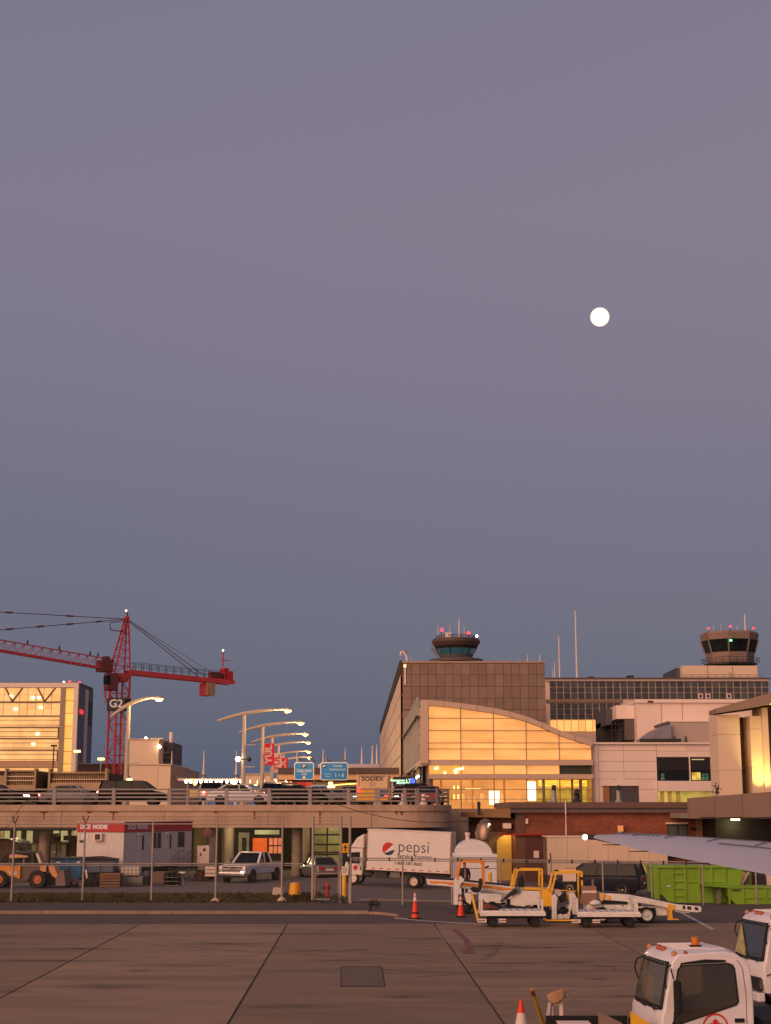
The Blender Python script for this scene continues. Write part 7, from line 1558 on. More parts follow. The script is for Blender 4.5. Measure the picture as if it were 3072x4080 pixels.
# ---- person standing behind the belt loader
M_SKIN = mat('skin', (176, 118, 88), .55, var=.06); M_JKT = mat('jacket_black', (24, 21, 25), .8, var=.25, scale=6); M_TRS = mat('trousers_dark', (34, 32, 36), .85, var=.2); M_HAIR = mat('hair_dark', (28, 20, 16), .8, var=.2)
def person(label, loc, rz):
    t = thing('person', label, 'person', loc, rz)
    V = [(0, 0, .98), (0, 0, 1.14), (0, .01, 1.36), (0, .01, 1.51), (0, 0, 1.57), (0, -.02, 1.65), (0, -.01, 1.75)]; Rr = [(.165, .115), (.155, .105), (.185, .125), (.1, .08), (.055, .055), (.078, .09), (.08, .095)]
    E = [(0, 1), (1, 2), (2, 3), (3, 4), (4, 5), (5, 6)]
    for s_ in (1, -1):
        k = len(V); el = .29 if s_ > 0 else .27
        V += [(s_ * .19, .01, 1.46), (s_ * el, .04, 1.2), (s_ * (.25 if s_ > 0 else .22), -.06, .97), (s_ * .235, -.08, .89)]; Rr += [(.08, .08), (.055, .055), (.038, .038), (.042, .025)]
        E += [(3, k), (k, k + 1), (k + 1, k + 2), (k + 2, k + 3)]
        for j, (dy, ln) in enumerate(((-.035, .075), (-.012, .085), (.012, .08), (.034, .065))):
            V += [(s_ * .235, -.08 + dy, .85), (s_ * .225, -.09 + dy, .85 - ln)]; Rr += [(.011, .011), (.009, .009)]; n_ = len(V); E += [(k + 3, n_ - 2), (n_ - 2, n_ - 1)]
        V += [(s_ * .215, -.125, .88), (s_ * .205, -.14, .83)]; Rr += [(.012, .012), (.01, .01)]; n_ = len(V); E += [(k + 3, n_ - 2), (n_ - 2, n_ - 1)]
        k = len(V); st_ = .05 * s_
        V += [(s_ * .1, 0, .9), (s_ * .11, -.03 + st_, .5), (s_ * .11, .02 + st_, .1), (s_ * .125, -.13 + st_, .045)]; Rr += [(.105, .105), (.07, .07), (.05, .05), (.045, .04)]
        E += [(0, k), (k, k + 1), (k + 1, k + 2), (k + 2, k + 3)]
    me = bpy.data.meshes.new('body'); me.from_pydata(V, E, []); o = bpy.data.objects.new('body', me); C.objects.link(o)
    sk_ = o.modifiers.new('skin', 'SKIN'); ss = o.modifiers.new('sub', 'SUBSURF'); ss.levels = 2; ss.render_levels = 2
    for d_, r2, v_ in zip(me.skin_vertices[0].data, Rr, V): d_.radius = (r2[0] * 1.32, r2[1] * 1.32) if v_[2] < 1.55 and r2[0] > .03 else (r2[0] * 1.2, r2[1] * 1.2)
    me.skin_vertices[0].data[0].use_root = True
    dg = bpy.context.evaluated_depsgraph_get(); nm = bpy.data.meshes.new_from_object(o.evaluated_get(dg)); bpy.data.objects.remove(o); nm.name = 'body'
    nm.materials.clear()
    for m_ in (M_SKIN, M_JKT, M_TRS, M_BLACK): nm.materials.append(m_)
    for p_ in nm.polygons:
        c_ = p_.center; p_.use_smooth = True
        p_.material_index = 3 if c_.z < .12 else (0 if (c_.z > 1.56 or (c_.z < .93 and abs(c_.x) > .175)) else (2 if c_.z < .88 else 1))
    zmin = min(v.co.z for v in nm.vertices)
    for v in nm.vertices: v.co.z -= zmin
    b_ = bpy.data.objects.new('body', nm); C.objects.link(b_); b_.parent = t
    MB().loft([[(w_ * math.cos(R(a_)), .0 + d2 * math.sin(R(a_)) + .015, z_) for a_ in range(0, 360, 30)] for w_, d2, z_ in ((.07, .085, 1.73), (.083, .1, 1.77), (.078, .095, 1.82), (.04, .05, 1.85))]).build('hair', M_HAIR, t, smooth=True)
    MB().prism([(-.03, 1.5), (.03, 1.5), (.045, 1.2), (.035, .98), (-.035, .98), (-.045, 1.2)], -.185, -.1).build('shirt', mat('shirt_mauve', (150, 116, 118), .8), t)
    MB().prism([(-.012, 1.69), (.012, 1.69), (.016, 1.655), (-.016, 1.655)], -.125, -.1).build('nose', M_SKIN, t)
    for s_ in (1, -1): MB().ball((s_ * .03, -.098, 1.705), .012, 8).build('eye', M_BLACK, t); MB().ball((s_ * .083, 0, 1.69), .022, 8).build('ear', M_SKIN, t)
    B(-.025, .025, -.106, -.098, 1.625, 1.635).build('mouth', mat('lips', (130, 74, 64), .6), t)
    return t
person('person in a dark open jacket standing behind the orange caged tractor', (W(1851, 3470, 85.3).x, 85.3, .004), R(8))
f, t = tractor('yellow caged baggage tractor in the middle behind the left cart', 68.5, ((2044, 3538), (2062, 3466), (2160, 3466), (2160, 3536)), M_YELLOW,
    [([(2034, 3590), (2050, 3556), (2080, 3548), (2163, 3552), (2163, 3612), (2150, 3606), (2100, 3608), (2088, 3614), (2034, 3606)], .1, 1.2, M_WHITE_W, 'body'), ([(2090, 3536), (2190, 3541), (2190, 3550), (2090, 3546)], .1, 1.2, M_YELLOW, 'top_rail'), ([(2070, 3500), (2084, 3488), (2094, 3510), (2092, 3536), (2066, 3536)], .4, .9, M_SEAT, 'seat'), ([(1991, 3590), (2040, 3548), (2056, 3540), (2064, 3552), (2040, 3568), (2000, 3594)], -.05, .08, M_DARK, 'loading_ramp'), ([(2022, 3584), (2034, 3584), (2036, 3618), (2024, 3618)], .1, .6, M_BLACK, 'hose')])
MB().ball((f.x(2004), -.06, f.z(3584)), .09, 8, .5).build('work_lamp', M_CHROME, t); PF(f, [(2040, 3544), (2064, 3530), (2076, 3540), (2066, 3560), (2046, 3562)], -.02, .12).build('pump_unit', M_GREY, t)
f.box(2040, 2064, 3604, 3630, .2, .6).build('grey_canister', M_GREY, t); f.box(2095, 2114, 3610, 3628, .2, .6).build('grey_canister', M_GREY, t)
f, t = tractor('yellow caged baggage tractor at the right in front of the minivan', 66.4, ((2198, 3552), (2216, 3476), (2319, 3476), (2319, 3602)), M_YELLOW,
    [([(2160, 3545), (2200, 3545), (2200, 3612), (2162, 3612)], .05, 1.2, M_YELLOW, 'rear_block'), ([(2199, 3570), (2212, 3562), (2222, 3576), (2218, 3610), (2220, 3662), (2199, 3664)], .0, 1.2, M_WHITE_W, 'rear_panel'), ([(2220, 3642), (2262, 3642), (2268, 3608), (2280, 3608), (2270, 3662), (2220, 3662)], .02, 1.25, M_WHITE_W, 'floor_step'), ([(2214, 3552), (2232, 3546), (2244, 3562), (2232, 3574), (2218, 3566)], .3, .9, M_WHITE_W, 'seat'), ([(2238, 3562), (2260, 3560), (2262, 3590), (2240, 3600), (2234, 3580)], .3, .9, M_SEAT, 'seat_back'), ([(2268, 3562), (2290, 3556), (2300, 3580), (2296, 3640), (2280, 3646), (2272, 3600)], .1, 1.2, M_WHITE_W, 'front_cowl'), ([(2212, 3545), (2296, 3550), (2296, 3554), (2212, 3549)], .05, .15, M_YELLOW, 'side_rail'), ([(2250, 3566), (2272, 3566), (2272, 3586), (2250, 3588)], .5, 1.2, M_YELLOW, 'yellow_panel')])
f.box(2258, 2312, 3464, 3517, 1.31, 1.38).build('rear_board', M_PINKW, t); f.box(2262, 2312, 3462, 3464.5, 1.25, 1.4).build('board_edge', mat('board_wood', (196, 150, 110), .6), t); f.box(2314, 2326, 3494, 3504, -.15, -.05).build('mirror', M_BLACK, t)
PF(f, [(2286, 3570), (2296, 3546), (2306, 3550), (2306, 3580)], .4, .8).build('steering_cover', M_SEAT, t)
MB().lathe([(.05, -.02), (.09, 0), (.05, .02)], 12, (f.x(2188), f.z(3540)), 'y', cap=False).build('lift_ring', M_YELLOW, t)
# yellow posts behind the equipment
for i, (px, top, bot) in enumerate(((1952, 3476, 3600), (2045, 3482, 3600))):
    f = Face(79.4, 3500); t = f.thing('safety_post', ['short yellow post in front of the white domed tank', 'short yellow post left of the middle tractor cage'][i], 'post', 'yellow safety posts'); z_ = f.z(top)
    MB().lathe([(.1, 0), (.1, z_ - .06), (.05, z_)], 12, (f.x(px), 0)).build('post', M_YELLOW, t, smooth=True); MB().lathe([(.16, 0), (.16, .05)], 12, (f.x(px), 0)).build('foot', M_DARK, t)
# ---- cones
M_CONE = mat('cone_orange', (230, 66, 24), .5, var=.1, scale=5, dirt=.25, dirtcol=(120, 50, 30)); M_CONEW = mat('cone_sleeve', (214, 200, 190), .5, var=.12, dirt=.3)
def cone(px, py, h, label, rings_, collar=False):
    p = G(px, py); t = thing('traffic_cone', label, 'traffic cone', (p.x, p.y, .0), random.uniform(0, 1), 'traffic cones')
    r = lambda z: .035 + (.175 - .035) * (1 - z / h)
    MB().box(-.2, .2, -.2, .2, 0, .05).build('base', M_BLACK, t, bevel=.015); MB().lathe([(r(.05), .05), (r(h), h), (r(h) * .6, h + .01)], 20).build('body', M_CONE, t, smooth=True)
    for a, b in rings_: MB().lathe([(r(a * h) + .004, a * h), (r(b * h) + .004, b * h)], 20, cap=False).build('sleeve', M_CONEW, t, smooth=True)
    if collar: MB().lathe([(r(.22 * h) + .005, .21 * h), (.19, .22 * h), (.19, .25 * h), (r(.27 * h) + .005, .26 * h)], 20).build('weight_ring', M_BLACK, t)
cone(1654, 3661, 1.12, 'tall orange traffic cone with a black weight ring near the fence', ((.68, .84), (.88, .97)), True)
cone(1836, 3653, .9, 'orange traffic cone beside the orange tractor', ((.58, .74), (.84, .95)))
cone(2078, 4135, .76, 'orange traffic cone cut by the bottom edge near the yellow bar', ((.35, .66),))
# ---- white domed tank
f = Face(88, 3450)
t = f.thing('domed_tank', 'white box tank with a rounded dome top behind the tractors', 'tank')
f.box(1822, 1980, 3418, 3580, 0, 3.2).build('body', M_WHITE, t, bevel=.03); f.box(1812, 1984, 3404, 3417, -.1, 3.3).build('ledge', M_WHITE, t, bevel=.03)
cx_, rr = (f.x(1820) + f.x(1962)) / 2, (f.x(1962) - f.x(1820)) / 2; zb = f.z(3404)
arc = [(cx_ + rr * math.cos(PI * k / 20), zb + (f.z(3346) - zb) * math.sin(PI * k / 20)) for k in range(21)]
MB().prism(arc, .0, 3.0).build('dome', M_WHITE, t, smooth=True); f.box(1822, 1980, 3459, 3461, -.02, -.003).build('seam', M_GREY, t)
MB().lathe([(.12, f.z(3350)), (.12, f.z(3330)), (.16, f.z(3326)), (.16, f.z(3318))], 12, (f.x(1868), 1)).build('filler_cap', M_PINKW, t, smooth=True)
MB().hexa([(f.x(1806), .6, f.z(3580)), (f.x(1821.5), .05, f.z(3580)), (f.x(1821.5), 3, f.z(3580)), (f.x(1806), 3, f.z(3580)), (f.x(1806), .6, f.z(3418)), (f.x(1821.5), .05, f.z(3418)), (f.x(1821.5), 3, f.z(3418)), (f.x(1806), 3, f.z(3418))]).build('side_panel', mat('tank_side', (180, 176, 184), .5), t)
# ---- beige box trailer and the minivan
f = Face(100, 3420)
t = f.thing('box_trailer', 'long beige panelled trailer with a dark lower skirt before the brick wall', 'trailer')
xs_ = [2180, 2262, 2344, 2424, 2505, 2586, 2660]
f.box(2180, 2660, 3336, 3486, .03, 2.4).build('core', M_MULL, t)
for a, b in zip(xs_[:-1], xs_[1:]): f.box(a + .5, b - .5, 3336, 3486, 0, .028).build('side_panel', mat('trailer_beige', (218, 192, 166), .55, var=.05, scale=.5, dirt=.15), t)
f.box(2176, 2664, 3331, 3335.5, -.05, 2.45).build('top_rail', M_PINKW, t)
for k in range(8): f.box(2180, 2660, 3488 + k * 5, 3492 + k * 5, .05, .2).build('skirt_slat', mat('skirt_grey', (92, 78, 76), .7, var=.1), t)
f.box(2182, 2658, 3486.5, 3532, .21, 2.3).build('undercarriage', M_DARK, t)
for px in (2220, 2620):
    for yy in (.4, 2.0): wheel(t, f.x(px), yy, .36, .36, .25)
p = G(2500, 3575); hv = R(180 - 22)
car('van', (W(2392, 3540, 87.5).x, 87.6, 0.0), hv, P_NAVY, 'dark navy minivan parked behind the fence beside the green dumpster', '', None, 'minivan', rimm=mat('gold_rim', (190, 170, 130), .4, metal=.4))
# ---- green dumpsters
M_GRN = mat('dumpster_green', (130, 174, 28), .5, var=.1, scale=1.2, dirt=.35, dirtcol=(80, 96, 24))
f = Face(80.2, 3530)
t = f.thing('dumpster', 'tall lime green steel dumpster with ribs and ladder rungs', 'dumpster')
PF(f, [(2602, 3453), (2962, 3458), (2930, 3608), (2690, 3608), (2652, 3590), (2610, 3560)], 0, 2.2).build('body', M_GRN, t)
for px in (2622, 2680, 2730, 2786, 2836, 2890): f.box(px - 4, px + 4, 3456, 3606, -.08, -.002).build('rib', M_GRN, t)
for y in (3480, 3512, 3540, 3570): f.box(2684, 2728, y - 2, y + 2, -.07, -.003).build('ladder_rung', M_GRN, t)
f.box(2732, 2892, 3511, 3516, -.06, -.003).build('mid_rail', M_GRN, t); f.box(2598, 2966, 3450, 3457, -.12, 2.3).build('top_rim', M_GRN, t); f.box(2604, 2618, 3458, 3606, -.1, -.003).build('end_post', M_GRN, t)
f.box(2656, 2672, 3528, 3533, -.02, -.003).build('label_plate', M_SIGNW, t)
PF(f, [(2606, 3562), (2640, 3565), (2672, 3606), (2606, 3606)], -.02, 1.9).build('sloped_end', mat('green_dark', (56, 64, 24), .7), t)
f = Face(78.95, 3570)
t = f.thing('dumpster', 'lower lime green skip with an open lip at the right edge', 'dumpster')
PF(f, [(2898, 3536), (3200, 3540), (3200, 3607), (2935, 3607), (2905, 3575)], 0, 1.9).build('body', M_GRN, t, bevel=.02); PF(f, [(2804, 3526), (2900, 3531), (3200, 3536), (3200, 3542), (2900, 3537), (2804, 3530)], -.08, 2.0).build('lip', M_GRN, t)
for px in (2905, 2962, 3052): f.box(px - 3, px + 3, 3540, 3606, -.07, -.002).build('rib', M_GRN, t)
f.box(2966, 3200, 3576, 3580, -.06, -.003).build('mid_rail', M_GRN, t); f.box(2918, 2952, 3544, 3551, -.02, -.003).build('stencil', mat('stencil_dark', (50, 66, 20), .7), t)
PF(f, [(2860, 3545), (2872, 3538), (2880, 3540), (2876, 3607), (2862, 3607)], .3, .8).build('lift_bracket', mat('bracket_grey', (110, 116, 80), .7), t)
f = Face(83.2, 3510)
t = f.thing('compactor', 'green waste compactor with a slanted beige chute behind the low skip', 'compactor')
f.box(2975, 3000, 3478, 3545, .3, 2).build('post', mat('green_grey', (110, 128, 70), .7), t); PF(f, [(2916, 3530), (2938, 3480), (2968, 3476), (2976, 3482), (2952, 3532)], 0, .4).build('chute', mat('chute_beige', (196, 170, 126), .6, var=.15), t)
PF(f, [(2950, 3532), (2978, 3474), (2990, 3474), (2985, 3530)], .45, 1.5).build('hopper', mat('green_mid', (90, 110, 46), .7), t); f.box(3022, 3052, 3484, 3540, .1, 1.5).build('control_box', M_DARK, t); f.box(3056, 3180, 3490, 3542, 0, 1.8).build('power_unit', M_PINKW, t)
MB().bar((f.x(2985), .0, f.z(3474)), (f.x(2952), 0, f.z(3534)), .07, .07).build('strut', M_PINKW, t); f.box(2898, 3180, 3545, 3612, .2, 1.9).build('base', M_DARK, t)

# ================================================================== aircraft wing (the photographer's own aircraft)
wg = thing('aircraft_wing', 'grey aircraft wing reaching in from the right with a lit wingtip lamp', 'aircraft wing', (0, 0, 0))
def wz(Y): return 3.70 + .045 * Y
near = [(2.06, 15.25), (2.12, 14.55), (2.22, 13.7), (2.42, 12.6), (2.77, 11.0), (3.25, 8.8), (3.75, 6.2), (4.2, 3.4)]     # trailing edge
far = [(2.14, 15.42), (2.42, 15.5), (2.78, 15.35), (3.22, 14.85), (3.75, 14.0), (4.8, 11.6), (6.0, 8.2), (7.2, 3.8)]     # leading edge
rings = []
for (a, b) in zip(near, far):
    A, Bp = Vector((a[0], a[1], wz(a[1]))), Vector((b[0], b[1], wz(b[1]))); ch = (Bp - A).length; th = .05 + .085 * ch; r = []
    for u in (0, .12, .3, .5, .7, .85, .95, 1.0): r.append(A.lerp(Bp, u) + Vector((0, 0, th * .38 * math.sin(PI * u ** .75) - .0)))
    for u in (.95, .85, .7, .5, .2): r.append(A.lerp(Bp, u) - Vector((0, 0, th * .5 * math.sin(PI * u ** 2.4) + .004)))
    rings.append([tuple(v) for v in r])
M_WING = mat('wing_paint', (184, 178, 186), .34, var=.05, scale=1.0, dirt=.12, dirtcol=(120, 112, 116))
MB().loft(rings).build('wing_panel', M_WING, wg, smooth=True)
def top_at(u, v):   # v along span index, u chord
    i = min(int(v), len(near) - 2); fr_ = v - i
    a = Vector((*near[i], wz(near[i][1]))).lerp(Vector((*near[i + 1], wz(near[i + 1][1]))), fr_); b = Vector((*far[i], wz(far[i][1]))).lerp(Vector((*far[i + 1], wz(far[i + 1][1]))), fr_); ch = (b - a).length
    return a.lerp(b, u) + Vector((0, 0, (.05 + .085 * ch) * .38 * math.sin(PI * u ** .75) + .006))
m = MB(); m.path([top_at(.3, v) for v in (3.3, 3.7, 4.1, 4.5, 5, 6)], .006, 4); m.build('flap_seam', M_GREY, wg)
MB().path([top_at(.16, 4.02), top_at(.2, 4.3)], .012, 4).build('aileron_gap', M_DARK, wg)
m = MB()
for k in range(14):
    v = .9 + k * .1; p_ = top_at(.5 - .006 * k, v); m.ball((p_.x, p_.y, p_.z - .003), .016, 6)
m.build('glint_beads', M_CHROME, wg)  # chrome beads put in for the bright glints on the wing
for i, v in enumerate((1.35, 2.25, 3.3)):
    p_ = Vector((*near[int(v)], wz(near[int(v)][1]))).lerp(Vector((*near[int(v) + 1], wz(near[int(v) + 1][1]))), v - int(v)); MB().tube(p_ + Vector((.03, 0, 0)), p_ + Vector((-.16, -.06, .0)), .006, .003, 5).build('static_wick', M_BLACK, wg)
for u_, v0, v1 in ((.55, 1.2, 6.5), (.75, 2.0, 6.5)):
    MB().path([top_at(u_, v0 + (v1 - v0) * k / 10) for k in range(11)], .005, 4).build('panel_line', M_GREY, wg)
for v_ in (1.6, 2.4, 3.15, 3.7, 4.4): MB().path([top_at(.32 + .06 * k, v_ + .02 * k) for k in range(10)], .005, 4).build('panel_line', M_GREY, wg)
tip = Vector((2.04, 15.35, wz(15.35)))
MB().tube(tip + Vector((.1, 0, 0)), tip + Vector((-.02, .02, 0)), .03, .025, 8).build('tip_fairing', M_DARK, wg); MB().ball(tip + Vector((-.05, .02, 0)), .026, 12).build('tip_lamp', emit('tip_lamp', (255, 244, 214), 12), wg)

# ================================================================== two cab-over service trucks
P_CAB = mat('cab_white', (228, 222, 224), .36, var=.05, scale=2.5, coat=.2, dirt=.3, dirtcol=(168, 146, 132))
M_CABGL = mat('cab_glass', (46, 44, 38), .07, var=.35, scale=1.4, spec=.7)
def ysd(z): return 1.0 if z < 1.25 else 1.0 - .085 * (z - 1.25)
def cabtruck(label, loc, rz, emblem=True, blind=False):
    t = thing('service_truck', label, 'truck', loc, rz, 'white cab over service trucks')
    prof = [(.02, .5), (.5, .5), (.55, .9), (1.25, .9), (1.32, .5), (1.86, .5), (1.92, .75), (1.9, 1.12), (1.86, 1.2), (1.655, 2.06), (1.6, 2.17), (1.46, 2.25), (.55, 2.3), (.3, 2.26), (.12, 2.14), (.03, 1.95), (.0, 1.5)]
    m = MB(); n = len(prof); ysteps = (-1, -.9, -.5, 0, .5, .9, 1)
    rings = []
    for s in ysteps:
        rr_ = []
        for x, z in prof:
            y = s * ysd(z); e = abs(s)
            dz = -.05 * e ** 3 if z > 2.1 else 0; dx = (-.07 if x > 1.5 else (.05 if x < .35 else 0)) * e ** 4
            rr_.append((x + dx, y, z + dz))
        rings.append(rr_)
    cab = m.loft(rings).build('cab', P_CAB, None, bevel=.02, smooth=True)
    # hollow the shell and open the windows
    win = [(1.4, 1.99), (.52, 2.02), (.44, 1.99), (.40, 1.92), (.37, 1.36), (.42, 1.3), (.52, 1.27), (1.56, .96), (1.6, 1.0), (1.58, 1.2), (1.52, 1.7), (1.47, 1.92)]
    cuts = [MB().prism([(.12, .95), (1.62, .95), (1.66, 1.15), (1.56, 1.95), (1.45, 2.1), (.5, 2.16), (.2, 2.05), (.12, 1.8)], -.86, .86),
            MB().prism(win, -1.3, 1.3),
            MB().prism([(-.84, 1.27), (.84, 1.27), (.78, 2.0), (-.78, 2.0)], 1.5, 2.2, 'x')]
    tmp = []
    for c_ in cuts:
        co_ = c_.build('cutter', mat('cab_trim', (96, 88, 82), .8, var=.15), None); tmp.append(co_)
        bo = cab.modifiers.new('cut', 'BOOLEAN'); bo.operation = 'DIFFERENCE'; bo.solver = 'EXACT'; bo.object = co_; bo.material_mode = 'TRANSFER'
    dg = bpy.context.evaluated_depsgraph_get(); nm = bpy.data.meshes.new_from_object(cab.evaluated_get(dg)); cab.modifiers.clear(); cab.data = nm; cab.parent = t
    for co_ in tmp: bpy.data.objects.remove(co_)
    for y in (.42, -.42):
        st = MB().prism([(.28, 1.0), (.85, 1.0), (.88, 1.1), (.5, 1.14), (.42, 1.7), (.3, 1.75), (.24, 1.4)], y - .25, y + .25).build('seat', mat('seat_grey', (72, 68, 66), .85, var=.15), t, bevel=.04); MB().box(.3, .4, y - .13, y + .13, 1.76, 1.93).build('headrest', MATS['seat_grey'], st, bevel=.03)
    MB().prism([(1.2, .96), (1.62, .96), (1.64, 1.2), (1.5, 1.3), (1.32, 1.22)], -.84, .84).build('dashboard', MATS['cab_trim'], t, bevel=.03)
    sw = MB(); n2 = 20
    for k in range(n2):
        q0, q1 = [Vector((1.2 + .12 * math.sin(2 * PI * j / n2), .42 + .2 * math.cos(2 * PI * j / n2), 1.34 + .16 * math.sin(2 * PI * j / n2))) for j in (k, k + 1)]; sw.tube(q0, q1, .016, n=6)
    sw.bar((1.2, .22, 1.34), (1.2, .62, 1.34), .04, .02).bar((1.2, .42, 1.34), (1.4, .42, 1.2), .05, .05).build('steering_wheel', M_BLACK, t)
    def plate(pts, off, th, nm, mt, side=1, par=None):
        n = len(pts); a = [(x, side * (ysd(z) + off), z) for x, z in pts]; b = [(x, side * (ysd(z) + off - th), z) for x, z in pts]
        mm = MB(); mm._add(a + b, [tuple(range(n)), tuple(range(2 * n - 1, n - 1, -1))] + [(i, (i + 1) % n, (i + 1) % n + n, i + n) for i in range(n)]); return mm.build(nm, mt, par or t)
    cx_ = sum(p[0] for p in win) / len(win); cz_ = sum(p[1] for p in win) / len(win)
    fr2 = [(cx_ + (x - cx_) * 1.055, cz_ + (z - cz_) * 1.06) for x, z in win]
    def seal(inner, outer, off, side):
        n = len(inner); mm = MB(); P3 = lambda q, o: (q[0], side * (ysd(q[1]) + o), q[1]); vs = [P3(q, off) for q in outer] + [P3(q, off + .004) for q in inner] + [P3(q, off - .03) for q in inner]
        mm._add(vs, [(i, (i + 1) % n, (i + 1) % n + n, i + n) for i in range(n)] + [(i + n, (i + 1) % n + n, (i + 1) % n + 2 * n, i + 2 * n) for i in range(n)]); return mm.build('window_seal', M_BLACK, t)
    for sd in (1, -1):
        seal(win, fr2, .006, sd); plate(win, .010, .02, 'side_window', glass('cab_side_tint', (226, 220, 206), .05), sd)
        plate([(.20, .6), (.215, .6), (.20, 1.5), (.235, 1.95), (.33, 2.1), (.315, 2.1), (.22, 1.95), (.185, 1.5)], .003, .01, 'door_seam', M_GREY, sd)
        plate([(.26, .98), (.44, .98), (.44, 1.05), (.26, 1.05)], .03, .035, 'door_handle', M_BLACK, sd)
        plate([(.55, 2.06), (1.4, 2.03), (1.44, 2.0), (1.42, 2.055), (.95, 2.115), (.55, 2.1)], .02, .03, 'rain_visor', M_BLACK, sd)
        if sd < 0: continue
        mr = MB().box(1.56, 1.68, sd * 1.3 - .1, sd * 1.3 + .1, 1.18, 1.78).build('mirror', M_BLACK, t, bevel=.04)
        MB().path([(1.62, sd * .96, 1.95), (1.7, sd * 1.22, 1.93), (1.68, sd * 1.3, 1.8)], .014).path([(1.66, sd * 1.3, 1.15), (1.72, sd * 1.22, .98), (1.78, sd * 1.0, .9)], .014).build('mirror_arm', M_BLACK, t)
    for sd in (1, -1): MB().lathe([(.04, .0), (.045, .03), (.028, .06), (.005, .07)], 10, (1.3, sd * .86)).build('marker_lamp', M_AMBER, t, smooth=True).location.z = 2.2
    # windscreen follows the rake
    def fp(y, z, off):
        x = 1.86 + (1.655 - 1.86) * (z - 1.2) / .86; s = abs(y); return (x + off - .07 * (s / .95) ** 4, y, z)
    ws = [(-.86, 1.22), (.86, 1.22), (.9, 1.3), (.83, 2.0), (.76, 2.05), (-.76, 2.05), (-.83, 2.0), (-.9, 1.3)]
    def wplate(k, off, nm, mt):
        P_ = []
        for i in range(len(ws)):
            a, b = ws[i], ws[(i + 1) % len(ws)]; st_ = 6 if abs(a[0] - b[0]) > .5 else 1
            for j in range(st_): u = j / st_; P_.append((a[0] + (b[0] - a[0]) * u, a[1] + (b[1] - a[1]) * u))
        P_ = [(y * k, 1.64 + (z - 1.64) * (k * 1.01)) for y, z in P_]
        # strips so that the curve holds
        mm = MB(); cols = 10; vs = []
        lo_ = lambda y: 1.22 + max(0, abs(y) - .86) * 2; hi_ = lambda y: 2.05 - max(0, abs(y) - .74) * .6
        for j in range(cols + 1):
            yy = -.88 * k + 1.76 * k * j / cols
            vs += [fp(yy, 1.64 + (lo_(yy) - 1.64) * k, off), fp(yy, 1.64 + (hi_(yy) - 1.64) * k, off)]
        mm._add(vs, [(2 * j, 2 * j + 2, 2 * j + 3, 2 * j + 1) for j in range(cols)])
        return mm.build(nm, mt, t)
    def ws_seal():
        mm = MB(); inn = [(-.82, 1.28), (.82, 1.28), (.77, 1.99), (-.77, 1.99)]; out_ = [(-.93, 1.2), (.93, 1.2), (.85, 2.07), (-.85, 2.07)]
        for i in range(4):
            a0, a1, b0, b1 = out_[i], out_[(i + 1) % 4], inn[i], inn[(i + 1) % 4]; st_ = 8
            for j in range(st_):
                u, v = j / st_, (j + 1) / st_; L2 = lambda p, q, w_: (p[0] + (q[0] - p[0]) * w_, p[1] + (q[1] - p[1]) * w_)
                o0, o1, i0, i1 = L2(a0, a1, u), L2(a0, a1, v), L2(b0, b1, u), L2(b0, b1, v); mm._add([fp(*o0, .010), fp(*o1, .010), fp(*i1, .018), fp(*i0, .018)], [(0, 1, 2, 3)])
        return mm.build('windscreen_seal', M_BLACK, t)
    ws_seal(); wplate(1.0, .014, 'windscreen', glass('screen_tint', (206, 208, 192), .14) if not blind else glass('screen_tint_blue', (120, 130, 146), .3))
    if blind: 
        mm = MB(); mm._add([fp(-.82, 1.3, .03), fp(-.4, 1.28, .05), fp(.05, 1.26, .05), fp(-.15, 1.5, .05), fp(-.4, 1.75, .05), fp(-.72, 1.98, .03), fp(-.82, 1.7, .03)], [(0, 1, 2, 3, 4, 5, 6)]); mm.build('sun_shade', mat('foil_shade', (170, 160, 96), .35, var=.5, scale=8), t)
    MB().path([(1.9, .1, 1.2), (1.9, -.35, 1.24), (1.86, -.75, 1.27)], .014).build('wiper', M_BLACK, t); MB().path([(1.9, .75, 1.2), (1.9, .45, 1.25), (1.9, .05, 1.29)], .014).build('wiper', M_BLACK, t)
    for sd in (1, -1): MB().path([(1.6, sd * .9, 2.02), (1.72, sd * .97, 1.96), (1.76, sd * .99, 1.8), (1.72, sd * .92, 1.6)], .016).build('grab_handle', M_BLACK, t)
    for y in (-.8, -.16, 0, .16, .8): MB().lathe([(.06, 0), (.06, .03), (.03, .07), (.005, .075)], 10, (1.5, y)).build('clearance_lamp', M_AMBER if abs(y) < .5 else mat('amber_pale', (190, 124, 70), .4), t, smooth=True).location.z = 2.22 if abs(y) < .5 else 2.19
    bs = MB().lathe([(.13, 0), (.13, .02), (.08, .03)], 14, (.85, .1)).build('beacon_base', M_BLACK, t, smooth=True); bs.location.z = 2.28
    MB().lathe([(.075, .03), (.08, .06), (.075, .16), (.05, .18), (.005, .185)], 14, (.85, .1)).build('beacon', mat('beacon_amber', (206, 116, 24), .3, var=.1), t, smooth=True).location.z = 2.28
    for y in (-.6, -.36, -.12, .12, .36, .6): MB().box(.45, 1.4, y - .012, y + .012, 2.268, 2.292).build('roof_rib', P_CAB, t)
    B(1.88, 1.95, -.9, .9, .55, .85).build('grille', M_DARK, t); B(1.84, 2.02, -1.0, 1.0, .32, .52).build('bumper', P_CAB, t, bevel=.03)
    for s in (-1, 1): B(1.86, 1.94, s * .78 - .17, s * .78 + .17, .6, .82).build('headlamp', M_CHROME, t)
    if emblem:
        Mx = Matrix.Translation((.82, ysd(.8) + .005, .90)) @ Matrix.Rotation(PI, 4, 'Z'); roundel(t, 0, 0, 0, .25, M=Mx)
    MB().box(-4.2, 1.6, -.42, -.3, .5, .75).box(-4.2, 1.6, .3, .42, .5, .75).build('chassis', M_BLACK, t)
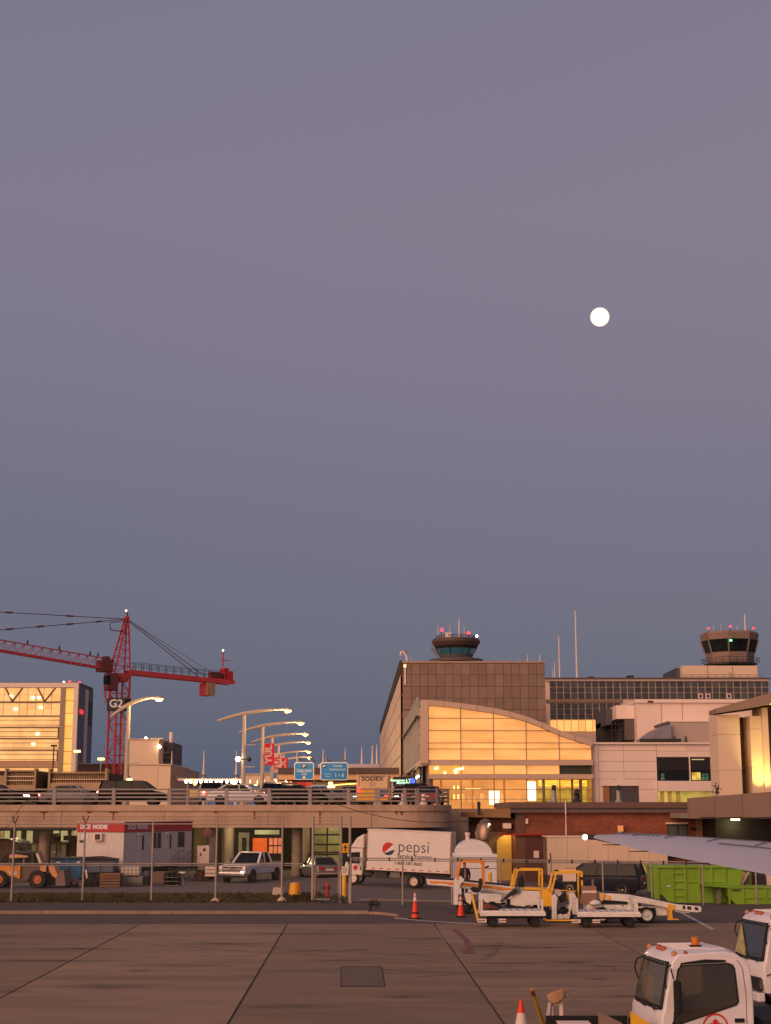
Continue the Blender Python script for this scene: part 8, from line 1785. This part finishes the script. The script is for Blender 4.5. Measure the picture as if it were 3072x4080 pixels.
    MB().hexa([(-4.4, -1.05, .78), (-.12, -1.05, .78), (-.12, 1.05, .78), (-4.4, 1.05, .78), (-4.4, -1.05, .9), (-.12, -1.05, 1.02), (-.12, 1.05, 1.02), (-4.4, 1.05, .9)]).build('bed', M_BLACK, t)
    B(-.10, -.02, -.8, -.6, 1.1, 1.7).build('intake', M_BLACK, t); B(-.015, .0, .35, .6, 1.25, 1.75).build('hazard_label', M_YELLOW, t)
    for s in (-1, 1): wheel(t, .9, s * .83, .4, .4, .24, M_WHITE); wheel(t, -2.9, s * .83, .4, .4, .42, M_WHITE)
    return t
tA = cabtruck('near white cab over truck with a red maple leaf roundel on its door', (6.55, 29.2, 0), R(187)); tA.scale = (.955, .955, .955)
tB = cabtruck('farther white cab over truck cut by the right edge with a foil sunshade', (10.45, 37.5, 0), R(188), blind=True)
# yellow rack on the front of the near truck
rk = MB().prism([(1.96, .32), (2.42, .32), (2.42, 1.2), (2.3, 1.12), (2.1, 1.0), (1.96, .96)], .9, .98).build('step_rack', M_YELLOW, tA)
MB().box(1.96, 2.55, -.95, .6, .55, .6).box(2.5, 2.55, -.95, .6, .6, .95).build('front_rack', mat('rack_tan', (150, 120, 104), .6), tA)

# ================================================================== things at the bottom edge
p = W(2120, 3946, 30.3); q = G(2190, 4152); 
t = thing('yellow_bar', 'leaning yellow tow bar right of the bottom traffic cone', 'tow bar', (q.x, q.y, 0)); MB().tube((0, 0, .02), (p.x - q.x, p.y - q.y, p.z), .045, .035, 10).build('bar', M_YELLOW, t, smooth=True); MB().tube(Vector((p.x - q.x, p.y - q.y, p.z)) * .92, Vector((p.x - q.x, p.y - q.y, p.z)) * 1.02, .042, .04, 10).build('grip', mat('grip_rust', (150, 96, 60), .7), t); MB().lathe([(.12, 0), (.12, .03)], 12).build('foot', M_DARK, t)
b0 = G(2230, 4150); t = thing('tool_stand', 'white tool stand draped with a tan rag and a plastic bag', 'stand', (b0.x, b0.y, 0))
YS = b0.y; L_ = lambda px, py, dy=0: W(px, py, YS + dy) - Vector((b0.x, b0.y, 0))
MB().bar(L_(2240, 4150), L_(2234, 3985), .07, .05).build('post', M_PINKW, t); MB().bar(L_(2205, 4150), L_(2200, 3990), .03, .03).bar(L_(2200, 4003), L_(2236, 4000), .03, .03).build('frame', M_PINKW, t); B(-.3, .3, -.2, .2, 0, .04).build('foot_plate', M_DARK, t)
rag = MB(); GX = [(2176, 3968), (2192, 3958), (2215, 3950), (2240, 3942), (2250, 3946)]; rows_ = []
for i, (px, py) in enumerate(GX):
    rows_.append([L_(px, py, -.12), L_(px + 2, py - 3, .0), L_(px + 3, py + 4, .14)]); 
rings = [[L_(2178, 3966, -.1), L_(2182, 3962, .1), L_(2186, 3974, .1), L_(2182, 3980, -.1)], [L_(2198, 3956, -.16), L_(2200, 3952, .14), L_(2206, 3990, .12), L_(2200, 4000, -.14)], [L_(2222, 3948, -.18), L_(2222, 3944, .16), L_(2226, 3992, .14), L_(2222, 3998, -.16)], [L_(2246, 3941, -.14), L_(2246, 3938, .12), L_(2252, 3966, .1), L_(2248, 3976, -.12)], [L_(2254, 3968, -.06), L_(2254, 3966, .06), L_(2254, 3982, .05), L_(2252, 3984, -.06)]]
rag.loft(rings).build('rag', mat('tan_rag', (176, 138, 100), .9, var=.2, scale=9), t, smooth=True, bevel=.02)
MB().loft([[L_(2184, 3994, -.06), L_(2194, 3992, -.1), L_(2196, 3992, .06), L_(2186, 3994, .06)], [L_(2178, 4030, -.08), L_(2192, 4032, -.12), L_(2194, 4030, .08), L_(2180, 4030, .08)], [L_(2175, 4046, -.07), L_(2188, 4052, -.1), L_(2190, 4050, .07), L_(2177, 4046, .07)]]).build('plastic_bag', mat('plastic_bag', (168, 156, 168), .3, var=.1), t, smooth=True)
MB().bar(L_(2256, 3952), L_(2302, 3990), .015, .015).build('thin_rod', M_WOOD, t)
c0 = G(2370, 4220); t = thing('flat_dolly', 'black flat dolly at the bottom edge carrying a cardboard box', 'dolly', (c0.x, c0.y, 0))
MB().box(-.85, .75, -.4, .75, .42, .5).build('deck', M_BLACK, t, bevel=.02); MB().box(-.85, .75, .68, .75, .5, .70).build('side_board', M_BLACK, t); MB().box(-.85, .75, -.4, -.36, .5, .62).build('side_board', M_BLACK, t)
for x in (-.65, .55):
    for y in (-.25, .6): wheel(t, x, y, .2, .2, .1, M_GREY)
MB().box(-.7, .6, -.3, .6, .25, .42).build('frame', M_DARK, t)
t2 = thing('cardboard_box', 'low cardboard box with pale top lying on the black dolly', 'box', (c0.x - .38, c0.y + .1, .502)); MB().box(-.3, .3, -.2, .2, 0, .14).build('carton', MATS['cardboard'], t2, bevel=.01); MB().box(-.31, .31, -.21, .21, .14, .16).build('flap', M_PINKW, t2)
